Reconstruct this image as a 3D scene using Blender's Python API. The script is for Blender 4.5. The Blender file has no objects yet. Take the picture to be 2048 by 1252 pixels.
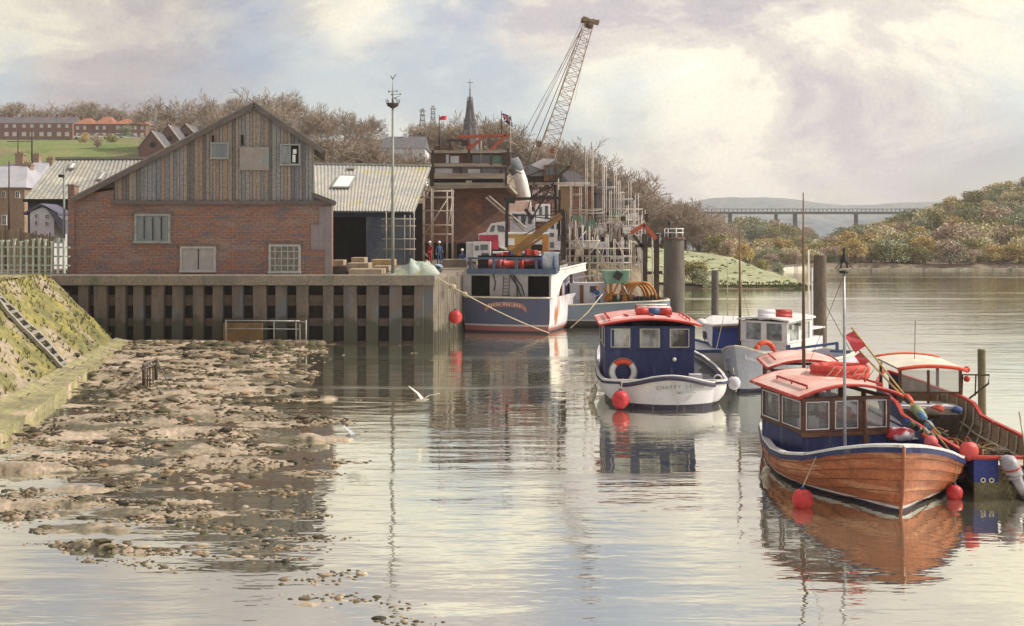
import bpy, bmesh, math, random
from mathutils import Vector, Matrix, noise
R = math.radians
rnd = random.Random(11)
SC = bpy.context.scene
COL = SC.collection
# ---------------------------------------------------------------- camera
CAMZ, FPX, HY = 5.6, 2048.0, 480.0
cam_d = bpy.data.cameras.new("camera"); cam = bpy.data.objects.new("camera", cam_d); COL.objects.link(cam)
cam_d.sensor_width = 36; cam_d.lens = 36; cam_d.shift_y = (HY-626.0)/2048.0
cam_d.clip_start = 0.1; cam_d.clip_end = 9000
cam.location = (0, 0, CAMZ); cam.rotation_euler = (R(90), 0, 0)
SC.camera = cam
SC.view_settings.view_transform = 'Standard'; SC.view_settings.look = 'None'
SC.view_settings.exposure = 0.36; SC.view_settings.gamma = 1.0
# ---------------------------------------------------------------- world
SUN_AZ, SUN_EL = R(90), R(42)      # compass-like angle from +Y towards +X
W = bpy.data.worlds.new("World"); SC.world = W; W.use_nodes = True
nt = W.node_tree; nt.nodes.clear()
def wn(t, **k):
    n = nt.nodes.new(t)
    for a, b in k.items(): setattr(n, a, b)
    return n
def wl(a, b): nt.links.new(a, b)
tc = wn('ShaderNodeTexCoord')
def wmap(sc, loc=(0, 0, 0), rot=(0, 0, 0)):
    m = wn('ShaderNodeMapping'); m.inputs['Scale'].default_value = sc; m.inputs['Location'].default_value = loc
    m.inputs['Rotation'].default_value = rot
    wl(tc.outputs['Generated'], m.inputs['Vector']); return m
def wnoise(m, scale, detail=5, rough=.55, dist=.0):
    n = wn('ShaderNodeTexNoise'); n.inputs['Scale'].default_value = scale; n.inputs['Detail'].default_value = detail
    n.inputs['Roughness'].default_value = rough; n.inputs['Distortion'].default_value = dist
    wl(m.outputs[0], n.inputs['Vector']); return n
def wramp(src, stops, interp='EASE'):
    r = wn('ShaderNodeValToRGB'); r.color_ramp.interpolation = interp
    e = r.color_ramp.elements
    e[0].position = stops[0][0]; e[0].color = (*stops[0][1], 1)
    e[1].position = stops[1][0]; e[1].color = (*stops[1][1], 1)
    for p, c in stops[2:]:
        x = e.new(p); x.color = (*c, 1)
    wl(src, r.inputs[0]); return r
sky = wn('ShaderNodeTexSky', sky_type='NISHITA'); sky.sun_disc = False
sky.sun_elevation = SUN_EL; sky.sun_rotation = SUN_AZ; sky.dust_density = 2.0
bg_sky = wn('ShaderNodeBackground'); bg_sky.inputs[1].default_value = 0.12
wl(sky.outputs[0], bg_sky.inputs[0])
n1 = wnoise(wmap((3.0, 3.0, 6.0), (0.35, 0, 0.2), (0, R(24), 0)), 1.35, 9, .60, .45)
cl = wramp(n1.outputs[0], [(.33, (.42, .39, .415)), (.43, (.53, .485, .49)), (.51, (.67, .62, .56)), (.585, (.86, .80, .66)), (.74, (.93, .885, .77))])
# broad bank of darker cloud towards the left of the river, brighter to the right
sep = wn('ShaderNodeSeparateXYZ'); wl(tc.outputs['Generated'], sep.inputs[0])
lm = wn('ShaderNodeMapRange'); lm.interpolation_type = 'SMOOTHSTEP'
lm.inputs['From Min'].default_value = -0.30; lm.inputs['From Max'].default_value = -0.04
lm.inputs['To Min'].default_value = 0.80; lm.inputs['To Max'].default_value = 1.0
wl(sep.outputs[0], lm.inputs[0])
mul = wn('ShaderNodeMixRGB', blend_type='MULTIPLY'); mul.inputs[0].default_value = 1
wl(cl.outputs[0], mul.inputs[1]); wl(lm.outputs[0], mul.inputs[2])
# low pinkish haze near the horizon
hz = wn('ShaderNodeMapRange'); hz.interpolation_type = 'SMOOTHSTEP'
hz.inputs['From Min'].default_value = 0.0; hz.inputs['From Max'].default_value = 0.14
hz.inputs['To Min'].default_value = 0.55; hz.inputs['To Max'].default_value = 0.0
wl(sep.outputs[2], hz.inputs[0])
mh = wn('ShaderNodeMixRGB'); wl(hz.outputs[0], mh.inputs[0]); wl(mul.outputs[0], mh.inputs[1])
mh.inputs[2].default_value = (.66, .60, .575, 1)
gr = wnoise(wmap((1, 1, 1)), 330, 2, .6)
gm = wn('ShaderNodeMapRange'); gm.inputs['From Min'].default_value = .3; gm.inputs['From Max'].default_value = .7
gm.inputs['To Min'].default_value = .95; gm.inputs['To Max'].default_value = 1.05; wl(gr.outputs[0], gm.inputs[0])
mg = wn('ShaderNodeMixRGB', blend_type='MULTIPLY'); mg.inputs[0].default_value = 1
wl(mh.outputs[0], mg.inputs[1]); wl(gm.outputs[0], mg.inputs[2])
bg_cl = wn('ShaderNodeBackground'); bg_cl.inputs[1].default_value = 1.0; wl(mg.outputs[0], bg_cl.inputs[0])
n3 = wnoise(wmap((2.6, 2.6, 3.2), (1.9, .4, 3.3), (0, R(-20), 0)), 1.5, 4, .5, .5)
bl = wramp(n3.outputs[0], [(.47, (0, 0, 0)), (.65, (.60, .60, .60))])
mx = wn('ShaderNodeMixShader'); wl(bl.outputs[0], mx.inputs[0]); wl(bg_cl.outputs[0], mx.inputs[1]); wl(bg_sky.outputs[0], mx.inputs[2])
wo = wn('ShaderNodeOutputWorld'); wl(mx.outputs[0], wo.inputs[0])
# ---------------------------------------------------------------- sun
sd = bpy.data.lights.new("sun", 'SUN'); sd.energy = 3.4; sd.angle = R(1.5); sd.color = (1.0, .93, .82)
sun = bpy.data.objects.new("sun", sd); COL.objects.link(sun)
sdir = Vector((math.sin(SUN_AZ)*math.cos(SUN_EL), math.cos(SUN_AZ)*math.cos(SUN_EL), math.sin(SUN_EL)))
sun.rotation_euler = sdir.to_track_quat('Z', 'Y').to_euler(); sun.location = (60, -20, 60)
SC.cycles.volume_bounces = 0
SC.cycles.max_bounces = 6
# ---------------------------------------------------------------- picture -> place helpers
def PX(px, Y): return (px-1024)/FPX*Y
def PZ(py, Y): return CAMZ-(py-HY)/FPX*Y
def P(px, py, Y): return Vector((PX(px, Y), Y, PZ(py, Y)))
def YW(py, z=0): return (CAMZ-z)*FPX/(py-HY)
# ---------------------------------------------------------------- mesh builder
ROOTM = {}
class MB:
    def __init__(s): s.v = []; s.f = []; s.s = []
    def add(s, vs, fs, smooth=False):
        o = len(s.v); s.v += [Vector(v) for v in vs]
        s.f += [tuple(i+o for i in f) for f in fs]; s.s += [smooth]*len(fs); return s
    def box(s, a, b):
        x0, y0, z0 = a; x1, y1, z1 = b
        return s.add([(x0,y0,z0),(x1,y0,z0),(x1,y1,z0),(x0,y1,z0),(x0,y0,z1),(x1,y0,z1),(x1,y1,z1),(x0,y1,z1)],
              [(0,3,2,1),(4,5,6,7),(0,1,5,4),(1,2,6,5),(2,3,7,6),(3,0,4,7)])
    def cbox(s, c, d, rz=0, rx=0, ry=0):
        m = Matrix.Translation(Vector(c)) @ Matrix.Rotation(rz,4,'Z') @ Matrix.Rotation(ry,4,'Y') @ Matrix.Rotation(rx,4,'X')
        x, y, z = d[0]/2, d[1]/2, d[2]/2
        vs = [m @ Vector(p) for p in [(-x,-y,-z),(x,-y,-z),(x,y,-z),(-x,y,-z),(-x,-y,z),(x,-y,z),(x,y,z),(-x,y,z)]]
        return s.add(vs, [(0,3,2,1),(4,5,6,7),(0,1,5,4),(1,2,6,5),(2,3,7,6),(3,0,4,7)])
    def ext(s, poly, vec):
        n = len(poly); vec = Vector(vec)
        vs = [Vector(p) for p in poly] + [Vector(p)+vec for p in poly]
        fs = [tuple(range(n))[::-1], tuple(range(n, 2*n))] + [(i, (i+1) % n, n+(i+1) % n, n+i) for i in range(n)]
        return s.add(vs, fs)
    def poly(s, pts, smooth=False): return s.add(pts, [tuple(range(len(pts)))], smooth)
    def bar(s, a, b, w, h, up=(0,0,1)):
        a, b = Vector(a), Vector(b); d = (b-a)
        if d.length < 1e-5: return s
        d.normalize(); up = Vector(up)
        if abs(d.dot(up)) > .98: up = Vector((0,1,0))
        x = d.cross(up).normalized()*w/2; z = x.cross(d).normalized()*h/2
        vs = [a-x-z, a+x-z, a+x+z, a-x+z, b-x-z, b+x-z, b+x+z, b-x+z]
        return s.add(vs, [(0,1,2,3),(7,6,5,4),(0,4,5,1),(1,5,6,2),(2,6,7,3),(3,7,4,0)])
    def tube(s, pts, r, n=6, cap=True, closed=False):
        pts = [Vector(p) for p in pts]; m = len(pts)
        rs = r if isinstance(r, (list, tuple)) else [r]*m
        vs = []; ref = None
        for i, p in enumerate(pts):
            if closed: d = pts[(i+1) % m]-pts[i-1]
            else: d = pts[min(i+1, m-1)]-pts[max(i-1, 0)]
            if d.length < 1e-7: d = Vector((0,0,1))
            d.normalize()
            if ref is None:
                ref = Vector((0,0,1)) if abs(d.z) < .9 else Vector((1,0,0))
            x = d.cross(ref)
            if x.length < 1e-4: x = d.cross(Vector((.3,.9,.1)))
            x.normalize(); y = x.cross(d).normalized(); ref = y
            for k in range(n):
                a = 2*math.pi*k/n; vs.append(p + (x*math.cos(a)+y*math.sin(a))*rs[i])
        fs = []
        for i in range(m if closed else m-1):
            j = (i+1) % m
            for k in range(n):
                fs.append((i*n+k, i*n+(k+1) % n, j*n+(k+1) % n, j*n+k))
        s.add(vs, fs, n > 4)
        if cap and not closed:
            o = len(s.v)-len(vs)
            s.f += [tuple(o+k for k in range(n))[::-1], tuple(o+(m-1)*n+k for k in range(n))]; s.s += [False, False]
        return s
    def rod(s, a, b, r, n=6): return s.tube([a, b], r, n)
    def lathe(s, c, prof, n=16, axis='Z', smooth=True):
        c = Vector(c); vs = []
        for r, z in prof:
            for k in range(n):
                a = 2*math.pi*k/n; p = Vector((r*math.cos(a), r*math.sin(a), z))
                if axis == 'X': p = Vector((p.z, p.x, p.y))
                if axis == 'Y': p = Vector((p.x, p.z, p.y))
                vs.append(c+p)
        fs = []
        for i in range(len(prof)-1):
            for k in range(n):
                fs.append((i*n+k, i*n+(k+1) % n, (i+1)*n+(k+1) % n, (i+1)*n+k))
        fs += [tuple(range(n))[::-1], tuple((len(prof)-1)*n+k for k in range(n))]
        return s.add(vs, fs, smooth)
    def ball(s, c, r, nu=16, nv=10, sc=(1,1,1), jit=0):
        c = Vector(c); vs = []; fs = []
        for j in range(nv+1):
            t = math.pi*j/nv
            for i in range(nu):
                a = 2*math.pi*i/nu
                q = Vector((math.sin(t)*math.cos(a)*sc[0], math.sin(t)*math.sin(a)*sc[1], math.cos(t)*sc[2]))
                if jit: q *= 1+jit*noise.noise(q*2.3+c*3.1)
                vs.append(c+q*r)
        for j in range(nv):
            for i in range(nu):
                fs.append((j*nu+i, j*nu+(i+1) % nu, (j+1)*nu+(i+1) % nu, (j+1)*nu+i))
        return s.add(vs, fs, True)
    def torus(s, c, RR, r, nrm=(0,-1,0), n=24, m=8, a0=0, a1=2*math.pi):
        c = Vector(c); nrm = Vector(nrm).normalized(); x = nrm.orthogonal().normalized()
        if abs(nrm.y) > .5 or abs(nrm.x) > .5: x = Vector((0,0,1)).cross(nrm).normalized()
        y = nrm.cross(x).normalized()
        full = abs(a1-a0-2*math.pi) < 1e-4
        k = n if full else n+1
        pts = [c+(x*math.cos(a0+(a1-a0)*i/n)+y*math.sin(a0+(a1-a0)*i/n))*RR for i in range(k)]
        return s.tube(pts, r, m, closed=full)
    def grid(s, fn, nu, nv, smooth=True):
        vs = [fn(i/nu, j/nv) for j in range(nv+1) for i in range(nu+1)]
        fs = [(j*(nu+1)+i, j*(nu+1)+i+1, (j+1)*(nu+1)+i+1, (j+1)*(nu+1)+i) for j in range(nv) for i in range(nu)]
        return s.add(vs, fs, smooth)
    def xf(s, m):
        s.v = [m @ v for v in s.v]; return s
    def build(s, name, mat, parent=None, loc=None, local=False, recalc=True, bevel=0):
        me = bpy.data.meshes.new(name)
        if parent is not None:
            pm = ROOTM[parent.name]
            vs = s.v if local else [pm.inverted() @ v for v in s.v]
        else:
            if loc is None: loc = auto_loc(s.v)
            pm = Matrix.Translation(Vector(loc)); vs = [v-Vector(loc) for v in s.v]
        me.from_pydata([tuple(v) for v in vs], [], s.f)
        me.polygons.foreach_set('use_smooth', s.s)
        if recalc:
            bm = bmesh.new(); bm.from_mesh(me); bmesh.ops.recalc_face_normals(bm, faces=bm.faces); bm.to_mesh(me); bm.free()
        me.update()
        o = bpy.data.objects.new(name, me); COL.objects.link(o)
        if mat: me.materials.append(mat)
        if parent is not None: o.parent = parent
        else: o.location = loc
        ROOTM[o.name] = pm
        if bevel:
            b = o.modifiers.new("bevel", 'BEVEL'); b.width = bevel; b.segments = 2; b.limit_method = 'ANGLE'
        return o
def auto_loc(vs):
    xs = [v.x for v in vs]; ys = [v.y for v in vs]; zs = [v.z for v in vs]
    return Vector(((min(xs)+max(xs))/2, (min(ys)+max(ys))/2, min(zs)))
def tag(o, label, cat, group=None, kind=None):
    if label: o['label'] = label
    if cat: o['category'] = cat
    if group: o['group'] = group
    if kind: o['kind'] = kind
    return o
def thing(name, label, cat, loc=(0,0,0), rz=0, group=None):
    o = bpy.data.objects.new(name, None); COL.objects.link(o); o.empty_display_size = .3
    o.location = loc; o.rotation_euler = (0,0,rz)
    ROOTM[o.name] = Matrix.Translation(Vector(loc)) @ Matrix.Rotation(rz,4,'Z')
    return tag(o, label, cat, group)
def struct(o): o['kind'] = 'structure'; return o
def dup(root, loc, rz=0, sc=(1,1,1), label=None, group=None):
    r = root.copy(); COL.objects.link(r); r.location = loc; r.rotation_euler = (0,0,rz); r.scale = sc
    if label: r['label'] = label
    if group: r['group'] = group
    ROOTM[r.name] = Matrix.Translation(Vector(loc)) @ Matrix.Rotation(rz,4,'Z')
    for ch in list(root.children):
        c = ch.copy(); COL.objects.link(c); c.parent = r
        for g in ch.children:
            d = g.copy(); COL.objects.link(d); d.parent = c
    return r
# ---------------------------------------------------------------- materials
def mat(name, c1, c2=None, scale=1.5, rough=.8, stretch=(1,1,1), grain=.18, gscale=22, bump=.25, metal=0,
        island=None, ivar=.0, c3=None, c3scale=.6, c3pos=.58, detail=5, spec=.35, soft=.12):
    m = bpy.data.materials.new(name); m.use_nodes = True; t = m.node_tree; n = t.nodes; L = t.links
    b = n['Principled BSDF']; b.inputs['Roughness'].default_value = rough; b.inputs['Metallic'].default_value = metal
    b.inputs['Specular IOR Level'].default_value = spec
    tc = n.new('ShaderNodeTexCoord'); mp = n.new('ShaderNodeMapping'); mp.inputs['Scale'].default_value = stretch
    L.new(tc.outputs['Object'], mp.inputs[0])
    def nz(sc, det=detail, off=0):
        x = n.new('ShaderNodeTexNoise'); x.inputs['Scale'].default_value = sc; x.inputs['Detail'].default_value = det
        x.inputs['Roughness'].default_value = .6
        if off:
            mm = n.new('ShaderNodeVectorMath'); mm.inputs[1].default_value = (off, off*1.7, off*.6); L.new(mp.outputs[0], mm.inputs[0]); L.new(mm.outputs[0], x.inputs[0])
        else: L.new(mp.outputs[0], x.inputs[0])
        return x
    def mr(src, a, bb, c=0, d=1):
        x = n.new('ShaderNodeMapRange'); x.inputs[1].default_value = a; x.inputs[2].default_value = bb
        x.inputs[3].default_value = c; x.inputs[4].default_value = d; L.new(src, x.inputs[0]); return x
    if island:
        g = n.new('ShaderNodeNewGeometry'); r = n.new('ShaderNodeValToRGB'); r.color_ramp.interpolation = 'CONSTANT'
        e = r.color_ramp.elements; k = len(island)
        e[0].color = (*island[0], 1); e[0].position = 0
        e[1].color = (*island[1], 1); e[1].position = 1/k
        for i in range(2, k):
            q = e.new(i/k); q.color = (*island[i], 1)
        L.new(g.outputs['Random Per Island'], r.inputs[0]); col = r.outputs[0]
    else:
        rgb = n.new('ShaderNodeRGB'); rgb.outputs[0].default_value = (*c1, 1); col = rgb.outputs[0]
    n0 = nz(scale)
    if c2:
        mx = n.new('ShaderNodeMixRGB'); f = mr(n0.outputs[0], .5-soft, .5+soft); L.new(f.outputs[0], mx.inputs[0])
        L.new(col, mx.inputs[1]); mx.inputs[2].default_value = (*c2, 1); col = mx.outputs[0]
    if c3:
        nn = nz(c3scale, 6, 7.3); mx = n.new('ShaderNodeMixRGB'); f = mr(nn.outputs[0], c3pos, c3pos+.07)
        L.new(f.outputs[0], mx.inputs[0]); L.new(col, mx.inputs[1]); mx.inputs[2].default_value = (*c3, 1); col = mx.outputs[0]
    if grain:
        ng = n.new('ShaderNodeTexNoise'); ng.inputs['Scale'].default_value = gscale; ng.inputs['Detail'].default_value = 3
        L.new(tc.outputs['Object'], ng.inputs[0])
        f = mr(ng.outputs[0], .3, .7, 1-grain, 1+grain)
        mx = n.new('ShaderNodeMixRGB'); mx.blend_type = 'MULTIPLY'; mx.inputs[0].default_value = 1
        L.new(col, mx.inputs[1]); L.new(f.outputs[0], mx.inputs[2]); col = mx.outputs[0]
    L.new(col, b.inputs['Base Color'])
    if bump:
        bp = n.new('ShaderNodeBump'); bp.inputs['Strength'].default_value = bump; bp.inputs['Distance'].default_value = .05
        L.new(n0.outputs[0], bp.inputs['Height']); L.new(bp.outputs[0], b.inputs['Normal'])
    m['col'] = 1
    return m
def bands(m, stops, axis=2, wob=.0):
    """paint scheme: colours by object height, replaces base colour but keeps grain"""
    t = m.node_tree; n = t.nodes; L = t.links
    b = n['Principled BSDF']
    tc = n.new('ShaderNodeTexCoord'); sp = n.new('ShaderNodeSeparateXYZ'); L.new(tc.outputs['Object'], sp.inputs[0])
    old = b.inputs['Base Color'].links[0].from_socket
    prev = old
    for z, c in stops:      # below z -> colour c
        lt = n.new('ShaderNodeMath'); lt.operation = 'LESS_THAN'; lt.inputs[1].default_value = z; L.new(sp.outputs[axis], lt.inputs[0])
        mx = n.new('ShaderNodeMixRGB'); L.new(lt.outputs[0], mx.inputs[0]); L.new(prev, mx.inputs[1]); mx.inputs[2].default_value = (*c, 1)
        prev = mx.outputs[0]
    L.new(prev, b.inputs['Base Color']); return m
def brickmat(name, a, b_, mortar, bw=.46, bh=.16, blotch=(.12,.12,.18), blotch2=(.33,.12,.05), axis='XZ'):
    m = mat(name, a, grain=.25, gscale=14, bump=.0, rough=.9); t = m.node_tree; n = t.nodes; L = t.links; bs = n['Principled BSDF']
    tc = n.new('ShaderNodeTexCoord'); sp = n.new('ShaderNodeSeparateXYZ'); cb = n.new('ShaderNodeCombineXYZ')
    L.new(tc.outputs['Object'], sp.inputs[0])
    ad = n.new('ShaderNodeMath'); ad.operation = 'ADD'; L.new(sp.outputs[0], ad.inputs[0]); L.new(sp.outputs[1], ad.inputs[1])
    L.new(ad.outputs[0], cb.inputs[0]); L.new(sp.outputs[2], cb.inputs[1])
    br = n.new('ShaderNodeTexBrick'); L.new(cb.outputs[0], br.inputs['Vector'])
    br.inputs['Color1'].default_value = (*a, 1); br.inputs['Color2'].default_value = (*b_, 1); br.inputs['Mortar'].default_value = (*mortar, 1)
    br.inputs['Scale'].default_value = 1; br.inputs['Brick Width'].default_value = bw; br.inputs['Row Height'].default_value = bh
    br.inputs['Mortar Size'].default_value = .018; br.inputs['Mortar Smooth'].default_value = .3; br.inputs['Bias'].default_value = -.1
    mp = n.new('ShaderNodeMapping'); mp.inputs['Scale'].default_value = (.9, .9, 3.6); L.new(tc.outputs['Object'], mp.inputs[0])
    col = br.outputs[0]
    for sc, c, lo, hi, off in ((1.1, blotch, .50, .60, 0), (1.6, blotch2, .52, .60, 5.0), (.45, mortar, .52, .72, 9)):
        nz = n.new('ShaderNodeTexNoise'); nz.inputs['Scale'].default_value = sc; nz.inputs['Detail'].default_value = 6
        mm = n.new('ShaderNodeVectorMath'); mm.inputs[1].default_value = (off, off, off); L.new(mp.outputs[0], mm.inputs[0]); L.new(mm.outputs[0], nz.inputs[0])
        f = n.new('ShaderNodeMapRange'); f.inputs[1].default_value = lo; f.inputs[2].default_value = hi; f.inputs[4].default_value = .75; L.new(nz.outputs[0], f.inputs[0])
        mx = n.new('ShaderNodeMixRGB'); L.new(f.outputs[0], mx.inputs[0]); L.new(col, mx.inputs[1]); mx.inputs[2].default_value = (*c, 1); col = mx.outputs[0]
    g = n.new('ShaderNodeTexNoise'); g.inputs['Scale'].default_value = 9; g.inputs['Detail'].default_value = 4; L.new(tc.outputs['Object'], g.inputs[0])
    f = n.new('ShaderNodeMapRange'); f.inputs[1].default_value = .3; f.inputs[2].default_value = .7; f.inputs[3].default_value = .72; f.inputs[4].default_value = 1.28; L.new(g.outputs[0], f.inputs[0])
    mx = n.new('ShaderNodeMixRGB'); mx.blend_type = 'MULTIPLY'; mx.inputs[0].default_value = 1; L.new(col, mx.inputs[1]); L.new(f.outputs[0], mx.inputs[2])
    L.new(mx.outputs[0], bs.inputs['Base Color'])
    bp = n.new('ShaderNodeBump'); bp.inputs['Strength'].default_value = .5; bp.inputs['Distance'].default_value = .02; bp.invert = True
    L.new(br.outputs[1], bp.inputs['Height']); L.new(bp.outputs[0], bs.inputs['Normal'])
    return m
def glassmat(name, c=(.35,.38,.38), rough=.08, tr=.35):
    m = bpy.data.materials.new(name); m.use_nodes = True; t = m.node_tree; n = t.nodes; L = t.links
    b = n['Principled BSDF']; b.inputs['Base Color'].default_value = (*c, 1); b.inputs['Roughness'].default_value = rough
    b.inputs['Specular IOR Level'].default_value = 1.0
    tr_ = n.new('ShaderNodeBsdfTransparent'); mx = n.new('ShaderNodeMixShader'); mx.inputs[0].default_value = 1-tr
    L.new(tr_.outputs[0], mx.inputs[1]); L.new(b.outputs[0], mx.inputs[2]); L.new(mx.outputs[0], n['Material Output'].inputs[0])
    return m
Mt = {}
Mt['white'] = mat('white_paint', (.72,.70,.67), (.63,.61,.61), 1.2, .45, stretch=(2.5,2.5,.8), grain=.10, bump=.05, c3=(.46,.36,.27), c3scale=1.1, c3pos=.60)
Mt['cream'] = mat('cream_paint', (.74,.68,.56), (.60,.54,.44), 1.2, .5, grain=.08, bump=.05)
Mt['lilacwhite'] = mat('weathered_white', (.66,.64,.66), (.52,.50,.55), 1.0, .55, grain=.1, bump=.05)
Mt['navy'] = mat('navy_paint', (.017,.026,.10), (.035,.045,.13), 1.5, .42, stretch=(3,3,.7), grain=.2, bump=.05, c3=(.085,.095,.16), c3scale=1.2, c3pos=.60)
Mt['blue'] = mat('blue_paint', (.035,.075,.22), (.06,.09,.19), 2, .5, grain=.15, bump=.05)
Mt['red'] = mat('red_paint', (.50,.05,.035), (.36,.035,.03), 2, .5, grain=.18, bump=.05, c3=(.58,.22,.17), c3scale=2.5, c3pos=.60)
Mt['buoy'] = mat('buoy_red', (.60,.045,.045), (.46,.035,.045), 5, .5, grain=.18, bump=.08, c3=(.26,.06,.045), c3scale=3, c3pos=.58)
Mt['pinkroof'] = mat('faded_red_roof', (.76,.55,.49), (.66,.33,.27), .9, .6, grain=.12, bump=.08, c3=(.76,.60,.54), c3scale=1.4, c3pos=.55)
Mt['wood'] = mat('varnished_wood', (.13,.055,.028), (.075,.03,.018), 2.2, .45, stretch=(1,1,4), grain=.25, bump=.15)
Mt['greywood'] = mat('weathered_timber', (.20,.155,.125), (.13,.105,.095), 1.6, .9, stretch=(3,3,.6), grain=.28, bump=.4)
Mt['darkwood'] = mat('dark_timber', (.045,.033,.027), (.08,.055,.04), 1.6, .9, stretch=(2,2,.5), grain=.3, bump=.4)
Mt['pole'] = mat('pole_brown', (.20,.12,.07), (.13,.08,.055), 2, .8, stretch=(1,1,.3), grain=.25)
Mt['steel'] = mat('galvanised_steel', (.42,.42,.40), (.30,.29,.27), 3, .5, metal=.3, grain=.15, bump=.05)
Mt['scaf'] = mat('scaffold_tube', (.52,.46,.39), (.34,.28,.22), 3, .6, grain=.2, bump=.0)
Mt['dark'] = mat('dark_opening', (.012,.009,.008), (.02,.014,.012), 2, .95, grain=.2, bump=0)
Mt['black'] = mat('black_rubber', (.02,.02,.022), (.035,.03,.03), 3, .6, grain=.2)
Mt['rope'] = mat('rope', (.50,.43,.30), (.36,.30,.2), 8, .9, grain=.2)
Mt['concrete'] = mat('quay_concrete', (.26,.215,.165), (.19,.165,.14), .9, .9, grain=.25, gscale=10, bump=.35, c3=(.14,.15,.10), c3scale=.8, c3pos=.6)
Mt['glass'] = glassmat('window_glass', (.38,.39,.38), .05, .78)
Mt['glassdark'] = glassmat('dark_glass', (.05,.055,.06), .08, .05)
Mt['rust'] = mat('rusty_plate', (.155,.075,.052), (.115,.062,.055), .5, .85, grain=.25, gscale=3.5, bump=.2, c3=(.23,.10,.05), c3scale=.3, c3pos=.5)
Mt['orange'] = mat('orange_paint', (.50,.20,.035), (.36,.15,.04), 2, .5, grain=.2)
Mt['slate'] = mat('slate_roof', (.10,.095,.11), (.15,.14,.15), 1.5, .8, grain=.25, bump=.3)
Mt['green'] = mat('green_paint', (.13,.26,.18), (.2,.33,.24), 2, .6, grain=.15)
Mt['skin'] = mat('skin', (.50,.27,.18), None, 3, .6, grain=.05, bump=0)
Mt['yellow'] = mat('yellow_plastic', (.62,.42,.06), None, 3, .5, grain=.1, bump=0)
def sst(x, a, b):
    t = max(0., min(1., (x-a)/(b-a))); return t*t*(3-2*t)
def nz3(x, y, z=0): return noise.noise(Vector((x, y, z)))
def fbm(x, y, z=0, o=4):
    s = 0; a = 1; f = 1
    for _ in range(o): s += a*noise.noise(Vector((x*f, y*f, z+3.1*f))); a *= .5; f *= 2.03
    return s
# ---------------------------------------------------------------- water
def watermat():
    m = bpy.data.materials.new("estuary_water"); m.use_nodes = True; t = m.node_tree; n = t.nodes; L = t.links
    n.remove(n['Principled BSDF'])
    tc = n.new('ShaderNodeTexCoord')
    def mp(sc, rz=0):
        x = n.new('ShaderNodeMapping'); x.inputs['Scale'].default_value = sc; x.inputs['Rotation'].default_value = (0,0,rz); L.new(tc.outputs['Object'], x.inputs[0]); return x
    def nz(m_, sc, d, r=.5, di=0):
        x = n.new('ShaderNodeTexNoise'); x.inputs['Scale'].default_value = sc; x.inputs['Detail'].default_value = d; x.inputs['Roughness'].default_value = r
        x.inputs['Distortion'].default_value = di; L.new(m_.outputs[0], x.inputs[0]); return x
    a = nz(mp((.50, 2.0, 1), R(3)), 1.0, 3, .5)
    b = nz(mp((.16, .55, 1), R(-4)), 1.0, 2, .5)
    c = nz(mp((1.4, 4.6, 1), R(6)), 1.3, 2, .5)
    # ripples fade in and out over the surface in long cat's-paws
    cp = nz(mp((.022, .16, 1)), 1.0, 3, .5)
    f = n.new('ShaderNodeMapRange'); f.inputs[1].default_value = .42; f.inputs[2].default_value = .62; f.inputs[3].default_value = .25; f.inputs[4].default_value = 1.0
    L.new(cp.outputs[0], f.inputs[0])
    def mth(op, x, y):
        q = n.new('ShaderNodeMath'); q.operation = op
        for i, s in enumerate((x, y)):
            if isinstance(s, (int, float)): q.inputs[i].default_value = s
            else: L.new(s, q.inputs[i])
        return q.outputs[0]
    h = mth('ADD', mth('MULTIPLY', a.outputs[0], .55), mth('MULTIPLY', b.outputs[0], 1.3))
    h = mth('ADD', h, mth('MULTIPLY', mth('MULTIPLY', c.outputs[0], .22), f.outputs[0]))
    bp = n.new('ShaderNodeBump'); bp.inputs['Strength'].default_value = 1.0; bp.inputs['Distance'].default_value = .025
    L.new(h, bp.inputs['Height'])
    bn = nz(mp((.006, .16, 1), R(1)), 1.0, 3, .6)
    bf = n.new('ShaderNodeMapRange'); bf.inputs[1].default_value = .56; bf.inputs[2].default_value = .63; bf.inputs[3].default_value = .018; bf.inputs[4].default_value = .20; L.new(bn.outputs[0], bf.inputs[0])
    gl = n.new('ShaderNodeBsdfGlossy'); L.new(bf.outputs[0], gl.inputs['Roughness']); gl.inputs['Color'].default_value = (.97,.965,.87,1); L.new(bp.outputs[0], gl.inputs['Normal'])
    # silty body colour
    s = nz(mp((.05, .25, 1)), 1.0, 4)
    r = n.new('ShaderNodeValToRGB'); r.color_ramp.elements[0].position = .38; r.color_ramp.elements[0].color = (.15,.14,.095,1)
    r.color_ramp.elements[1].position = .62; r.color_ramp.elements[1].color = (.24,.24,.19,1); L.new(s.outputs[0], r.inputs[0])
    df = n.new('ShaderNodeBsdfDiffuse'); L.new(r.outputs[0], df.inputs[0])
    lw = n.new('ShaderNodeLayerWeight'); lw.inputs[0].default_value = .5; L.new(bp.outputs[0], lw.inputs[1])
    fr = n.new('ShaderNodeMapRange'); fr.inputs[1].default_value = .45; fr.inputs[2].default_value = 1.0; fr.inputs[3].default_value = .70; fr.inputs[4].default_value = .95
    L.new(lw.outputs[1], fr.inputs[0])
    mx = n.new('ShaderNodeMixShader'); L.new(fr.outputs[0], mx.inputs[0]); L.new(df.outputs[0], mx.inputs[1]); L.new(gl.outputs[0], mx.inputs[2])
    L.new(mx.outputs[0], n['Material Output'].inputs[0]); return m
w = MB(); w.poly([(-4000,-60,0),(4000,-60,0),(4000,7000,0),(-4000,7000,0)])
struct(w.build('water', watermat(), loc=(0,0,0)))

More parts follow.
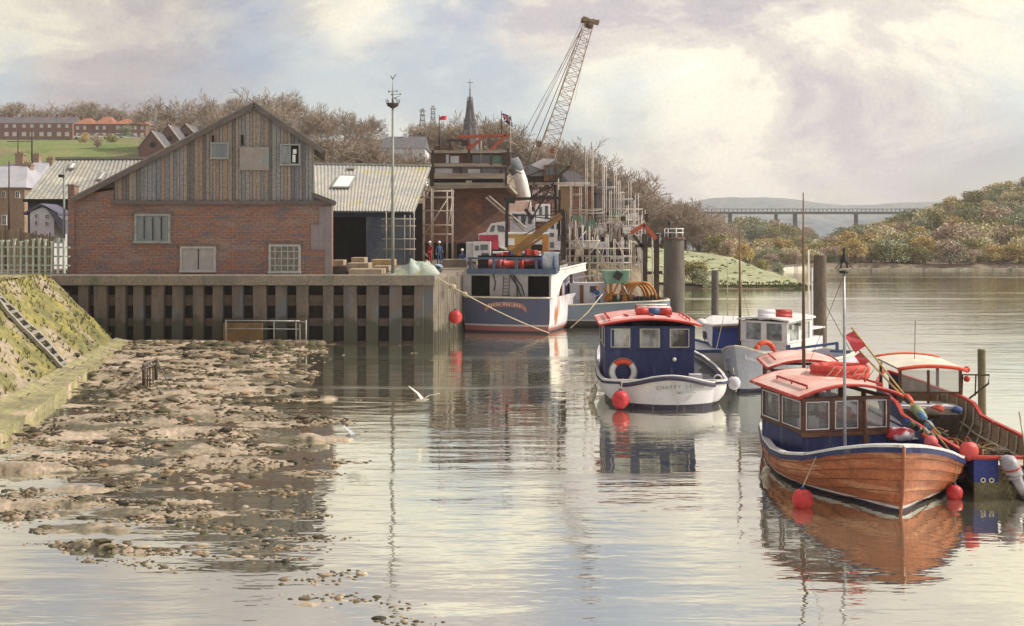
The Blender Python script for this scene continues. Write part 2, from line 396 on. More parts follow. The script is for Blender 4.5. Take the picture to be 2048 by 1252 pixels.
# ---------------------------------------------------------------- terrain
XLT = [(60,-7),(64,-3.4),(72,-3.0),(80,2),(90,11.5),(104,14.5),(116,17),(118,34),(124,35.5),(135,35),(150,37),(170,41),(186,47),(191,60),(192,400)]
def XL(y):
    if y <= XLT[0][0]: return -80
    for (a, b), (c, d) in zip(XLT, XLT[1:]):
        if y <= c: return b+(d-b)*(y-a)/(c-a)
    return 900
def hland(x, y):
    left = 3.7 + (27*sst(y, 112, 262)+.1*max(0, min(60, y-262)))*(1-sst(x, -42+.12*(y-190), 38+.12*(y-190)))
    rest = 1.0 + 3.2*sst(y, 112, 150)*(1-sst(x, 20, 46)) + 22*sst(x*300/max(y,200), 74, 176)*sst(y, 188, 330)
    k = 1-sst(x, 14, 30)
    base = left*k + rest*(1-k)
    if y > 110: base = max(base, rest)
    base += (.25*fbm(x*.05, y*.05) if y > 110 else 0) + 1.2*sst(y,150,220)*fbm(x*.02, y*.02, 5)
    return base
def hter(x, y):
    d = XL(y)+1.3*nz3(y*.21, 3)*(1 if y > 100 else 0)-x if y < 191 else 50
    if y >= 186: d = max(d, (y-190.5-.8*nz3(x*.06, 8))*1.0)
    if d < -4: return -3.
    b = hland(x, y)
    e = min(b, (d+.05)*(.55 if y > 110 else 1.6))
    if y < 170 and x > 15: e = min(e, max(-3, .1+(y-117.6-.5*nz3(x*.3,4))*.115+max(0,22-x)*.05)) if y > 116 else min(e, -1+max(0,17-x))
    return max(-3, e)
def grassmat():
    m = mat('ground_grass', (.12,.175,.045), (.20,.20,.07), .12, .95, grain=.3, gscale=1.6, bump=.3, c3=(.21,.155,.095), c3scale=.045, c3pos=.55)
    t = m.node_tree; n = t.nodes; L = t.links; b = n['Principled BSDF']; src = b.inputs['Base Color'].links[0].from_socket
    tc = n.new('ShaderNodeTexCoord'); sp = n.new('ShaderNodeSeparateXYZ'); L.new(tc.outputs['Object'], sp.inputs[0])
    nn = n.new('ShaderNodeTexNoise'); nn.inputs['Scale'].default_value = .03; nn.inputs['Detail'].default_value = 6; L.new(tc.outputs['Object'], nn.inputs[0])
    ad = n.new('ShaderNodeMath'); ad.operation = 'MULTIPLY_ADD'; ad.inputs[1].default_value = 70; L.new(nn.outputs[0], ad.inputs[0]); L.new(sp.outputs[0], ad.inputs[2])
    f = n.new('ShaderNodeMapRange'); f.inputs[1].default_value = -32; f.inputs[2].default_value = -8; L.new(ad.outputs[0], f.inputs[0])
    nb = n.new('ShaderNodeTexNoise'); nb.inputs['Scale'].default_value = .4; nb.inputs['Detail'].default_value = 6; L.new(tc.outputs['Object'], nb.inputs[0])
    r = n.new('ShaderNodeValToRGB'); e = r.color_ramp.elements; e[0].position = .38; e[0].color = (.13,.095,.065,1); e[1].position = .62; e[1].color = (.24,.19,.13,1); L.new(nb.outputs[0], r.inputs[0])
    mx = n.new('ShaderNodeMixRGB'); L.new(f.outputs[0], mx.inputs[0]); L.new(src, mx.inputs[1]); L.new(r.outputs[0], mx.inputs[2]); L.new(mx.outputs[0], b.inputs['Base Color'])
    return m
xs = [-260+8*i for i in range(20)]+[-100+2*i for i in range(110)]+[120+6*i for i in range(60)]
ys = [62+2*i for i in range(75)]+[212+6*i for i in range(50)]
g = MB(); nx = len(xs)
g.add([(x, y, hter(x, y)) for y in ys for x in xs],
      [(j*nx+i, j*nx+i+1, (j+1)*nx+i+1, (j+1)*nx+i) for j in range(len(ys)-1) for i in range(nx-1)], True)
struct(g.build('terrain', grassmat(), loc=(0,60,0)))
# pale foreshore along the far bank and the low green point
s = MB()
for k in range(110):
    x = 46+k*3.2; y = 189.2
    s.cbox((x, y+rnd.uniform(-.5,.5), .12), (4.4, rnd.uniform(1.0,2.6), .5), rz=rnd.uniform(-.05,.05))
struct(s.build('shingle_beach', mat('shingle', (.46,.42,.35), (.30,.27,.2), .3, .95, grain=.25, gscale=3)))
s = MB()
for k in range(24):
    t = k/23; x = 37+t*16; y = 176+12*t
    s.cbox((x, y, .35), (2.6, 2.4, .9), rz=rnd.uniform(0,1))
struct(s.build('sand_spit', mat('pale_sand', (.72,.68,.60), (.58,.53,.44), .5, .95, grain=.15)))
# smooth lawn of the point
lg = MB()
def lf(u, v):
    x = 24.6+u*(11.2-9*v*0); y = 118.6+v*42; x = 16+u*(XL(y)-1.0-16)
    return Vector((x, y, hter(x, y)+.22))
lg.grid(lf, 24, 30)
struct(lg.build('lawn', mat('pale_grass', (.40,.40,.25), (.28,.30,.16), .35, .95, grain=.28, gscale=2.2, bump=.3, c3=(.20,.215,.10), c3scale=.5, c3pos=.57)))
# ---------------------------------------------------------------- far hills
def ridge(name, Y, depth, x0, x1, prof, m, n=160):
    b = MB()
    def f(u, v):
        x = x0+(x1-x0)*u; px = 1024+x/Y*FPX
        top = PZ(prof(px), Y)
        t = math.sin(min(1, v*1.6)*math.pi/2) if v < .62 else 1-((v-.62)/.38)**2*.8
        z = -2+(top+2)*t + (1.2+top*.05)*fbm(x*.012*400/Y*3, v*7, Y)*min(1, v*3)
        return Vector((x, Y-depth*.4+depth*v, z))
    b.grid(f, n, 14); return struct(b.build(name, m))
def interp(tb):
    def f(x):
        if x <= tb[0][0]: return tb[0][1]
        for (a, b), (c, d) in zip(tb, tb[1:]):
            if x <= c: return b+(d-b)*(x-a)/(c-a)
        return tb[-1][1]
    return f
hm = mat('far_hill', (.17,.20,.235), (.21,.22,.21), .03, .95, grain=.25, gscale=.12, bump=0)  # base colour paler and bluish, standing in for part of the haze
ridge('hills', 620, 160, 60, 330, interp([(1200,470),(1330,425),(1400,428),(1600,432),(1700,440),(1850,430),(2100,420)]), hm)
ridge('hills', 1500, 400, 60, 1500, interp([(1240,440),(1330,415),(1400,398),(1480,388),(1560,389),(1640,398),(1720,408),(1900,400),(2200,395),(3000,410)]), hm)
# ---------------------------------------------------------------- sloping bank, left
TA, TB = Vector((-20.8,54.2,.1)), Vector((-13.2,18,.1))
def bank(u, v):   # u along toe from back to front, v up the slope
    toe = TA.lerp(TB, u); h = v*3.75
    n = .09*fbm(toe.y*.9, v*4, 2)+.05*fbm(toe.y*3.1, v*11, 5)
    return Vector((toe.x-h*1.04+n*.7, toe.y+.12*h, .0+h+n))
b = MB(); b.grid(bank, 150, 30)
b.grid(lambda u, v: Vector((TA.lerp(TB,u).x-3.9-v*22, TA.lerp(TB,u).y+.45, 3.75+.12*fbm(u*30, v*12))), 120, 20)
bm_ = mat('mossy_bank', (.29,.25,.08), (.145,.14,.065), .7, .95, grain=.28, gscale=5, bump=.5, c3=(.34,.275,.195), c3scale=.35, c3pos=.53)
struct(b.build('embankment', bm_))
# concrete ledge at the toe
b = MB()
b.grid(lambda u, v: TA.lerp(TB, u)+Vector((.25+v*(.25+1.1*u), 0, .24-.05*v+.03*fbm(u*40, v*3))), 120, 4)
b.grid(lambda u, v: TA.lerp(TB, u)+Vector((.5+1.1*u+.02, 0, .2-v*1.0)), 120, 2)
b.grid(lambda u, v: TA.lerp(TB, u)+Vector((-.15+v*.4, 0, .34-.1*v+.06*fbm(u*50, v*3, 9))), 120, 3)
struct(b.build('bank_ledge', mat('mossy_ledge', (.34,.31,.155), (.21,.19,.11), 1.0, .95, grain=.25, gscale=7, bump=.5, c3=(.44,.34,.24), c3scale=1.1, c3pos=.56)))
# ---------------------------------------------------------------- mud flat
def mask(x, y):
    px = 1024+x/y*FPX; py = HY+CAMZ*FPX/y
    edge = interp([(680,560),(720,590),(800,600),(870,700),(930,560),(1000,480),(1060,540),(1120,500),(1150,430),(1180,600),(1200,680),(1225,760),(1252,800)])(py)
    left = interp([(680,140),(760,140),(830,110),(870,10),(900,-200),(1040,-200),(1075,40),(1110,90),(1140,380),(1180,420),(1215,560),(1235,720),(1260,760)])(py)
    px += 75*fbm(x*.22, y*.35, 44, 3)
    e = min(px-left, edge-px)/110.
    e = max(-1.5, min(1.0, e))
    dens = interp([(680,.50),(740,.30),(800,.26),(900,.16),(960,.08),(1020,.06),(1080,.05),(1140,-.02),(1200,-.12),(1250,-.06)])(py)
    return min(e, 1)*.5+dens-.5
def hmud(x, y):
    m = mask(x, y)
    n = 1.15*fbm(x*.28, y*.95, 1, 4)+.42*fbm(x*1.5, y*3.4, 7, 3)
    gap = fbm(x*.09, y*1.25+.6*nz3(x*.3,y*.3), 33, 2)
    m -= 1.5*max(0, gap-.02)*sst(y, 50, 40)
    return .20*(m+.95*n)-(.12 if m < -.42 else 0)+.02*fbm(x*6, y*9, 3, 2)
b = MB(); N1, N2 = 330, 520
def mf(u, v):
    y = 13.6*(55.0/13.6)**v; x = (-.56+u*.50)*y
    z = hmud(x, y); return Vector((x, y, max(-.25, min(.20, z))))
b.grid(mf, N1, N2)
struct(b.build('mud_flat', mat('wet_mud', (.47,.37,.275), (.28,.225,.155), 1.1, .42, stretch=(.5,1.3,1), grain=.28, gscale=12, bump=.5, c3=(.13,.11,.07), c3scale=.8, c3pos=.51, spec=.5)))
# stones and weed on the flat
st = MB(); st2 = MB(); st3 = MB()
cnt = 0; tries = 0
r3 = random.Random(5)
while cnt < 9000 and tries < 220000:
    tries += 1
    y = 13.8*(54.6/13.8)**(r3.random()**.9); x = (-.56+r3.random()*.5)*y
    z = hmud(x, y)
    cl = fbm(x*.55, y*1.3, 21, 3)
    if z < -.13 or (z < -.045 and r3.random() < .75) or cl < r3.uniform(-.10, .36): continue
    big = y*.0019*r3.uniform(.22, .85)*(2.8 if r3.random() < .06 else 1)
    sx = big*r3.uniform(1.1, 2.2)
    q = st if r3.random() < .72 else st2
    q.ball((x, y, max(z,-.01)+.1*big), big, 6, 4, (sx/big, r3.uniform(.8,1.3), r3.uniform(.35,.65)), 1.0)
    cnt += 1
for (xa, xb, pyc, nn_) in ((80,420,1100,80),(130,330,1122,40),(230,410,1134,30),(380,700,1096,60),(450,720,1076,70),(420,640,1116,40),(560,700,1162,26),(600,740,1150,30),(0,150,1012,50),(150,420,1042,90),(330,600,1058,80),(20,300,1000,80),(240,520,1018,90),(460,720,1030,60),(540,830,1196,44),(720,860,1212,20),(730,900,1244,34),(500,640,985,50),(560,700,948,50),(600,760,925,30)):
    for k in range(nn_):
        u = (r3.random()+r3.random())/2; px = xa+(xb-xa)*u; y = YW(pyc+r3.gauss(0,4.5)+(px-(xa+xb)/2)*.02, 0); x = PX(px, y)
        big = y*.0013*r3.uniform(.4, 1.3)*(2.2 if r3.random() < .08 else 1)
        (st if r3.random() < .6 else st2).ball((x, y, .12*big), big, 6, 4, (r3.uniform(1.1,2.4), r3.uniform(.8,1.3), r3.uniform(.45,.75)), .5)
        if r3.random() < .30: st3.ball((x+r3.uniform(-.3,.3), y, -.02), y*.0075*r3.uniform(.5,1.6), 14, 6, (3.2, 1.0, .085), .9)
for k in range(420):      # dark boulders along the foot of the quay wall
    x = r3.uniform(-21, -10.2); y = 54.9-abs(r3.gauss(0, .5)); q = st if r3.random() < .8 else st2
    q.ball((x, y, .08), r3.uniform(.1,.3), 7, 5, (1.4,1,.7), .5)
rk = mat('weedy_stones', (.07,.06,.035), None, 3, .8, grain=.3, gscale=14, bump=.3, island=[(.075,.06,.04),(.10,.09,.045),(.13,.095,.06),(.05,.045,.035),(.16,.12,.075)])
rk2 = mat('pale_stones', (.3,.24,.17), None, 3, .85, grain=.25, gscale=14, bump=.3, island=[(.36,.27,.19),(.22,.17,.11),(.42,.34,.25),(.30,.20,.12)])
struct(st3.build('mud_bar', mat('wet_mud_bar', (.34,.265,.19), (.20,.165,.115), 1.6, .45, stretch=(.6,1.4,1), grain=.3, gscale=12, bump=.5), recalc=False))
for q, m_, nm in ((st, rk, 'seaweed_stones'), (st2, rk2, 'pebbles')):
    o = q.build(nm, m_, recalc=False); o['kind'] = 'stuff'
    o['label'] = 'dark weed covered stones strewn over the mud flat' if nm[0] == 's' else 'pale tan pebbles strewn over the mud flat'; o['category'] = 'stones'
# stones and tufts lodged on the bank
bs = MB()
for k in range(110):
    u = r3.random()*.8; v = r3.random()**1.6
    p = bank(u, v); bs.ball(p, r3.uniform(.05,.16), 6, 4, (1.2,1,.6), .4)
o = bs.build('bank_stones', rk, recalc=False); tag(o, 'small dark stones lodged in the mossy sloping bank', 'stones', kind='stuff')

# ---------------------------------------------------------------- viaduct
vd = thing('viaduct', 'long pale viaduct crossing the valley on tall slim piers', 'bridge', P(1500,420,480).xy.to_3d())
vm = mat('viaduct_steel', (.13,.13,.135), (.17,.17,.17), .3, .8, grain=.1, gscale=.5)
V = 480
d = MB(); d.box((PX(1280,V), V-3, PZ(428,V)), (PX(1880,V), V+3, PZ(423.5,V)))
for k in range(69):
    x = PX(1285+k*8.5, V); d.box((x-.15, V-3, PZ(423,V)), (x+.15, V-2.7, PZ(418.5,V)))
d.box((PX(1280,V), V-3.05, PZ(419,V)), (PX(1880,V), V-2.75, PZ(417.8,V)))
d.build('deck', vm, vd)
for px in (1360, 1460, 1552, 1590, 1712):
    b = MB(); w_ = 1.9 if px in (1460, 1590) else 1.2
    b.ext([(PX(px,V)-w_*.25, V-2, PZ(428,V)), (PX(px,V)+w_*.25, V-2, PZ(428,V)), (PX(px,V)+w_*.42, V-2, 0), (PX(px,V)-w_*.42, V-2, 0)], (0,4,0))
    b.build('pier', vm, vd)

# grass tufts along the bank
tf_ = MB(); r6 = random.Random(3)
for k in range(900):
    u = r6.random()*.85; v = 1-r6.random()**2 if r6.random() < .6 else r6.random(); p = bank(u, v); h = r6.uniform(.08,.26)
    for j in range(3):
        a = r6.uniform(0,6.28); w_ = .03; tf_.add([p+Vector((-w_,0,-.02)), p+Vector((w_,0,-.02)), p+Vector((.5*h*math.cos(a),.5*h*math.sin(a),h))], [(0,1,2)])
tag(tf_.build('grass_tufts', mat('tuft', (.2,.2,.06), None, 1, .9, island=[(.27,.25,.07),(.16,.17,.05),(.38,.33,.13),(.11,.13,.05)]), recalc=False), 'yellow green grass tufts over the sloping bank', 'grass', kind='stuff')

tu = MB()
for k in range(130):
    u, v = r6.random(), r6.random(); p = lf(u, v); tu.ball(p+Vector((0,0,.05)), r6.uniform(.08,.30), 6, 4, (1.3,1,.5), .6)
tag(tu.build('tussocks', mat('tussock', (.15,.16,.07), None, 1, .9, grain=.3, island=[(.13,.14,.06),(.20,.20,.09),(.10,.12,.06),(.24,.22,.12)]), recalc=False), 'rough dark tussocks dotted over the pale green point', 'tussocks', kind='stuff')
# ---------------------------------------------------------------- trees
def bare_tree(name, seed, H=10, spread=.5, twigs=1.0):
    r = random.Random(seed); tr = MB(); cr = MB()
    def grow(p, d, ln, rad, lvl):
        n = 3 if lvl < 3 else 2; pts = [p]; q = p.copy(); dd = d.copy()
        for i in range(n):
            dd = (dd+Vector((r.uniform(-1,1), r.uniform(-1,1), r.uniform(-.2,.7)))*.20).normalized()
            q = q+dd*ln/n; pts.append(q.copy())
        rs = [max(.021, rad*(1-.45*i/n)) for i in range(n+1)]
        (tr if lvl < 2 else cr).tube(pts, rs, 6 if lvl == 0 else (4 if lvl < 3 else 3), cap=False)
        if lvl >= 6: return
        kids = (5, 4, 4, 3, 3, 3)[lvl]
        for k in range(kids):
            if lvl >= 3 and r.random() > twigs: continue
            t = r.uniform(.35, 1) if k else 1.0
            base = pts[0].lerp(pts[-1], t) if lvl else pts[0].lerp(pts[-1], r.uniform(.55,1))
            a = r.uniform(0, 6.28); tilt = r.uniform(.35, .95)*(spread+.5)
            ax = dd.orthogonal().normalized(); ax.rotate(Matrix.Rotation(a, 3, dd)); nd = dd.copy(); nd.rotate(Matrix.Rotation(tilt, 3, ax))
            nd = (nd+Vector((0,0,.12))).normalized()
            grow(base, nd, ln*r.uniform(.62,.86), rs[-1]*.66, lvl+1)
    grow(Vector((0,0,-.5)), Vector((0,0,1)), H*.26, H*.024, 0)
    o = thing(name, None, 'tree'); tm = mat('bark', (.13,.095,.07), (.09,.07,.055), 1, .95, grain=.2, gscale=4, bump=0)
    tw = mat('twigs', (.36,.285,.22), (.28,.22,.17), .5, .95, grain=.25, gscale=2, bump=0, c3=(.36,.27,.18), c3scale=.3)
    tr.build('trunk', tm, o, local=True, recalc=False); cr.build('crown', tw, o, local=True, recalc=False)
    return o
def leafy(name, seed, H, Wd, cols, n=900, leaf=.28, lobes=9, flat=.8):
    r = random.Random(seed); o = thing(name, None, 'tree'); tr = MB(); cr = MB()
    tr.tube([(0,0,-.6),(r.uniform(-.1,.1),0,H*.35),(r.uniform(-.3,.3),.1,H*.7)], [H*.03,H*.022,H*.01], 6)
    ls = []
    for k in range(lobes):
        a = r.uniform(0, 6.28); q = r.uniform(.15, .75)*Wd/2; z = H*r.uniform(.25, .85)
        c = Vector((q*math.cos(a), q*math.sin(a), z)); ls.append((c, Wd*r.uniform(.16,.30)))
        tr.tube([(0,0,H*.25), c*.55+Vector((0,0,H*.14)), c], [H*.014,H*.01,H*.004], 4)
    ls.append((Vector((0,0,H*.82)), Wd*.22))
    for k in range(n):
        c, rad = ls[r.randrange(len(ls))]
        v = Vector((r.gauss(0,1), r.gauss(0,1), r.gauss(0,1))).normalized()*rad*(r.random()**.4)
        p = c+Vector((v.x, v.y, v.z*flat)); nn = Vector((r.gauss(0,1), r.gauss(0,1), r.gauss(0,1))).normalized()
        x = nn.orthogonal().normalized()*leaf*r.uniform(.5,1.3); y = nn.cross(x).normalized()*leaf*r.uniform(.5,1.3)
        cr.add([p-x-y*.4, p+x*.2-y, p+x+y*.3, p-x*.3+y], [(0,1,2,3)])
    tr.build('trunk', Mt['greywood'], o, local=True, recalc=False)
    cm = mat('foliage', cols[0], None, 1, .9, grain=.2, gscale=3, bump=0, island=cols)
    cr.build('crown', cm, o, local=True, recalc=False)
    return o
TH = {}
BT = [bare_tree('bare_tree', 3, 10, .55), bare_tree('bare_tree', 8, 10, .62), bare_tree('bare_tree', 21, 10, .5), bare_tree('bare_tree', 33, 10, .7, .9)]
for t_ in BT: TH[t_.name] = max(v.co.z for ch in t_.children for v in ch.data.vertices)
used = set()
def plant(protos, idx, x, y, z, sc, label, group, cat='tree', sx=1.0):
    p = protos[idx % len(protos)]
    rz = rnd.uniform(0, 6.28)
    if p.name not in used:
        used.add(p.name); o = p
        o.location = (x, y, z); o.rotation_euler = (0,0,rz); o.scale = (sc*sx, sc*sx, sc); o['label'] = label; o['group'] = group
        ROOTM[o.name] = Matrix.Translation(Vector((x,y,z)))
    else: o = dup(p, (x, y, z), rz, (sc*sx, sc*sx, sc), label, group)
    o['category'] = cat
    return o
# skyline trees: (px of trunk, py of crown top, distance, width factor, label)
def sky_tree(i, px, ptop, Y, sx, label, group):
    x = PX(px, Y); z = hter(x, Y); H = max(3, PZ(ptop, Y)-z)
    plant(BT, i, x, Y, z, H/TH[BT[i % 4].name], label, group, 'bare tree', sx)
ordn = ['leftmost','second','third','fourth','fifth','sixth','seventh','eighth','ninth','tenth','eleventh','twelfth','thirteenth','fourteenth','fifteenth','sixteenth','seventeenth','eighteenth']
for i, (px, pt) in enumerate([(8,205),(45,200),(82,208),(118,200),(152,196),(190,200),(228,204),(262,208)]):
    sky_tree(i, px, pt, 318, 1.15, '%s hazy bare tree from the left behind the brick terrace' % ordn[i], 'bare trees behind the terrace')
for i, (px, pt, sx) in enumerate([(308,188,1.0),(340,235,1.2),(365,225,1.0),(408,178,1.05),(450,205,.9),(478,190,.9),(512,168,1.05),(548,196,.95),(580,176,1.1),(612,230,1.1),(640,206,1.1),(668,240,1.0),(690,212,.95),(722,236,1.0),(742,226,1.0),(756,262,1.0)]):
    sky_tree(i, px, pt, (212, 205, 222)[i % 3], sx, 'tall bare brown tree, %s from the left of the row rising behind the timber shed' % ordn[i], 'bare trees behind the shed')
for i, (px, pt) in enumerate([(618,272),(650,268),(682,276),(708,280),(735,284),(762,290),(848,292),(640,290),(700,296)]):
    sky_tree(i, px, pt, 176, 1.6, 'low brown thorn bush, %s in the scrub above the skylit roof' % ordn[i], 'brown scrub above the roof')
for i, (px, pt) in enumerate([(838,240),(868,236),(905,246),(946,228),(975,222),(1005,236),(1040,250),(1085,268),(1112,272),(1140,282),(1165,292),(1192,304)]):
    sky_tree(i, px, pt, 222, 1.2, 'faint bare tree, %s from the left of those behind the shipyard and crane' % ordn[i], 'bare trees behind the shipyard')
for i, (px, pt) in enumerate([(1218,330),(1245,350),(1272,362),(1298,378),(1322,388),(1345,398),(1372,392),(1396,402),(1418,418),(1440,448),(1462,472),(1258,400),(1310,420)]):
    sky_tree(i, px, pt, (186, 200, 176)[i % 3], 1.35, 'brown bare tree, %s of the clump sloping down to the green point' % ordn[i], 'bare trees above the green point')
# right-hand wooded hill
HC = [[(0.26,0.24,0.09),(0.35,0.32,0.14),(0.19,0.18,0.08),(0.41,0.35,0.16)],
      [(0.45,0.34,0.15),(0.57,0.41,0.14),(0.35,0.27,0.14),(0.61,0.46,0.22)],
      [(0.46,0.34,0.27),(0.57,0.43,0.35),(0.36,0.27,0.20),(0.51,0.42,0.28)],
      [(0.26,0.28,0.18),(0.35,0.38,0.23),(0.42,0.42,0.27),(0.22,0.23,0.15)],
      [(0.51,0.46,0.27),(0.62,0.57,0.36),(0.41,0.38,0.22),(0.68,0.57,0.39)]]
HB = [leafy('hill_tree', 50+i, 5.6, 6.4, HC[i], 1900, .185, 13) for i in range(5)]
r4 = random.Random(77); k = 0; tries = 0
HBN = ['dark olive', 'ochre', 'pinkish brown', 'grey green', 'pale straw coloured']
while k < 290 and tries < 9000:
    tries += 1
    y = 192.5+150*r4.random()**1.4; x = 34+(y*.56-34)*r4.random()
    px = 1024+x/y*FPX
    if px > 2110 or px < 1480: continue
    z = hter(x, y)
    if y > 235 and z < 5 and x > 110: continue
    i = r4.randrange(5); sc = r4.uniform(.5, 1.25)*(.75 if y < 205 else 1)*(.68 if px < 1680 else .9 if px < 1780 else 1)
    plant(HB, i, x, y, z-.2, sc, '%s bushy tree on the wooded hillside across the river' % HBN[i], HBN[i]+' trees on the right hillside', 'tree', r4.uniform(.9,1.3))
    k += 1
for j in range(46):
    Y = r4.uniform(390, 470); px = r4.uniform(1385, 1640); x = PX(px, Y); z = hter(x, Y); top = PZ(interp([(1385,440),(1480,436),(1560,446),(1640,462)])(px)+r4.uniform(-3,22), Y)
    plant(HB, (3,0,2)[j % 3], x, Y, z-.5, max(1, top-z)/5.2, 'misty tree in the far wood below the viaduct', 'misty trees below the viaduct', 'tree', .8)
# shrubs on the point and by the field
for i, (px, py, Y, sc, c, lab) in enumerate([
    (1385,560,119,.55,0,'rounded green bush at the water edge beside the big round pile'),(1405,572,118,.42,3,'small green bush at the foot of the grassy point'),
    (1455,500,150,.55,2,'tan bush on the grassy point left of the slim mast'),(1485,505,152,.62,1,'rusty brown bush on the grassy point right of the slim mast'),
    (1440,480,158,.7,0,'dark bush at the top of the grassy point'),(1525,512,165,.5,0,'olive bush where the point runs out'),(1560,528,180,.5,3,'grey green bush behind the white sand'),
    (170,308,235,.5,1,'rust coloured bush on the green field'),(225,300,240,.55,0,'dark bush on the green field near the brick gables'),(195,318,215,.5,2,'low brown bush at the foot of the green field'),
    (250,292,250,.6,3,'small grey green bush below the parked cars')]):
    x = PX(px, Y); plant(HB, c, x, Y, hter(x, Y)-.2, sc, lab, 'scattered bushes', 'bush')
# grass fringe under the point's edge
fr = MB()
for k in range(500):
    t = r4.random(); y = 117.5+r4.random()*3+ 0; x = 22+13.5*r4.random()
    z = max(0, hter(x, y)); fr.add([(x-.25,y,z),(x+.25,y,z),(x+r4.uniform(-.2,.2),y,z+r4.uniform(.15,.45))], [(0,1,2)])
tag(fr.build('reeds', mat('reeds', (.10,.12,.04), None, 1, .9, island=[(.09,.11,.03),(.15,.15,.05),(.07,.08,.03)]), recalc=False), 'dark reeds and rough grass along the edge of the green point', 'reeds', kind='stuff')
# ---------------------------------------------------------------- quay
def tide(m, h=1.15, c=(.055,.055,.035)):
    t = m.node_tree; n = t.nodes; L = t.links; b = n['Principled BSDF']; src = b.inputs['Base Color'].links[0].from_socket
    g = n.new('ShaderNodeNewGeometry'); sp = n.new('ShaderNodeSeparateXYZ'); L.new(g.outputs['Position'], sp.inputs[0])
    nn = n.new('ShaderNodeTexNoise'); nn.inputs['Scale'].default_value = 1.6; nn.inputs['Detail'].default_value = 5; L.new(g.outputs['Position'], nn.inputs[0])
    a = n.new('ShaderNodeMath'); a.operation = 'MULTIPLY_ADD'; a.inputs[1].default_value = 1.7; L.new(nn.outputs[0], a.inputs[0]); L.new(sp.outputs[2], a.inputs[2])
    f = n.new('ShaderNodeMapRange'); f.inputs[1].default_value = h+.85; f.inputs[2].default_value = h+1.25; f.inputs[3].default_value = .8; f.inputs[4].default_value = 0; L.new(a.outputs[0], f.inputs[0])
    mx = n.new('ShaderNodeMixRGB'); L.new(f.outputs[0], mx.inputs[0]); L.new(src, mx.inputs[1]); mx.inputs[2].default_value = (*c, 1); L.new(mx.outputs[0], b.inputs['Base Color']); return m
q = MB()   # ground slab of the quay
q.ext([(-60,55.45,3.2),(-4.35,55.45,3.2),(-3.1,64.5,3.2),(-2.9,80,3.2),(6,100,3.2),(6,112,3.2),(-60,112,3.2)], (0,0,.46))
struct(q.build('quay_ground', Mt['concrete']))
qw = thing('quay_wall', 'long shaded quay wall of timber piles under a concrete coping, below the brick shed', 'quay wall', (-14,55.2,0))
c = MB(); c.box((-25.4,54.72,3.17), (-4.12,55.9,3.72))
c.build('coping', Mt['concrete'], qw, bevel=.04)
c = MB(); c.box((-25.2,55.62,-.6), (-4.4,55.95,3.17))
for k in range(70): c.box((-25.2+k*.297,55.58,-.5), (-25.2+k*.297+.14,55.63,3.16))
c.build('backing', mat('old_piling', (.022,.018,.018), (.04,.03,.027), 1, .9, grain=.3, island=[(.025,.02,.02),(.04,.028,.022),(.02,.02,.025),(.03,.024,.02)]), qw)  # sheet piling, coloured near black to deepen the shade between the piles
c = MB()
for z0, z1 in ((2.05,2.62),(.95,1.36)): c.box((-24.6,55.36,z0), (-4.3,55.60,z1))
c.box((-23.5,55.36,-.1), (-4.3,55.60,.12))
c.build('waler', mat('waler', (.17,.12,.09), (.11,.085,.075), 1.2, .9, stretch=(.5,1,2), grain=.3, bump=.4), qw)
pm_ = tide(mat('pile_face', (.175,.135,.11), (.115,.10,.09), 1.1, .9, stretch=(1.5,1,.5), grain=.28, bump=.45, c3=(.13,.135,.15), c3scale=.5, c3pos=.56))
for x in [PX(v,55.1) for v in (170,205,243,280,317,357,397,438,476,520,563,607,655,702,747,793,838)]:
    b = MB(); w_ = rnd.uniform(.50,.70); b.cbox((x+rnd.uniform(-.06,.06),55.15+rnd.uniform(-.04,.04),1.5), (w_,.42,3.30), ry=rnd.uniform(-.015,.015)); b.build('pile', pm_, qw, bevel=.03)
b = MB(); b.box((-4.75,55.02,-.3), (-4.22,55.5,3.17)); b.build('pile', pm_, qw, bevel=.03)
sp_ = tide(mat('sheet_piling', (.33,.28,.22), (.2,.17,.14), 1.6, .85, stretch=(2,2,.4), grain=.3, bump=.4), .5)
for k in range(16):       # corrugated return face running back from the corner
    t = k/15; x = -4.12+1.2*t; y = 55.2+9.2*t
    b = MB(); b.ext([(x-.10,y-.12,-.4),(x+.09,y-.06,-.4),(x+.09,y+.14,-.4),(x-.10,y+.2,-.4)], (0,0,3.75+rnd.uniform(0,.14))); b.build('sheet_pile', sp_, qw)
b = MB(); b.ext([(-4.3,55.3,-.4),(-4.2,55.3,-.4),(-3.0,64.5,-.4),(-3.1,64.5,-.4)], (0,0,3.5)); b.build('return_wall', Mt['darkwood'], qw)
# rail at the foot of the wall
fr_ = thing('hand_rail', 'low grey metal rail standing at the foot of the quay wall', 'railing', P(535,692,53.9))
for px in (452,548,592,600,612):
    b = MB(); b.rod(P(px,692,53.9), P(px,640 if px!=600 else 648,53.9), .035); b.build('post', Mt['steel'], fr_)
for py, x0, x1 in ((641,450,600),(657,450,598),(643,600,614)):
    b = MB(); b.rod(P(x0,py,53.9), P(x1,py+1,53.9), .03); b.build('rail', Mt['steel'], fr_)
b = MB(); b.cbox(P(486,668,54.5), (2.1,.08,1.15)); tag(b.build('hatch_board', mat('stained_board', (.24,.14,.06), (.14,.09,.05), 1.4, .9, grain=.3)), 'stained ochre board leaning on the quay wall behind the low rail', 'board')
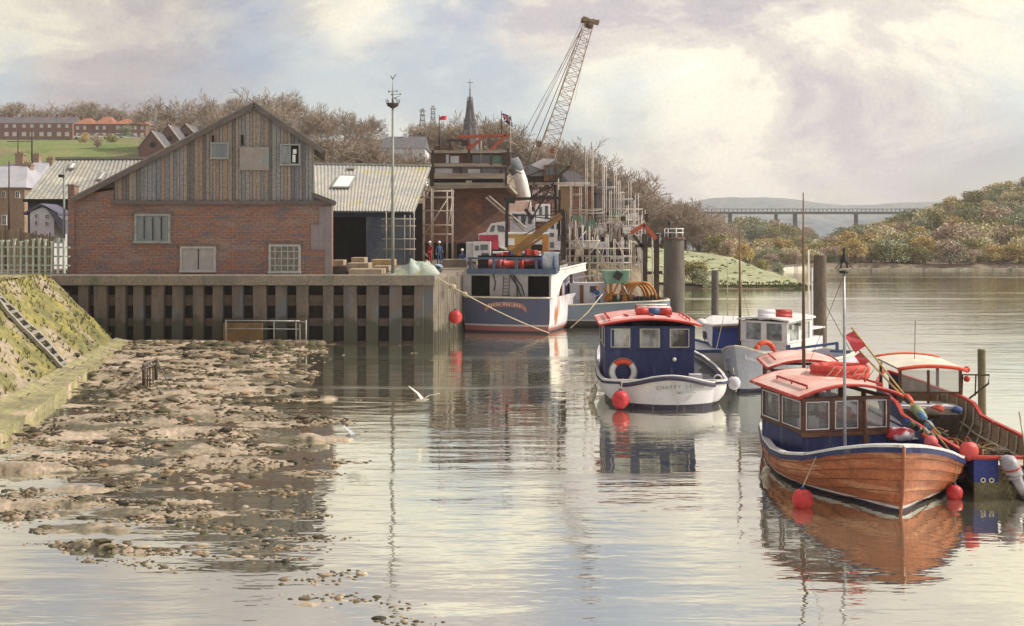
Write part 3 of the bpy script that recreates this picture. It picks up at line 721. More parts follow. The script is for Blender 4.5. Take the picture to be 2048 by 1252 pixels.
# ---------------------------------------------------------------- timber and brick shed
Y0 = 57.0
sh = thing('boat_shed', 'big gabled boat shed with weathered board gable above red brick wall', 'shed', (PX(400,Y0),Y0,3.7))
bk = brickmat('old_brick', (.27,.135,.105), (.195,.11,.095), (.28,.22,.19), blotch=(.14,.13,.16), blotch2=(.30,.135,.075))
def wp(px, py, Y=Y0): return tuple(P(px, py, Y))
b = MB(); b.ext([wp(140,553),wp(140,395),wp(162,387),wp(228,372),wp(228,404),wp(664,404),wp(664,553)], (0,.35,0)); b.build('brick_wall', bk, sh)
SK = Vector((-1.35, 7.0, 0))      # the shed stands on a skewed plot: its side walls run back to the left
for px, zt in ((662.5, 406), (148, 396)):
    b = MB(); x = PX(px,Y0); b.ext([(x-.35,Y0+.36,3.6),(x,Y0+.36,3.6),(x,Y0+.36,PZ(zt,Y0)),(x-.35,Y0+.36,PZ(zt,Y0))], SK); b.build('side_wall', bk, sh)
b = MB(); b.box((PX(137.5,Y0),Y0-.12,3.6), (PX(150,Y0),Y0+.5,PZ(370,Y0))); b.box((PX(136,Y0),Y0-.16,PZ(372,Y0)), (PX(151.5,Y0),Y0+.55,PZ(369,Y0))); b.build('brick_pier', bk, sh)
# boards of the gable
def roofy(px): return 209+(508-px)*.5208 if px < 508 else 209+(px-508)*.633
bd = MB(); px = 229.
rb = random.Random(4)
while px < 627:
    w_ = rb.choice((5.5,6.5,7.5,8.5,9.5)); x1 = min(px+w_, 628); dy = rb.uniform(0,.05); b0 = 401+rb.uniform(-1.5,1.5)
    bd.ext([wp(px+.35,b0,Y0-.08-dy), wp(x1-.35,b0,Y0-.08-dy), wp(x1-.35,roofy(x1)+4,Y0-.08-dy), wp(px+.35,roofy(px)+4,Y0-.08-dy)], (0,.06,0)); px = x1
bd.build('gable_boards', mat('gable_board', (.2,.16,.14), None, 1, .9, stretch=(3,3,.35), grain=.3, gscale=9, bump=.4,
   island=[(.27,.235,.22),(.24,.23,.245),(.29,.24,.205),(.20,.195,.21),(.28,.205,.16),(.20,.175,.165),(.25,.235,.23),(.26,.21,.175),(.15,.135,.13)], c3=(.155,.16,.19), c3scale=.7, c3pos=.6), sh)
b = MB(); b.ext([wp(229,404,Y0+.02), wp(628,404,Y0+.02), wp(628,roofy(628)+5,Y0+.02), wp(508,214,Y0+.02), wp(229,roofy(229)+5,Y0+.02)], (0,.06,0)); b.build('gable_lining', Mt['dark'], sh)
b = MB(); x = PX(627.5,Y0); b.ext([(x-.12,Y0+.08,PZ(405,Y0)),(x,Y0+.08,PZ(405,Y0)),(x,Y0+.08,PZ(288,Y0)),(x-.12,Y0+.08,PZ(288,Y0))], SK); b.build('upper_side_wall', Mt['greywood'], sh)
# roof: two slopes running back, with bargeboards
rm = mat('corrugated_grey', (.20,.19,.18), (.27,.25,.22), .5, .85, grain=.2, bump=.3)
for name, a, c_ in (('roof', (142,397), (508,205.5)), ('roof', (508,205.5), (652,303))):
    b = MB(); A = P(a[0],a[1],Y0-.35); C = P(c_[0],c_[1],Y0-.35); n_ = Vector((-(C-A).z,0,(C-A).x)).normalized()*.07
    b.ext([A, C, C+n_, A+n_], SK*1.04); b.build(name, rm, sh)
bgm = mat('bargeboard', (.17,.14,.13), (.115,.10,.10), 2, .9, stretch=(.6,1,1), grain=.28, bump=.3)
for a, c_ in (((146,400),(508,211.5)), ((508,211.5),(646,303))):
    b = MB(); A = P(a[0],a[1],Y0-.34); C = P(c_[0],c_[1],Y0-.34); b.bar(A, C, .07, .26); b.build('bargeboard', bgm, sh)
b = MB(); b.box((PX(226,Y0),Y0-.22,PZ(409,Y0)), (PX(668,Y0),Y0-.0,PZ(401,Y0))); b.build('beam', bgm, sh)
b = MB(); A = P(627,391,Y0-.3); C = P(672,408,Y0-.3); b.bar(A, C, .07, .18); b.ext([A+Vector((0,0,.1)), C+Vector((0,0,.1)), C+Vector((0,0,.16)), A+Vector((0,0,.16))], SK)
b.ext([wp(628,404,Y0-.06), wp(662,404,Y0-.06), wp(629,393,Y0-.06)], (0,.3,0)); b.build('lean_to_roof', bgm, sh)
gf = mat('window_frame', (.33,.35,.33), (.25,.27,.27), 3, .8, grain=.2)
def window(parent, x0, y0, x1, y1, Y, frame=3.2, panes=(1,1), pm=None, fm=None, bars=1.2, depth=.10, name='window'):
    fm = fm or gf; s_ = Y/FPX
    f = MB(); a = P(x0,y0,Y); c = P(x1,y1,Y); X0, X1, Z1, Z0 = a.x, c.x, a.z, c.z; t = frame*s_
    f.box((X0,Y-depth,Z0),(X0+t,Y+.02,Z1)); f.box((X1-t,Y-depth,Z0),(X1,Y+.02,Z1))
    f.box((X0+t,Y-depth,Z1-t),(X1-t,Y+.02,Z1)); f.box((X0-t*.3,Y-depth-.05,Z0-t*.4),(X1+t*.3,Y+.02,Z0+t*.8))
    for i in range(1, panes[0]):
        x = X0+(X1-X0)*i/panes[0]; f.box((x-bars*s_/2,Y-depth*.8,Z0+t),(x+bars*s_/2,Y-.03,Z1-t))
    for i in range(1, panes[1]):
        z = Z0+(Z1-Z0)*i/panes[1]; f.box((X0+t,Y-depth*.75,z-bars*s_/2),(X1-t,Y-.035,z+bars*s_/2))
    fo = f.build(name, fm, parent)
    g = MB(); g.box((X0+t*.8,Y-.03,Z0+t*.8),(X1-t*.8,Y-.005,Z1-t*.8))
    if Y > 50 and Y < 60 and parent.name.startswith('boat_shed') and y0 > 420:
        l = MB(); l.box((X0-t*1.5,Y-.10,Z1),(X1+t*1.5,Y+.01,Z1+t*1.1)); l.build('lintel', Mt['greywood'], parent)
    ROOTM[fo.name] = ROOTM[parent.name]
    g.build('pane', pm or Mt['glassdark'], fo); return fo
def ps(px, py, Y): return Y
shut = mat('shutter_board', (.25,.27,.27), (.19,.215,.235), 1.4, .85, stretch=(3,1,.6), grain=.25, bump=.3)
pale = mat('pale_shutter', (.40,.37,.36), (.33,.31,.31), 1.4, .85, grain=.22, bump=.2)
window(sh, 270,428,341,485, Y0-.02, 4, (4,1), shut, gf, 1.0)
window(sh, 361,493,432,543, Y0-.02, 4, (2,1), pale, mat('pale_frame', (.46,.45,.43), (.38,.37,.36), 3, .8, grain=.2), 1.3)
window(sh, 538,489,601,545, Y0-.02, 4, (5,4), mat('dusty_pane', (.16,.14,.12), (.22,.20,.17), 5, .4, grain=.4, gscale=9), mat('pale_frame', (.46,.47,.44), (.38,.39,.37), 3, .8, grain=.2), 1.7)
for x, ya, yb_ in ((288,434,478),(305.5,434,480),(322.5,434,479),(396.5,498,538)):
    b = MB(); b.cbox(P(x,(ya+yb_)/2,Y0-.10), (.045,.02,(yb_-ya)/FPX*Y0)); b.build('board_gap', Mt['dark'], sh)
window(sh, 422,285,458,317, Y0-.16, 3, (2,1), shut, gf, 1.0)
b = MB(); b.cbox(P(509,316.5,Y0-.2), (58/FPX*Y0,.06,45/FPX*Y0)); b.box((PX(479,Y0),Y0-.24,PZ(341,Y0)),(PX(540,Y0),Y0-.12,PZ(338,Y0))); b.build('hatch', mat('hatch_board', (.32,.31,.29), (.30,.24,.22), 2.2, .85, grain=.25, c3=(.24,.28,.27), c3scale=1.2), sh)
f = window(sh, 561,288,601,330, Y0-.16, 3, (2,1), Mt['dark'], gf, 2)
b = MB(); b.cbox(P(571,309,Y0-.24), (17/FPX*Y0,.04,34/FPX*Y0)); b.build('shutter', shut, sh)
b = MB(); b.cbox(P(589.5,303,Y0-.22), (7/FPX*Y0,.03,9/FPX*Y0)); b.cbox(P(588,317,Y0-.22), (6/FPX*Y0,.03,15/FPX*Y0)); b.build('loose_paper', Mt['white'], sh)
for x0,y0,x1,y1 in ((482,270,487,290),(424,271,428,284)):
    b = MB(); b.cbox(P((x0+x1)/2,(y0+y1)/2,Y0-.165), ((x1-x0)/FPX*Y0,.04,(y1-y0)/FPX*Y0)); b.build('gap', Mt['dark'], sh)
b = MB(); cm_ = mat('cement_patch', (.27,.23,.23), (.22,.19,.20), 1, .9, grain=.2)
b.box((PX(650,Y0),Y0-.05,3.7),(PX(663,Y0),Y0+.1,PZ(412,Y0))); b.box((PX(638,Y0),Y0-.04,PZ(500,Y0)),(PX(649.8,Y0),Y0+.1,PZ(414,Y0))); b.box((PX(622,Y0),Y0-.03,PZ(500,Y0)),(PX(637.8,Y0),Y0+.1,PZ(449,Y0)))
b.build('cement_patch', cm_, sh)
b = MB(); b.ext([wp(146,391,Y0-.03),wp(226,380,Y0-.03),wp(226,374,Y0-.03),wp(190,380,Y0-.03)], (0,.02,0)); b.build('eave_shade', Mt['dark'], sh)  # dark sliver standing in for the shadow under the eave

# ---------------------------------------------------------------- grey roofed sheds behind
def corr(b, A, B_, C, D, pitch=.32, amp=.045):
    """corrugated sheet: A,B eave ends, D,C ridge ends"""
    A, B_, C, D = map(Vector, (A, B_, C, D)); n = int(max((B_-A).length, (C-D).length)/pitch)*4
    nn = (B_-A).cross(D-A).normalized()
    b.grid(lambda u, v: (A.lerp(B_,u)).lerp(D.lerp(C,u), v)+nn*amp*math.sin(u*n/4*2*math.pi), n, 10)
    e = nn*-.12; b.add([A+e,B_+e,C+e,D+e], [(0,1,2,3)])
roofm = mat('fibre_cement_roof', (.42,.39,.33), (.33,.325,.31), .55, .9, stretch=(1,1,1), grain=.22, gscale=5, bump=.25, c3=(.38,.34,.13), c3scale=.33, c3pos=.60)
def slab(b, A, w_, d_, dirx, diry, th=.1): pass
s2 = thing('workshop', 'long workshop with pale corrugated roof, square skylight and dark open doorway', 'workshop', (PX(750,78),78,3.7))
b = MB(); E1, E2 = P(600,421,77.6), P(829,423,77.6); R2, R1 = P(862,333,90), P(590,328,90)
corr(b, E1, E2, R2, R1); b.build('roof', roofm, s2)
b = MB(); b.bar(R1+Vector((0,0,.08)), R2+Vector((0,0,.08)), .4, .16); b.build('ridge_cap', roofm, s2)
def on_roof(A, B_, C, D, px, py):   # intersection of the view ray with the roof plane
    A = Vector(A); nn = (Vector(B_)-A).cross(Vector(D)-A).normalized(); o_ = Vector((0,0,CAMZ)); d_ = P(px,py,1)-o_
    return o_+d_*((A-o_).dot(nn)/d_.dot(nn)), nn*(1 if nn.z > 0 else -1)
def skylight(parent, A, B_, C, D, pts, m, name='skylight'):
    q_ = []; 
    for p in pts:
        v, nn = on_roof(A,B_,C,D,*p); q_.append(v+nn*.07)
    b = MB(); b.ext(q_, nn*.10); o = b.build(name, m, parent)
    f = MB()
    for i in range(4): f.bar(q_[i]+nn*.1, q_[(i+1) % 4]+nn*.1, .12, .1, up=nn)
    ROOTM[o.name] = ROOTM[parent.name]; f.build('skylight_frame', Mt['steel'], o)
skm = mat('milky_skylight', (.82,.82,.80), (.74,.75,.74), 1, .25, grain=.05, bump=0)
skylight(s2, E1,E2,R2,R1, [(664,378),(699,378),(713,355),(680,354)], skm)
b = MB(); q_ = [on_roof(E1,E2,R2,R1,*p)[0]+Vector((0,0,.08)) for p in ((695,341),(709,341),(711,336),(697,336))]; b.ext(q_, (0,0,.1)); b.build('roof_vent', rm, s2)
b = MB(); YW2 = 78.2
b.box((PX(733,YW2),YW2,3.6),(PX(829,YW2),YW2+.2,PZ(427,YW2))); 
for k in range(13): x = PX(733+k*7.5,YW2); b.box((x-.02,YW2-.04,3.6),(x+.06,YW2,PZ(428,YW2)))
b.build('sheet_wall', mat('blue_grey_sheet', (.10,.135,.16), (.14,.16,.17), .8, .7, grain=.22, c3=(.08,.09,.14), c3scale=.5), s2)
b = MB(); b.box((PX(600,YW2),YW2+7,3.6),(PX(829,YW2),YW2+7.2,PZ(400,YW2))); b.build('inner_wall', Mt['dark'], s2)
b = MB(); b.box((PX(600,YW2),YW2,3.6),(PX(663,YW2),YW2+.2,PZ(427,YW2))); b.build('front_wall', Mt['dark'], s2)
b = MB(); b.box((PX(660,YW2),YW2-.1,PZ(434,YW2)),(PX(829,YW2),YW2+.1,PZ(426,YW2))); b.build('door_track', mat('blue_steel', (.03,.05,.10), None, 2, .6), s2)
b = MB(); b.ext([tuple(P(829,423,78.4)), tuple(P(829,423,78.4)+Vector((0,0,-4.2))), (PX(829,90),90,3.6), (PX(829,90),90,PZ(336,90))], (-.15,0,0)); b.build('end_wall', Mt['rust'], s2)
s3 = thing('store_shed', 'lower store shed left of the brick shed with two small skylights in its grey roof', 'shed', (PX(130,70),70,3.7))
E1, E2, R2, R1 = P(47,398,70), P(290,404,70), P(300,318,76), P(112,319,76)
b = MB(); corr(b, E1, E2, R2, R1); b.build('roof', mat('old_grey_roof', (.34,.32,.27), (.27,.27,.26), .55, .9, grain=.22, gscale=5, bump=.25, c3=(.42,.40,.33), c3scale=.3, c3pos=.56), s3)
b = MB(); b.bar(R1+Vector((0,0,.08)), R2+Vector((0,0,.08)), .4, .16); b.build('ridge_cap', rm, s3)
skylight(s3, E1,E2,R2,R1, [(139,341),(149,341),(156,330),(146,329)], skm)
skylight(s3, E1,E2,R2,R1, [(196,363),(204,363),(215,347),(209,346)], skm)
b = MB(); b.box((PX(50,70)+.1,70.2,3.6),(PX(200,70),70.4,PZ(400,70))); b.build('front_wall', mat('dark_slate_wall', (.05,.045,.06), (.07,.06,.075), 1, .9, grain=.2), s3)
b = MB(); b.box((PX(47,70),69.9,PZ(404,70)),(PX(200,70),70.1,PZ(398,70))); b.build('gutter', Mt['dark'], s3)

# ---------------------------------------------------------------- houses at the left
def house(name, label, x0, x1, yb, ye, yr, Y, depth, wall, roof, hip=.0, cat='house', group=None, wins=(), chim=(), gable=False, over=.25, winm=None, door=None, base=None):
    h = thing(name, label, cat, (PX((x0+x1)/2,Y),Y,PZ(yb,Y)), 0, group)
    X0, X1, Zb, Ze, Zr = PX(x0,Y), PX(x1,Y), PZ(yb,Y), PZ(ye,Y), PZ(yr,Y)
    b = MB()
    if gable:
        b.ext([(X0,Y,Zb-3),(X1,Y,Zb-3),(X1,Y,Ze),((X0+X1)/2,Y,Zr-.1),(X0,Y,Ze)], (0,depth,0)); b.build('wall', wall, h)
        b = MB(); xm = (X0+X1)/2
        for sx, xe in ((-1,X0-over),(1,X1+over)):
            s_ = (Zr-Ze)/(xm-X0); ze = Ze-over*s_
            b.ext([(xe,Y-.2,ze),(xm,Y-.2,Zr),(xm,Y-.2,Zr+.14),(xe,Y-.2,ze+.14)], (0,depth+.4,0))
        ro = b.build('roof', roof, h)
    else:
        b.box((X0,Y,Zb-3),(X1,Y+depth,Ze)); b.build('wall', wall, h)
        b = MB(); a = over; hp = hip*(X1-X0)
        v = [(X0-a,Y-a,Ze-.05),(X1+a,Y-a,Ze-.05),(X1+a,Y+depth+a,Ze-.05),(X0-a,Y+depth+a,Ze-.05),(X0-a+hp,Y+depth/2,Zr),(X1+a-hp,Y+depth/2,Zr)]
        b.add(v, [(0,1,5,4),(1,2,5),(2,3,4,5),(3,0,4),(0,3,2,1)]); ro = b.build('roof', roof, h)
    ROOTM[ro.name] = ROOTM[h.name]
    for cx, ct in chim:
        b = MB(); x = PX(cx,Y); s_ = Y/FPX; yy = Y+(depth*.5 if not gable else 1.5)
        b.box((x-.35,yy-.35,Zr-1.2),(x+.35,yy+.35,PZ(ct,Y)-.25)); b.box((x-.42,yy-.42,PZ(ct,Y)-.35),(x+.42,yy+.42,PZ(ct,Y)-.2))
        for d_ in (-.15,.18): b.lathe((x+d_,yy,PZ(ct,Y)-.2), [(.1,0),(.08,.35)], 8)
        b.build('chimney', wall if chim and wall else Mt['slate'], ro)
    for (a0,b0,a1,b1) in wins:
        window(h, a0,b0,a1,b1, Y-.02, (a1-a0)*.12, (2,2), winm or Mt['glassdark'], Mt['white'], (a1-a0)*.06, .08)
    return h
tan = mat('tan_render', (.33,.235,.165), (.27,.19,.14), .8, .9, grain=.22, gscale=6)
slw = mat('frosty_slate', (.42,.41,.44), (.34,.34,.38), .9, .8, grain=.2, bump=.2)
h = house('cottage', 'tan walled cottage at the left edge with pale slate roof', -60,49,520,374,322, 92,7, tan, slw, .33, wins=[(4,383,12,396),(31,383,40,396),(4,430,14,450)], chim=[(4,296),(20,318)])
h = house('cottage', 'small cottage with bluish slate roof just behind the tan cottage', 36,76,470,350,318, 118,7, tan, slw, .2, chim=[(46,300),(74,308)])
wh = house('white_house', 'little white gabled house with four small windows seen over the wooden fence', 60,108,515,424,411, 66.9,2.0, Mt['lilacwhite'], mat('purple_slate', (.10,.09,.14), (.13,.12,.17), 1, .8, grain=.2), 0, gable=True, over=.35,
   wins=[(70,428,76,436),(91,429,97,437),(70,442,76,450),(91,443,97,451)], winm=Mt['dark'])
b = MB(); b.ext([tuple(P(87,409,66.7)),tuple(P(127,440,66.7)),tuple(P(126,468,66.7)),tuple(P(109,440,66.7))], (0,1.8,0)); b.build('side_roof', mat('purple_slate2', (.15,.14,.19), (.12,.11,.15), 1, .8, grain=.2), wh)
# terraces on the hill
tb = brickmat('terrace_brick', (.25,.11,.08), (.21,.10,.085), (.22,.15,.13), .9, .3)
hz_slate = mat('hill_slate', (.115,.10,.115), (.15,.13,.13), .4, .9, grain=.15, gscale=2)
for i in range(5):
    x0 = -30+i*35
    house('terraced_house', 'dark slate roofed terraced brick house, %s from the left on the hill' % ordn[i], x0,x0+34.6,281,246,230, 300,8, tb, hz_slate, 0, group='terraced houses on the hill',
      wins=[(x0+4,264,x0+12,272),(x0+20,264,x0+28,272),(x0+5,249,x0+11,255),(x0+21,249,x0+27,255)], winm=Mt['lilacwhite'], chim=[(x0+8,224),(x0+28,225)], over=.1)
orr = mat('orange_tiles', (.36,.15,.085), (.28,.12,.08), .4, .9, grain=.2, gscale=2)
for i, (x0, x1, pk) in enumerate([(148,186,233),(187,227,230),(228,262,235),(263,292,238)]):
    house('tiled_house', 'orange tiled brick house, %s from the left beside the slate terrace' % ordn[i], x0,x1,282,248,pk, 290,7, tb, orr, .42, group='orange tiled houses on the hill',
      wins=[(x0+4,266,x0+11,275),(x0+18,266,x0+25,275),(x0+5,252,x0+10,259),(x0+19,252,x0+24,259)], winm=Mt['lilacwhite'], chim=[(x0+6,228)], over=.3)
for i, (x0, x1, pk, Y, yb, ye) in enumerate([(345,398,248,194,300,276),(312,362,250,188,310,284),(277,330,262,182,325,296)]):
    hh = house('gabled_cottage', ('rearmost','middle','nearest')[i]+' of the three dark brick gables stepping up the field edge', x0,x1,yb,ye,pk, Y,9, brickmat('dark_gable_brick', (.17,.085,.07), (.13,.07,.06), (.16,.11,.1), .8,.3), Mt['slate'], 0, gable=True, over=.15, chim=[((x0+x1)/2-4,pk-6)], group='brick gables by the field')
    b = MB(); b.lathe(P((x0+x1)/2+2,(ye+pk)/2+10,Y-.1), [(0,-.05),(.5,-.05),(.5,.05),(0,.05)], 12, 'Y'); b.build('round_window', Mt['dark'], hh)
    b = MB(); b.bar(P((x0+x1)/2,pk-.5,Y-.35), P(x1+1,ye,Y-.35), .2, .22); b.build('verge', Mt['cream'], hh)
b = MB(); b.box((PX(352,205),204,PZ(290,205)),(PX(420,205),211,PZ(265,205))); fb = thing('flat_roofed_hall', 'cream flat roofed building behind the brick gables', 'building', (PX(386,205),205,PZ(290,205))); b.build('wall', tb, fb)
b = MB(); b.box((PX(350,205),203.6,PZ(265,205)),(PX(422,205),211.4,PZ(259,205))); b.build('roof', Mt['cream'], fb)
# road wall and parked cars before the terrace
b = MB(); b.box((PX(-30,276),276,PZ(296,276)),(PX(276,276),276.4,PZ(278,276))); tag(b.build('garden_wall', mat('dark_stone', (.13,.11,.115), (.17,.14,.13), .4, .9, grain=.25, gscale=2)), 'long dark stone wall along the top of the green field', 'wall')
wm_ = mat('white_car', (.7,.7,.7), None, 2, .35, grain=.05, bump=0)
def car(x, y, z, label, m):
    c = thing('parked_car', label, 'car', (x,y,z), 0, 'cars parked before the terrace')
    b = MB(); b.ext([(x-2.1,y,z+.3),(x+2.1,y,z+.3),(x+2.1,y,z+.8),(x+1.5,y,z+.92),(x-1.4,y,z+.92),(x-2.1,y,z+.8)], (0,1.7,0)); b.build('body', m, c, bevel=.06)
    b = MB(); b.ext([(x-1.2,y+.1,z+.92),(x+1.3,y+.1,z+.92),(x+.8,y+.15,z+1.42),(x-.7,y+.15,z+1.42)], (0,1.45,0)); b.build('window', Mt['glassdark'], c)
    b = MB(); b.box((x-.75,y+.12,z+1.42),(x+.85,y+1.6,z+1.5)); b.build('roof', m, c)
    for dx in (-1.3,1.3):
        b = MB(); b.lathe((x+dx,y-.05,z+.32), [(.0,0),(.32,0),(.32,.2),(0,.2)], 12, 'Y'); b.build('wheel', Mt['black'], c)
for i, px in enumerate((162,180,200,219,234,262)):
    Y = 283+i*.2; car(PX(px,Y), Y, PZ(276+(i==5)*2,Y)-.3, '%s from the left of the white cars parked above the field wall' % ordn[i], wm_)
# white villa with slate roof
house('white_villa', 'white rendered villa with dark slate roof and chimneys behind the mast', 762,850,335,296,268, 180,9, mat('villa_white', (.68,.70,.73), (.6,.62,.66), .5, .7, grain=.1), Mt['slate'], .06, 'villa',
   wins=[(815,305,822,312),(815,317,822,324),(782,305,789,313),(783,318,789,326),(838,305,844,312)], chim=[(768,261),(806,260)])
# ---------------------------------------------------------------- fences at left
pf = thing('picket_fence', 'pale green picket fence on top of the mossy bank', 'fence', P(60,545,56.3))
pfm = mat('pale_green_paint', (.56,.60,.50), (.40,.47,.38), 3, .7, grain=.25, bump=.2)
for k in range(12):
    px = -8+k*12.4; h0 = 480+rnd.uniform(-3,5)
    b = MB(); A = P(px,547,56.2); T = P(px+rnd.uniform(-1,1),h0,56.2); b.bar(A, T, .13, .09, up=(1,0,0)); b.cbox(T+Vector((0,0,.03)), (.17,.12,.10)); b.build('picket', pfm, pf)
for py in (494,512,530):
    b = MB(); b.bar(P(-14,py,56.32), P(140,py+1,56.32), .06, .09); b.build('rail', pfm, pf)
tf = thing('board_fence', 'tan vertical board fence behind the pale green pickets', 'fence', P(50,520,66))
b = MB(); px = -12
while px < 108:
    w_ = rb.uniform(3.2,4.6); T = 458+px*.13+rb.uniform(-2.5,2.5); b.ext([wp(px,545,66),wp(px+w_-.5,545,66),wp(px+w_-.5,T,66),wp(px,T,66)], (0,.05,0)); px += w_
b.build('boards', mat('tan_boards', (.34,.26,.17), None, 1, .9, grain=.25, island=[(.34,.26,.17),(.27,.20,.14),(.39,.31,.21),(.22,.16,.12)]), tf)
for px in (12,42,72,100):
    b = MB(); b.rod(P(px,545,65.8), P(px,452+px*.13,65.8), .045); b.build('post', Mt['darkwood'], tf)
# poles at left
def pole(label, px, y0, y1, Y, r=.07, cross=(), m=None, name='utility_pole'):
    t = thing(name, label, 'pole', P(px,y1,Y)); b = MB(); b.tube([P(px,y1,Y), P(px,y0,Y)], [r*1.25, r*.8], 8); b.build('shaft', m or Mt['darkwood'], t)
    for (xa, xb, py) in cross:
        b = MB(); b.bar(P(xa,py,Y-.1), P(xb,py,Y-.1), .05, .05); b.build('crossarm', m or Mt['darkwood'], t)
    return t
pole('dark pole at far left rising before the tan cottage', 18,322,486, 70, .05)
pole('dark pole standing left on the green field edge', 36,262,345, 100, .05)
pole('taller dark pole with thin cross wires over the small cottage', 64,262,375, 96, .08, [(14,66,283)])
lp = pole('grey green lamp column beside the left end of the brick shed', 128,334,552, 58.5, .07, [(122,130,352)], mat('lamp_green', (.22,.26,.24), None, 3, .6), 'lamp_column')
b = MB(); b.cbox(P(123,352,58.4), (.28,.2,.16)); b.build('lamp_head', Mt['black'], lp)
# drain ladder up the bank
dl = thing('bank_steps', 'concrete ladder steps climbing the mossy bank', 'steps', (-18.4,42.5,.3))
stm = mat('worn_concrete', (.36,.33,.28), (.27,.25,.21), 2, .9, grain=.25)
def bk_(t, s_): 
    y = 42.3+s_; u = (54.2-y)/(54.2-18); p = bank(u, t); return Vector((p.x+.05, p.y, p.z+.16))
for s_ in (-.55,.55):
    b = MB(); 
    for k in range(12): b.bar(bk_(k/12,s_), bk_((k+1)/12,s_), .12, .14)
    b.build('side_rail', stm, dl)
for k in range(13):
    b = MB(); t = .02+k*.08; a, c = bk_(t,-.5), bk_(t,.5); b.bar(a-Vector((0,0,.02)), c-Vector((0,0,.02)), .20, .10); b.build('step', stm, dl)
b = MB()
for k in range(13):
    t = .06+k*.08; b.bar(bk_(t,-.48)-Vector((0,0,.10)), bk_(t,.48)-Vector((0,0,.10)), .26, .05)
b.build('recess', Mt['dark'], dl)
# rack standing in the mud
rk_ = thing('fish_rack', 'small dark iron rack with splayed stays standing in the mud', 'rack', P(300,778,38))
def rp(px, py, Y): return P(px, py, Y)
Yr = 38.5
for (px, y0, y1, Y) in ((288,731,781,38.2),(295,728,775,38.8),(300,726,772,39.4),(306,722,768,40.0),(312,719,764,40.6)):
    b = MB(); b.rod(P(px,y0,Y), Vector((PX(px,Y),Y,-.05)), .07 if px in (288,312) else .03); b.build('post', Mt['darkwood'], rk_)
for dy in (0,9):
    b = MB(); b.rod(P(286,729+dy,38.1), P(314,717+dy,40.7), .045); b.build('rail', Mt['greywood'], rk_)
for a, c in (((288,735,38.2),(240,782,37.4)),((313,720,40.6),(345,772,38.0)),((292,745,38.5),(328,795,36.6))):
    b = MB(); A = P(*a); Y = c[2]; b.rod(A, Vector((PX(c[0],Y),Y,.0)), .028); b.build('stay', Mt['greywood'], rk_)
# ---------------------------------------------------------------- slabs, heap and people on the quay
stone = mat('sawn_stone', (.42,.34,.24), (.32,.25,.18), 1.6, .9, grain=.25, bump=.3)
def slab_(label, x0, x1, y0, y1, Y, d=1.6, m=None, rz=0):
    a = P(x0,y1,Y); c = P(x1,y0,Y)
    b = MB(); z0 = max(a.z, 3.665); b.cbox(((a.x+c.x)/2, Y+d/2, (z0+c.z)/2), (c.x-a.x, d, c.z-z0), rz=rz)
    return tag(b.build('stone_block', m or stone, bevel=.03), label, 'stone block', 'sawn stone blocks stacked on the quay')
slab_('dark stone block at the left end of the quay stack', 666,694,532,549, 57.2, 1.5, Mt['darkwood'])
slab_('longest pale stone block at the front of the quay stack', 697,764,538,549.5, 56.8, 1.8)
slab_('flat stone slab lying behind the longest front block', 694,737,526,538, 59.4, 1.6)
slab_('small stone block in front of the dark doorway', 702,729,515,527, 61.2, 1.4)
slab_('stone block just left of the dark doorway opening', 665,687,520,531, 60.2, 1.2)
slab_('wide ochre slab behind the tall mast', 742,787,519,532, 61.0, 1.6, mat('ochre_stone', (.45,.32,.16), (.36,.26,.15), 1.5, .9, grain=.25))
slab_('stone slab under the ochre slab behind the mast', 746,778,532,542, 59.2, 1.5)
slab_('low pale plank stack right of the tarpaulin heap', 884,932,519,536, 70, 2.2, mat('grey_block', (.27,.22,.17), (.2,.17,.14), 1.5, .9, grain=.25))
b = MB(); b.box((PX(866,67),66,3.5),(PX(941,67),72,PZ(541,67)+.12)); b.box((PX(868,67),65.95,PZ(551,67)),(PX(941,67),66.1,PZ(543,67)));
tag(b.build('jetty_deck', mat('pale_plank', (.50,.43,.32), (.38,.32,.24), 2, .85, stretch=(.4,3,1), grain=.22)), 'pale planked jetty edge between the quay corner and the blue trawler', 'jetty')
# tarpaulin heap
b = MB()
def hf(u, v):
    x = PX(783,58.5)+u*2.75; y = 57.3+v*2.0; e = math.sin(math.pi*u)**.6*math.sin(math.pi*min(1,v*1.0))**.5
    return Vector((x, y, 3.67+e*(.62+.38*fbm(u*4+1, v*3, 3))*(1.15 if u > .4 else .8)))
b.grid(hf, 36, 16)
tag(b.build('tarpaulin_heap', mat('tarpaulin', (.30,.36,.31), (.42,.46,.42), 1.6, .8, grain=.25, c3=(.33,.34,.20), c3scale=.9, c3pos=.52)), 'crumpled grey green tarpaulin heap beside the tall mast', 'tarpaulin')
b = MB(); b.torus((PX(873,60),60,3.85), .22, .13, (0,-.5,1)); tag(b.build('tyre', Mt['black']), 'black tyre lying at the right of the tarpaulin heap', 'tyre')
b = MB()
for k in range(14): b.ball((PX(868,62)+rnd.uniform(-.4,.5), 62+rnd.uniform(-.3,.3), 3.72+rnd.uniform(0,.35)), rnd.uniform(.12,.24), 8, 6, (1.3,1,.8), .5)
tag(b.build('net_heap', mat('blue_net', (.22,.32,.42), (.4,.45,.48), 4, .9, grain=.3)), 'pale blue bundled net at the feet of the red suited worker', 'net')
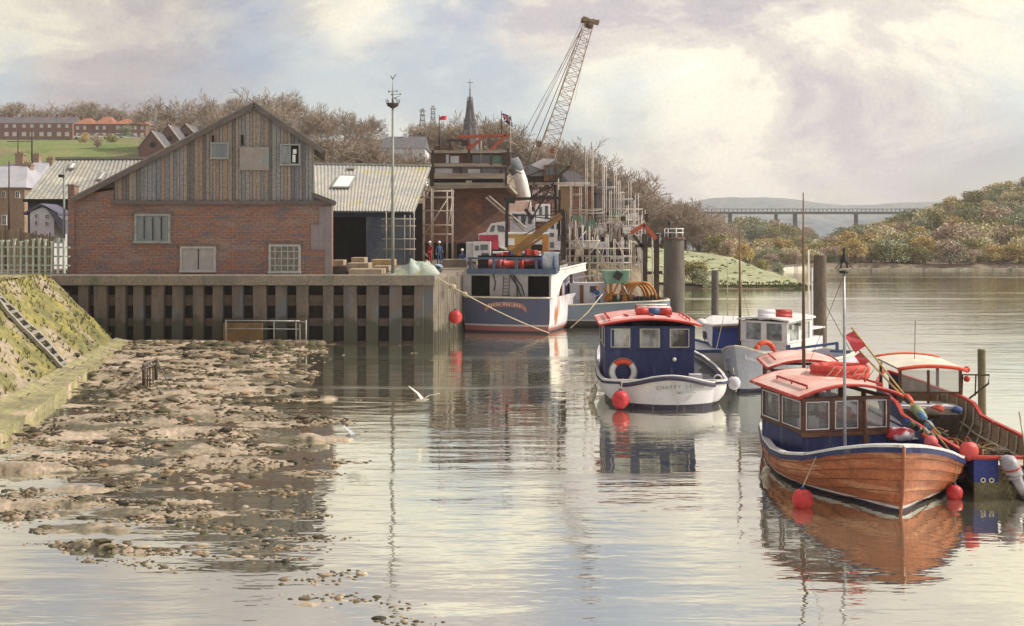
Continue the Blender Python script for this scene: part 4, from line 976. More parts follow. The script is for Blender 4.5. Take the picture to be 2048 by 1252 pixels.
# ---------------------------------------------------------------- people
def skinned(name, chains, m, parent, sub=1):
    me = bpy.data.meshes.new(name); vs = []; es = []; rs = []; key = {}
    for ch in chains:
        prev = None
        for (p, r) in ch:
            k = tuple(round(c, 4) for c in p)
            if k not in key: key[k] = len(vs); vs.append(p); rs.append(r)
            i = key[k]
            if prev is not None and i != prev: es.append((prev, i))
            prev = i
    me.from_pydata(vs, es, []); o = bpy.data.objects.new(name, me); COL.objects.link(o); o.parent = parent
    me.materials.append(m)
    sk = o.modifiers.new('skin', 'SKIN'); 
    if not me.skin_vertices: 
        bm = bmesh.new(); bm.from_mesh(me); bm.verts.layers.skin.verify(); bm.to_mesh(me); bm.free()
    for i, v in enumerate(me.skin_vertices[0].data):
        v.radius = (rs[i], rs[i]); v.use_root = (i == 0)
    sk.use_smooth_shade = True
    ss = o.modifiers.new('sub', 'SUBSURF'); ss.levels = sub; ss.render_levels = sub
    ROOTM[o.name] = ROOTM[parent.name]
    return o
def person(label, loc, rz, suit, hat, pose='stand', look=0):
    t = thing('person', label, 'person', loc, rz)
    # local: facing -y, z up. joints
    sit = pose == 'sit'; lean = {'stand':0, 'sit':.04, 'haul':.22}[pose]
    hz_ = .5 if sit else .93
    hip = (0,0,hz_); ch_ = (0,-lean*.7,hz_+.34); nk = (0,-lean,hz_+.56); hd = (0,-lean-.02,hz_+.70)
    body = [[(hip,.13),((0,-lean*.3,hz_+.17),.125),(ch_,.145),(nk,.06)]]
    hands = []
    for s_ in (-1,1):
        if sit: leg = [(hip,.13),((s_*.10,-.06,hz_-.02),.09),((s_*.12,-.46,hz_+.0),.065),((s_*.12,-.50,hz_-.42),.045),((s_*.12,-.66,hz_-.47),.04)]
        else: leg = [(hip,.13),((s_*.10,0,hz_-.08),.095),((s_*.12,-.03,hz_*.52),.065),((s_*.12,.03,.09),.048),((s_*.13,-.14,.05),.042)]
        if pose == 'haul': el, wr = (s_*.24,-lean-.14,hz_+.30), (s_*.10,-lean-.42,hz_+.22)
        elif sit: el, wr = (s_*.25,-.06,hz_+.22), (s_*.14,-.30,hz_+.12)
        else: el, wr = (s_*.26,.03,hz_+.23), ((s_*.20,-.20,hz_+.10) if s_ > 0 else (s_*.27,-.04,hz_-.02))
        sh_ = (s_*.17,-lean*.9,hz_+.48)
        body.append(leg); body.append([(ch_,.145),(sh_,.07),(el,.052),(wr,.036)]); hands.append((Vector(el), Vector(wr), s_))
    skinned('overalls', body, suit, t)
    hb = [[(nk,.05),(hd,.085),((0,-lean-.03,hz_+.80),.075)],[(hd,.085),((0,-lean-.12,hz_+.71),.018)]]
    for e, w_, s_ in hands:
        d = (w_-e).normalized(); palm = w_+d*.06; sd_ = d.orthogonal().normalized()
        hb.append([(tuple(w_-d*.02),.03),(tuple(palm),.032)])
        for k, l in enumerate((.07,.085,.08,.06)):
            o_ = sd_*(k-1.5)*.02; q = palm+o_+d*.02; hb.append([(tuple(palm),.032),(tuple(q),.010),(tuple(q+d*l*.5+Vector((0,0,-.01))),.009),(tuple(q+d*l*.8+Vector((0,0,-.035))),.008)])
        hb.append([(tuple(palm),.032),(tuple(palm+sd_*.045*s_),.011),(tuple(palm+sd_*.06*s_+d*.04),.009)])
    # head and hands as separate skinned pieces
    skinned('head', hb[:2], Mt['skin'], t, 2)
    f = MB(); y = -lean-.105; z = hz_+.745
    for s_ in (-1,1): f.ball((s_*.032,y,z), .012, 8, 6)
    f.box((-.03,y-.005,z-.085),(.03,y+.01,z-.075)); f.build('face_features', Mt['dark'], t, local=True)
    for e in (0,1):
        n0 = 2+e*6; skinned('hand', hb[n0:n0+6], Mt['skin'], t, 1)
    b = MB(); b.lathe((0,-lean-.03,hz_+.79), [(.125,-.02),(.12,.02),(.11,.07),(.075,.12),(.0,.14)], 14); b.cbox((0,-lean-.15,hz_+.775), (.17,.08,.015)); b.build('hard_hat', hat, t, local=True)
    b = MB()
    for s_ in (-1,1):
        if sit: b.cbox((s_*.12,-.60,hz_-.48), (.11,.28,.10))
        else: b.cbox((s_*.125,-.07,.05), (.11,.28,.10))
    b.build('boots', Mt['black'], t, local=True)
    return t
suit_r = mat('red_overalls', (.42,.03,.025), (.3,.02,.02), 4, .8, grain=.1); suit_b = mat('blue_overalls', (.05,.11,.25), (.04,.08,.19), 4, .8, grain=.1)
hatw = mat('white_hat', (.75,.74,.7), None, 3, .4, grain=.02, bump=0)
person('standing worker in red overalls and pale hard hat on the quay', (PX(860,80),80,3.68), R(-40), suit_r, hatw)
person('standing worker in blue overalls and white hard hat facing the red suited one', (PX(878,81),81,3.68), R(30), suit_b, hatw)
person('seated worker in blue with a hard hat, left of the two by the white wheelhouse', (PX(924,78),78,PZ(533,78)-.05), R(10), suit_b, hatw, 'sit')
person('seated worker in blue with a hard hat, right of the two by the white wheelhouse', (PX(941,78),78,PZ(533,78)-.05), R(-20), suit_b, hatw, 'sit')
b = MB(); b.box((PX(915,78),77.9,3.6),(PX(952,78),78.4,PZ(533,78)+.40)); tag(b.build('timber_baulk', Mt['greywood']), 'long squared timber the two seated workers sit on', 'timber')
# ---------------------------------------------------------------- tall mast with vane
ms = thing('signal_mast', 'very tall thin mast with crow platform and weather vane on the quay', 'mast', P(785,550,57.5))
mm = mat('mast_green_grey', (.20,.21,.19), (.30,.29,.25), 1.2, .6, grain=.2)
YM = 57.5
def mp_(px, py): return P(px, py, YM)
b = MB(); b.tube([mp_(785.5,551), mp_(785.5,400), mp_(785.5,212)], [.10,.085,.06], 8); b.build('shaft', mm, ms)
b = MB(); b.lathe(mp_(785.5,212), [(.10,-.12),(.30,0),(.36,.14),(.30,.14),(.08,.02)], 14)
for k in range(8):
    a = k*.785; q = mp_(785.5,208)+Vector((.34*math.cos(a), .34*math.sin(a), 0)); b.rod(q, q+Vector((.06*math.cos(a),.06*math.sin(a),.26)), .018, 4)
b.build('platform', Mt['darkwood'], ms)
b = MB(); b.tube([mp_(785.5,212), mp_(785.5,180), mp_(785.5,160)], [.05,.03,.012], 6)
for x0,y0,x1,y1 in ((778,183,794,182),(784,189,801,188),(786,197,799,192)): b.rod(mp_(x0,y0), mp_(x1,y1), .018, 4)
for x_, y_ in ((778,183),(794,182),(801,188),(791,197),(784,189)): b.ball(mp_(x_,y_), .06, 8, 6)
b.build('vane_arms', mm, ms)
b = MB(); b.ext([mp_(781,149),mp_(785,157),mp_(790,150),mp_(793,148),mp_(788,155),mp_(785.5,160),mp_(782,155)], (0,.03,0)); b.build('vane', Mt['darkwood'], ms)
# ---------------------------------------------------------------- pylons, flags, spire
def lattice(b, base, top, w0, w1, n, r, diag=True):
    base, top = Vector(base), Vector(top); ax = (top-base).normalized(); sx = ax.cross(Vector((0,1,0))).normalized(); sy = sx.cross(ax).normalized()
    def c(t, i): 
        w_ = (w0+(w1-w0)*t)/2; return base.lerp(top, t)+sx*w_*(1 if i in (1,2) else -1)+sy*w_*(1 if i > 1 else -1)
    for i in range(4): b.rod(c(0,i), c(1,i), r, 4)
    for k in range(n):
        t0, t1 = k/n, (k+1)/n
        for i in range(4):
            j = (i+1) % 4
            if diag: b.rod(c(t0,i) if k % 2 else c(t0,j), c(t1,j) if k % 2 else c(t1,i), r*.7, 3)
            b.rod(c(t1,i), c(t1,j), r*.7, 3)
pmx = mat('pylon_grey', (.17,.17,.17), None, 1, .7, grain=.1, bump=0)
for i, (px, y0, y1, Y, lab) in enumerate(((845,218,300,330,'nearer lattice pylon with three arms behind the red flag'),(866,212,300,370,'taller faint lattice pylon left of the red flag'))):
    t = thing('pylon', lab, 'pylon', P(px,y1,Y)); b = MB(); lattice(b, P(px,y1+40,Y), P(px,y0,Y), 4.2, .8, 11, .11); b.build('tower', pmx, t)
    b = MB()
    for py, hw in ((222-i*4,7),(231-i*4,5.5),(241-i*3,4)): b.bar(P(px-hw,py,Y), P(px+hw,py,Y), .2, .22)
    b.build('crossarms', pmx, t)
def flag(label, px, ytop, ybot, Y, cols, pts, r=.05):
    t = thing('flagpole', label, 'flag', P(px,ybot,Y)); b = MB(); b.tube([P(px,ybot,Y), P(px,ytop,Y)], [r*1.3, r*.7], 6); b.build('pole', Mt['darkwood'], t)
    (x0,y0),(x1,y1),(x2,y2),(x3,y3) = pts; b = MB()
    A, B_, C, D = P(x0,y0,Y), P(x1,y1,Y), P(x2,y2,Y), P(x3,y3,Y)
    b.grid(lambda u, v: A.lerp(B_,u).lerp(D.lerp(C,u), v)+Vector((0,.12*math.sin(u*7),.05*math.sin(u*6)))*u, 12, 6); f = b.build('flag', cols, t); return t, f
fredm = mat('flag_red', (.62,.05,.06), None, 2, .8, grain=.05, bump=0)
flag('small plain red flag on a thin pole above the workshop end', 878.5, 230, 300, 96, fredm, [(878.5,234),(893,230),(893,239),(878.5,241)])
t, f = flag('small dark blue ensign with red and white cross flying over the staging', 1003, 222, 275, 97, mat('flag_blue', (.02,.04,.12), None, 2, .8, grain=.05, bump=0), [(1003,226),(1022,232),(1026,254),(1010,244)])
b = MB(); b.ext([P(1005,231,96.8),P(1009,229.5,96.8),P(1024,243,96.8),P(1021,246,96.8)], (0,.03,0)); b.ext([P(1008,241,96.8),P(1018,230,96.8),P(1020.5,232,96.8),P(1010,243,96.8)], (0,.04,0)); b.build('white_cross', Mt['white'], t)
b = MB(); b.ext([P(1006,230.5,96.75),P(1008,229.8,96.75),P(1023,243,96.75),P(1021.5,245,96.75)], (0,.03,0)); b.build('red_cross', fredm, t)
sp = thing('church_spire', 'tall church spire wrapped in open scaffolding above the staging', 'spire', P(940,300,170))
b = MB(); Ys = 170; b.lathe(P(940,268,Ys), [(1.5,-6),(1.4,0),(1.05,1.6),(.55,4.6),(.12,6.4),(.03,8.4)], 8, smooth=False); b.build('steeple', Mt['slate'], sp)
b = MB(); b.box((PX(928,Ys),Ys-1.2,3),(PX(952,Ys),Ys+1.2,PZ(262,Ys))); b.build('tower', mat('spire_stone', (.2,.19,.18), (.25,.22,.2), .5, .9, grain=.2), sp)
b = MB(); lattice(b, P(940,290,Ys), P(940,240,Ys), 2.3, 1.9, 7, .06); lattice(b, P(940,240,Ys), P(940,195,Ys), 1.5, .8, 6, .05); b.build('scaffold', pmx, sp)
b = MB(); b.rod(P(940,200,Ys), P(940,158,Ys), .06, 5); b.bar(P(934,165,Ys), P(946,165,Ys), .09, .09); b.bar(P(937,180,Ys), P(943,180,Ys), .07, .07); b.build('cross', pmx, sp)
# ---------------------------------------------------------------- rusty hulk with timber staging on the slip
hk = thing('rusty_hulk', 'huge rust brown ship hull shored up on the slipway behind the workers', 'ship', (PX(940,98),98,3.7))
YH = 97.
b = MB()
def hp(px, py, Y): return P(px, py, Y)
fr0 = [(836,470),(838,440),(848,410),(860,377),(1012,374),(1034,392),(1046,430),(1052,475),(1045,488),(850,486)]
va = [P(x,y,YH+ (2.2 if x > 1020 else (.9 if x<850 else 0))) for x, y in fr0]
b.add(va+[v+Vector((1.0,30,.6)) for v in va], [tuple(range(10))]+[(i,(i+1) % 10,10+(i+1) % 10,10+i) for i in range(10)])
b.build('hull', Mt['rust'], hk)
b = MB(); b.bar(P(862,374.5,YH-.3), P(1014,371.5,YH-.3), .5, .35); b.bar(P(1014,371.5,YH-.3), P(1030,388,YH+2), .5, .3); b.build('rubbing_strake', mat('grey_plank', (.34,.29,.22), (.24,.20,.16), 1, .9, grain=.25), hk)
for px in (858,884,910,960,985,1010,1034):
    b = MB(); b.bar(P(px,520,YH+.5)-Vector((0,0,.4)), P(px,484,YH+.5), .3, .3); b.build('shore', Mt['darkwood'], hk)
b = MB(); b.box((PX(832,YH),YH+6,3.5),(PX(1060,YH),YH+6.3,PZ(470,YH))); b.build('keel_shade_sheet', Mt['dark'], hk)  # dark sheet put in for the shade under the hull
stg = thing('timber_staging', 'stacked timber staging decks with a red girder frame on top of the rusty hull', 'staging', (PX(940,97),97,PZ(372,97)))
gp = mat('staging_plank', (.40,.34,.27), (.27,.22,.175), 1, .9, stretch=(.4,2,2), grain=.28, bump=.3)
dk = mat('staging_brown', (.10,.055,.045), (.15,.085,.06), .8, .9, grain=.3)
for (x0, x1, y0, y1, d, m_) in ((864,1014,347,358,2.4,gp),(852,1022,327.5,334,3.0,gp),(862,1020,301,307,2.6,gp),(868,908,293,300,1.5,dk),(862,1010,366,370.5,2.6,gp)):
    b = MB(); b.box((PX(x0,YH),YH-.6,PZ(y1,YH)),(PX(x1,YH),YH-.6+d,PZ(y0,YH))); b.build('deck', m_, stg)
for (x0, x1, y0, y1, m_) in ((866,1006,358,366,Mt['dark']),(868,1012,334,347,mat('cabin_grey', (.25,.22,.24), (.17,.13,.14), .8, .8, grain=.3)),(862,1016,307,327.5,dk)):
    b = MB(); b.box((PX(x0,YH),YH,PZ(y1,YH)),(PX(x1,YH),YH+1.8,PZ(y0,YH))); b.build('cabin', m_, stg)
for (x0, x1, y0, y1, m_) in ((892,898,309,326,'lilacwhite'),(901,918,312,326,'lilacwhite'),(945,980,310,326,'glassdark'),(984,1010,311,326,'green'),(870,905,337,347,'lilacwhite'),(936,960,338,346,'lilacwhite'),(965,1000,338,347,'glassdark'),(932,944,361,366,'cream')):
    b = MB(); b.box((PX(x0,YH),YH-.1,PZ(y1,YH)),(PX(x1,YH),YH+.05,PZ(y0,YH))); b.build('panel', Mt[m_], stg)
for px, y0, y1 in ((866,300,372),(922,334,347),(1002,334,347),(938,300,327),(982,307,330),(1016,298,334),(862,334,372),(1012,334,372),(900,285,301)):
    b = MB(); b.bar(P(px,y1,YH-.5), P(px,y0,YH-.5), .22, .22); b.build('post', Mt['darkwood'], stg)
redg = mat('red_girder', (.46,.10,.055), (.34,.08,.05), 1.4, .7, grain=.22)
for a, c in (((916,274),(1020,270)),((1012,271),(976,305)),((962,279),(936,299)),((936,279),(938,300))):
    b = MB(); b.bar(P(*a,YH), P(*c,YH), .45, .26); b.build('girder', redg, stg)
for c_, d_ in ((P(930,286,YH), (.7,.7,.5)), (P(910,281,YH), (1.5,.5,.2)), (P(1013,318,YH-.4), (.8,.6,1.2))):
    b = MB(); b.cbox(c_, d_); b.build('winch', Mt['darkwood'], stg)
b = MB(); 
for px in (962,1021): b.rod(P(px,330,YH-.3), P(px,282 if px==962 else 240,YH-.3), .05, 5)
b.build('stanchion', Mt['scaf'], stg)
# ---------------------------------------------------------------- scaffolds
def scaffold(label, Y, vs, hs, ds=(), planks=(), depth=1.6, r=.055, name='scaffolding', jit=1.0, m=None):
    t = thing(name, label, 'scaffolding', P(sum(v[0] for v in vs)/len(vs), max(v[2] for v in vs), Y), 0, 'tube scaffolds in the shipyard'); m = m or Mt['scaf']; rr = random.Random(int(vs[0][0]))
    for px, y0, y1 in vs:
        b = MB(); b.rod(P(px,y1,Y), P(px+rr.uniform(-1,1)*jit,y0,Y), r, 5); b.build('standard', m, t)
        if depth:
            b = MB(); o_ = Vector((0,depth,0)); A = P(px,y1,Y)+o_; A.z = P(px,y1,Y).z; C = P(px,y0,Y)+o_; b.rod(A, C, r*.9, 5); b.build('standard', m, t)
    for x0, x1, py in hs:
        b = MB(); A, C = P(x0,py,Y-.08), P(x1,py+rr.uniform(-.6,.6),Y-.08); b.rod(A, C, r*.9, 5); b.build('ledger', m, t)
        if depth:
            b = MB(); b.rod(A+Vector((0,depth+.1,0)), C+Vector((0,depth+.1,0)), r*.8, 5)
            b.build('ledger', m, t)
    for x0, y0, x1, y1 in ds:
        b = MB(); b.rod(P(x0,y0,Y-.15), P(x1,y1,Y-.15), r*.9, 5); b.build('brace', m, t)
    for x0, x1, py in planks:
        b = MB(); b.box((PX(x0,Y),Y,PZ(py+1.2,Y)),(PX(x1,Y),Y+max(depth,.6),PZ(py,Y))); b.build('plank', gp, t)
    return t
scaffold('pale tube scaffold against the left side of the rusty hull', 90, [(829,408,524),(846,379,524),(863,377,524),(893,380,522),(904,378,524)], [(829,906,381),(829,906,394),(829,905,421),(829,903,450),(836,903,468)], [(896,396,842,480),(905,398,893,470),(829,486,858,516)], depth=1.5)
scaffold('grey tube scaffold before the blue grey workshop wall', 74, [(773,424,524),(809,430,524),(820,430,510),(828,420,528)], [(762,832,438),(762,832,452),(764,832,478),(766,832,498)], depth=0, r=.04)
b_ = mat('yard_white_tube', (.56,.50,.43), (.36,.30,.25), 3, .6, grain=.2)
scaffold('tall white scaffold at the right front of the brick building', 100, [(1118,356,545),(1143,370,545),(1162,372,545),(1174,300,545),(1187,296,545),(1209,320,545)], [(1056,1180,366),(1143,1165,388),(1135,1200,420),(1118,1210,426),(1176,1206,418),(1120,1210,447),(1118,1200,470),(1120,1205,495)], depth=2, r=.045, planks=[(1120,1210,447),(1110,1200,478)], m=b_)
scaffold('wide white scaffold grid against the dark shipyard shed', 95, [(1212,322,545),(1233,345,545),(1248,384,545),(1262,360,545),(1276,386,540),(1290,420,540)], [(1196,1232,374),(1221,1250,385),(1218,1266,398),(1195,1240,432),(1196,1270,440),(1190,1286,470),(1190,1286,492),(1195,1288,512),(1195,1288,530)], [(1235,438,1254,458),(1275,438,1256,456),(1290,440,1262,470),(1214,470,1240,440)], planks=[(1196,1288,470),(1196,1288,492),(1196,1280,515)], depth=2, r=.045, m=b_)
scaffold('low cluttered white scaffold right of the trawler wheelhouse', 84, [(1128,470,560),(1140,455,560),(1152,440,560),(1166,450,560),(1180,452,560),(1196,470,560),(1216,470,560),(1230,478,560),(1246,474,560),(1262,480,560)], [(1128,1200,482),(1125,1262,497),(1130,1262,512),(1128,1262,526),(1130,1262,540)], [(1140,500,1172,462),(1170,520,1200,480),(1150,470,1166,505),(1196,500,1216,540),(1230,480,1250,515)], planks=[(1130,1200,497),(1175,1262,526)], depth=1.2, r=.048, m=b_)
scaffold('rust brown scaffold lattice behind the crane foot', 104, [(1062,380,520),(1076,372,520),(1092,384,520),(1104,378,520),(1034,396,500)], [(1030,1110,398),(1034,1110,420),(1040,1106,446)], [(1062,446,1092,398),(1104,398,1076,446)], depth=1.5, r=.06, m=Mt['rust'])
scaffold('second pale scaffold bay in front of the dark shed, nearer the round pile', 90, [(1222,380,545),(1240,360,545),(1256,410,545),(1270,400,545),(1282,430,545)], [(1216,1286,418),(1218,1288,452),(1216,1286,484)], [(1222,452,1256,418),(1282,452,1256,484)], depth=1.5, r=.045, m=b_)
scaffold('thin dark scaffold poles rising behind the white grid', 112, [(1169,292,420),(1200,308,400),(1150,330,400),(1225,334,420),(1184,284,360)], [(1160,1230,356),(1165,1230,342)], depth=0, r=.05, m=Mt['greywood'])
# ---------------------------------------------------------------- yard buildings
br2 = brickmat('salmon_brick', (.42,.20,.13), (.34,.17,.12), (.34,.24,.18), .8, .25)
yb = thing('brick_office', 'salmon brick building with slate gable roof behind the scaffolds', 'building', (PX(1150,118),118,3.7))
b = MB(); b.box((PX(1052,118),118,3),(PX(1192,118),126,PZ(371,118))); b.build('wall', br2, yb)
b = MB(); b.ext([P(1098,369,117.8),P(1120,341,117.8),P(1150,344,117.8),P(1188,368,117.8)], (0,8.6,0)); b.build('roof', mat('pale_slate', (.35,.33,.34), (.25,.24,.27), .6, .8, grain=.22), yb)
b = MB(); b.ext([P(1100,370,117.5),P(1118,340,117.5),P(1136,362,117.5)], (0,.25,0)); b.build('dark_gable', Mt['slate'], yb)
b = MB(); b.box((PX(1050,118),117.6,PZ(373,118)),(PX(1194,118),118.1,PZ(368,118))); b.build('cornice', Mt['cream'], yb)
for x0, x1, y0, y1, m_ in ((1120,1141,374,420,'yb_ochre'),(1062,1084,380,400,'lilacwhite'),(1090,1108,382,400,'lilacwhite'),(1062,1082,412,440,'cream'),(1088,1106,410,440,'cream')):
    mm_ = mat('ochre_panel', (.36,.24,.12), (.3,.2,.12), 1, .9, grain=.25) if m_ == 'yb_ochre' else Mt[m_]
    b = MB(); b.box((PX(x0,118),117.9,PZ(y1,118)),(PX(x1,118),118.05,PZ(y0,118))); b.build('window' if m_ != 'yb_ochre' else 'panel', mm_, yb)
dsb = thing('dark_shed', 'dark grey board shed stepping down behind the white scaffold grid', 'shed', (PX(1230,116),116,3.7))
dm = mat('purple_grey_boards', (.13,.115,.13), (.19,.165,.17), .5, .9, stretch=(2,1,.4), grain=.3)
b = MB(); b.box((PX(1193,116),116,3),(PX(1240,116),126,PZ(384,116))); b.build('wall', dm, dsb)
b = MB(); b.box((PX(1240,116)+.02,117,3),(PX(1278,116),125,PZ(404,116))); b.build('wall', dm, dsb)
b = MB(); b.box((PX(1278,116)+.02,118,3),(PX(1300,116),125,PZ(432,116))); b.build('wall', dm, dsb)
b = MB(); b.ext([P(1190,385,115.6),P(1212,357,115.6),P(1218,357,115.6),P(1243,386,115.6)], (0,10.5,0)); b.build('roof', Mt['slate'], dsb)
b = MB(); b.ext([P(1240,405,116.6),P(1262,388,116.6),P(1281,405,116.6)], (0,8.5,0)); b.build('roof', Mt['slate'], dsb)
lt = thing('backing_shed', 'long low timber store added as a dark backing right behind the cluttered white scaffolds', 'shed', (PX(1200,106),106,3.7))  # building added as a dark backing behind the scaffolds
b = MB(); b.box((PX(1112,106),106,3.2),(PX(1284,106),110,PZ(462,106))); b.build('wall', mat('backing_boards', (.055,.045,.05), (.10,.085,.09), .8, .9, stretch=(3,1,.5), grain=.35), lt)
b = MB(); b.ext([(PX(1110,106),105.7,PZ(462,106)),(PX(1110,106),108,PZ(448,108)),(PX(1110,106),110.3,PZ(462,110))], (PX(1286,106)-PX(1110,106),0,0)); b.build('roof', Mt['slate'], lt)
for px in (1132,1165,1200,1236):
    b = MB(); b.box((PX(px,106),105.93,PZ(520,106)),(PX(px+14,106),106.02,PZ(486,106))); b.build('door', Mt[('lilacwhite','rust','dark','blue')[px % 4]], lt)
# white clutter of the yard: stacked crates and drums behind the trawler
r5 = random.Random(9)
CN = ['white','lilacwhite','cream','green','blue','rust','darkwood','greywood']
k = 0
for i in range(13):
    for j in range(r5.choice((3,4,5))):
        px = 1120+i*11+r5.uniform(-3,3); Yc = 88+r5.uniform(-3,3); w_ = r5.uniform(.35,.8); zz = 3.7+j*.62
        m_ = Mt[r5.choice(CN)]; b = MB(); x = PX(px,Yc)
        b.box((x-w_/2,Yc,zz),(x+w_/2,Yc+.8,zz+.06)); b.box((x-w_/2,Yc,zz+.06),(x-w_/2+.06,Yc+.8,zz+.52)); b.box((x+w_/2-.06,Yc,zz+.06),(x+w_/2,Yc+.8,zz+.52)); b.box((x-w_/2+.06,Yc,zz+.3),(x+w_/2-.06,Yc+.06,zz+.5)); b.box((x-w_/2+.06,Yc+.74,zz+.06),(x+w_/2-.06,Yc+.8,zz+.52))
        tag(b.build('fish_crate', m_), 'open fish crate in the cluttered stacks behind the white scaffolds', 'crate', 'fish crates stacked in the yard'); k += 1
r7 = random.Random(31)
for i in range(120):      # leaning spars and boards between the scaffolds
    px = r7.uniform(1122,1285); Yc = r7.uniform(86,98); top = 400+max(0,(px-1120))*.42+r7.uniform(0,90); b = MB()
    b.bar((PX(px,Yc),Yc,3.7), (PX(px+r7.choice((r7.uniform(-8,8), r7.uniform(-32,32))),Yc),Yc+.5,PZ(top,Yc)), r7.uniform(.05,.13), .06)
    tag(b.build('leaning_spar', r7.choice([b_,Mt['scaf'],Mt['darkwood'],Mt['steel'],Mt['rust'],Mt['greywood'],Mt['pole']])), 'upright spar leaning among the cluttered white scaffolds', 'spar', 'spars leaning in the scaffold clutter')
for i in range(60):
    px = r7.uniform(1128,1280); Yc = r7.uniform(93,104); py = r7.uniform(430,535); w_ = r7.uniform(.4,1.3); h_ = r7.uniform(.3,1.0); b = MB()
    b.cbox(P(px,py,Yc), (w_,.08,h_), ry=r7.uniform(-.2,.2)); b.cbox(P(px,py,Yc)+Vector((0,.05,0)), (w_*.9,.06,h_*.86), ry=r7.uniform(-.2,.2))
    tag(b.build('hanging_sheet', r7.choice([Mt['lilacwhite'],Mt['dark'],Mt['cream'],Mt['darkwood'],Mt['green'],Mt['slate'],Mt['dark']])), 'small board or sheet tied to the cluttered white scaffolds', 'board', 'boards tied in the scaffold clutter')
# ---------------------------------------------------------------- crane
cr = thing('lattice_crane', 'tall crane with rusty lattice jib leaning right over the shipyard', 'crane', (PX(1085,108),108,3.7))
YC = 108.
cm1 = mat('jib_rust', (.44,.27,.18), (.30,.22,.18), 2, .7, grain=.2, bump=0); cm2 = mat('jib_grey', (.17,.15,.13), (.24,.2,.16), 2, .7, grain=.2, bump=0)
b = MB(); lattice(b, P(1086,335,YC), P(1176,50,YC), 1.75, 1.1, 20, .042); b.build('jib', cm1, cr)
b = MB(); b.rod(P(1052,330,YC+.6), P(1164,58,YC+.6), .045, 5); b.rod(P(1066,330,YC-.8), P(1170,52,YC-.8), .05, 5); b.build('pendant', cm2, cr)
for a in ((1027,302),(1045,300)):
    b = MB(); b.rod(P(*a,YC), P(1164,56,YC), .025, 4); b.build('stay_rope', Mt['greywood'], cr)
b = MB(); b.rod(P(1163,45,YC), P(1062,262,YC), .02, 4); b.rod(P(1180,48,YC), P(1150,200,YC-.5), .015, 4); b.build('hoist_rope', cm2, cr)
b = MB(); b.cbox(P(1180,43,YC), (1.9,1.3,.28), ry=R(8)); b.cbox(P(1171,38,YC), (.6,.5,.35), ry=R(20)); b.cbox(P(1190,44,YC), (.7,.2,.15)); b.cbox(P(1177,50,YC), (.9,1.0,.5), ry=R(15))
for k in range(7): q = P(1164+k*5.5,41+k*.6,YC); b.rod(q, q+Vector((rnd.uniform(-.15,.15),0,.35)), .03, 4)
b.build('jib_head', mat('jib_head', (.30,.20,.12), (.18,.12,.08), 3, .8, grain=.3), cr)
b = MB(); b.lathe(P(1178,50,YC-.7), [(0,-.08),(.3,-.08),(.3,.08),(0,.08)], 14, 'Y'); b.build('sheave', Mt['darkwood'], cr)
bb_ = mat('brown_box', (.24,.11,.06), None, 2, .8, grain=.2)
b = MB(); b.cbox(P(1078,288,YC-.5), (.6,.5,.55)); b.build('winch_box', bb_, cr)
b = MB(); b.cbox(P(1104,302,YC-.5), (.4,.4,.6)); b.build('counterweight', bb_, cr)
b = MB(); b.ext([P(1056,330,YC-2),P(1080,320,YC-2),P(1108,318,YC-2),P(1112,352,YC-2),P(1060,352,YC-2)], (0,4,0)); b.build('engine_house', mat('crane_grey', (.30,.30,.31), (.22,.22,.24), .8, .7, grain=.2), cr)
b = MB(); b.ext([P(1062,330,YC-2.2),P(1086,317,YC-2.2),P(1110,318,YC-2.2),P(1094,332,YC-2.2),P(1086,340,YC-2.2)], (0,4.4,0)); b.build('house_roof', Mt['lilacwhite'], cr)
b = MB(); b.ext([P(1088,330,YC-2.8),P(1110,330,YC-2.8),P(1114,362,YC-2.8),P(1088,362,YC-2.8)], (0,1.4,0)); b.build('cab', Mt['rust'], cr)
b = MB(); b.ext([P(1091,334,YC-2.86),P(1107,334,YC-2.86),P(1110,350,YC-2.86),P(1091,350,YC-2.86)], (0,.05,0)); b.build('cab_window', Mt['glassdark'], cr)
b = MB(); b.box((PX(1050,YC),YC-1.6,PZ(368,YC)),(PX(1122,YC),YC+1.6,PZ(352,YC))); b.build('turntable', Mt['darkwood'], cr)
b = MB(); lattice(b, P(1086,520,YC), P(1086,368,YC), 3.4, 2.6, 6, .13); b.build('tower', Mt['darkwood'], cr)
b = MB(); b.bar(P(1056,352,YC-2.2), P(1112,330,YC-2.2), .1, .1); b.bar(P(1072,390,YC-3), P(1140,332,YC-3), .28, .3); b.build('boom_strut', Mt['darkwood'], cr)
# pale funnel standing right of the staging
fn = thing('white_funnel', 'tall white cowl funnel between the rusty hull and the crane', 'funnel', P(1045,420,102))
b = MB(); b.tube([P(1052,425,102),P(1048,390,102),P(1042,362,102),P(1034,340,102)], [.62,.66,.66,.62], 14); b.build('pipe', Mt['white'], fn)
b = MB(); b.tube([P(1036,345,102),P(1028,330,102),P(1024,318,102)], [.68,.80,.66], 14); b.build('cowl', mat('cowl_blue_grey', (.22,.25,.28), (.14,.15,.17), 1, .7, grain=.2), fn)
b = MB(); b.torus(P(1035.5,343,102), .70, .06, (.45,0,1)); b.build('band', Mt['cream'], fn)
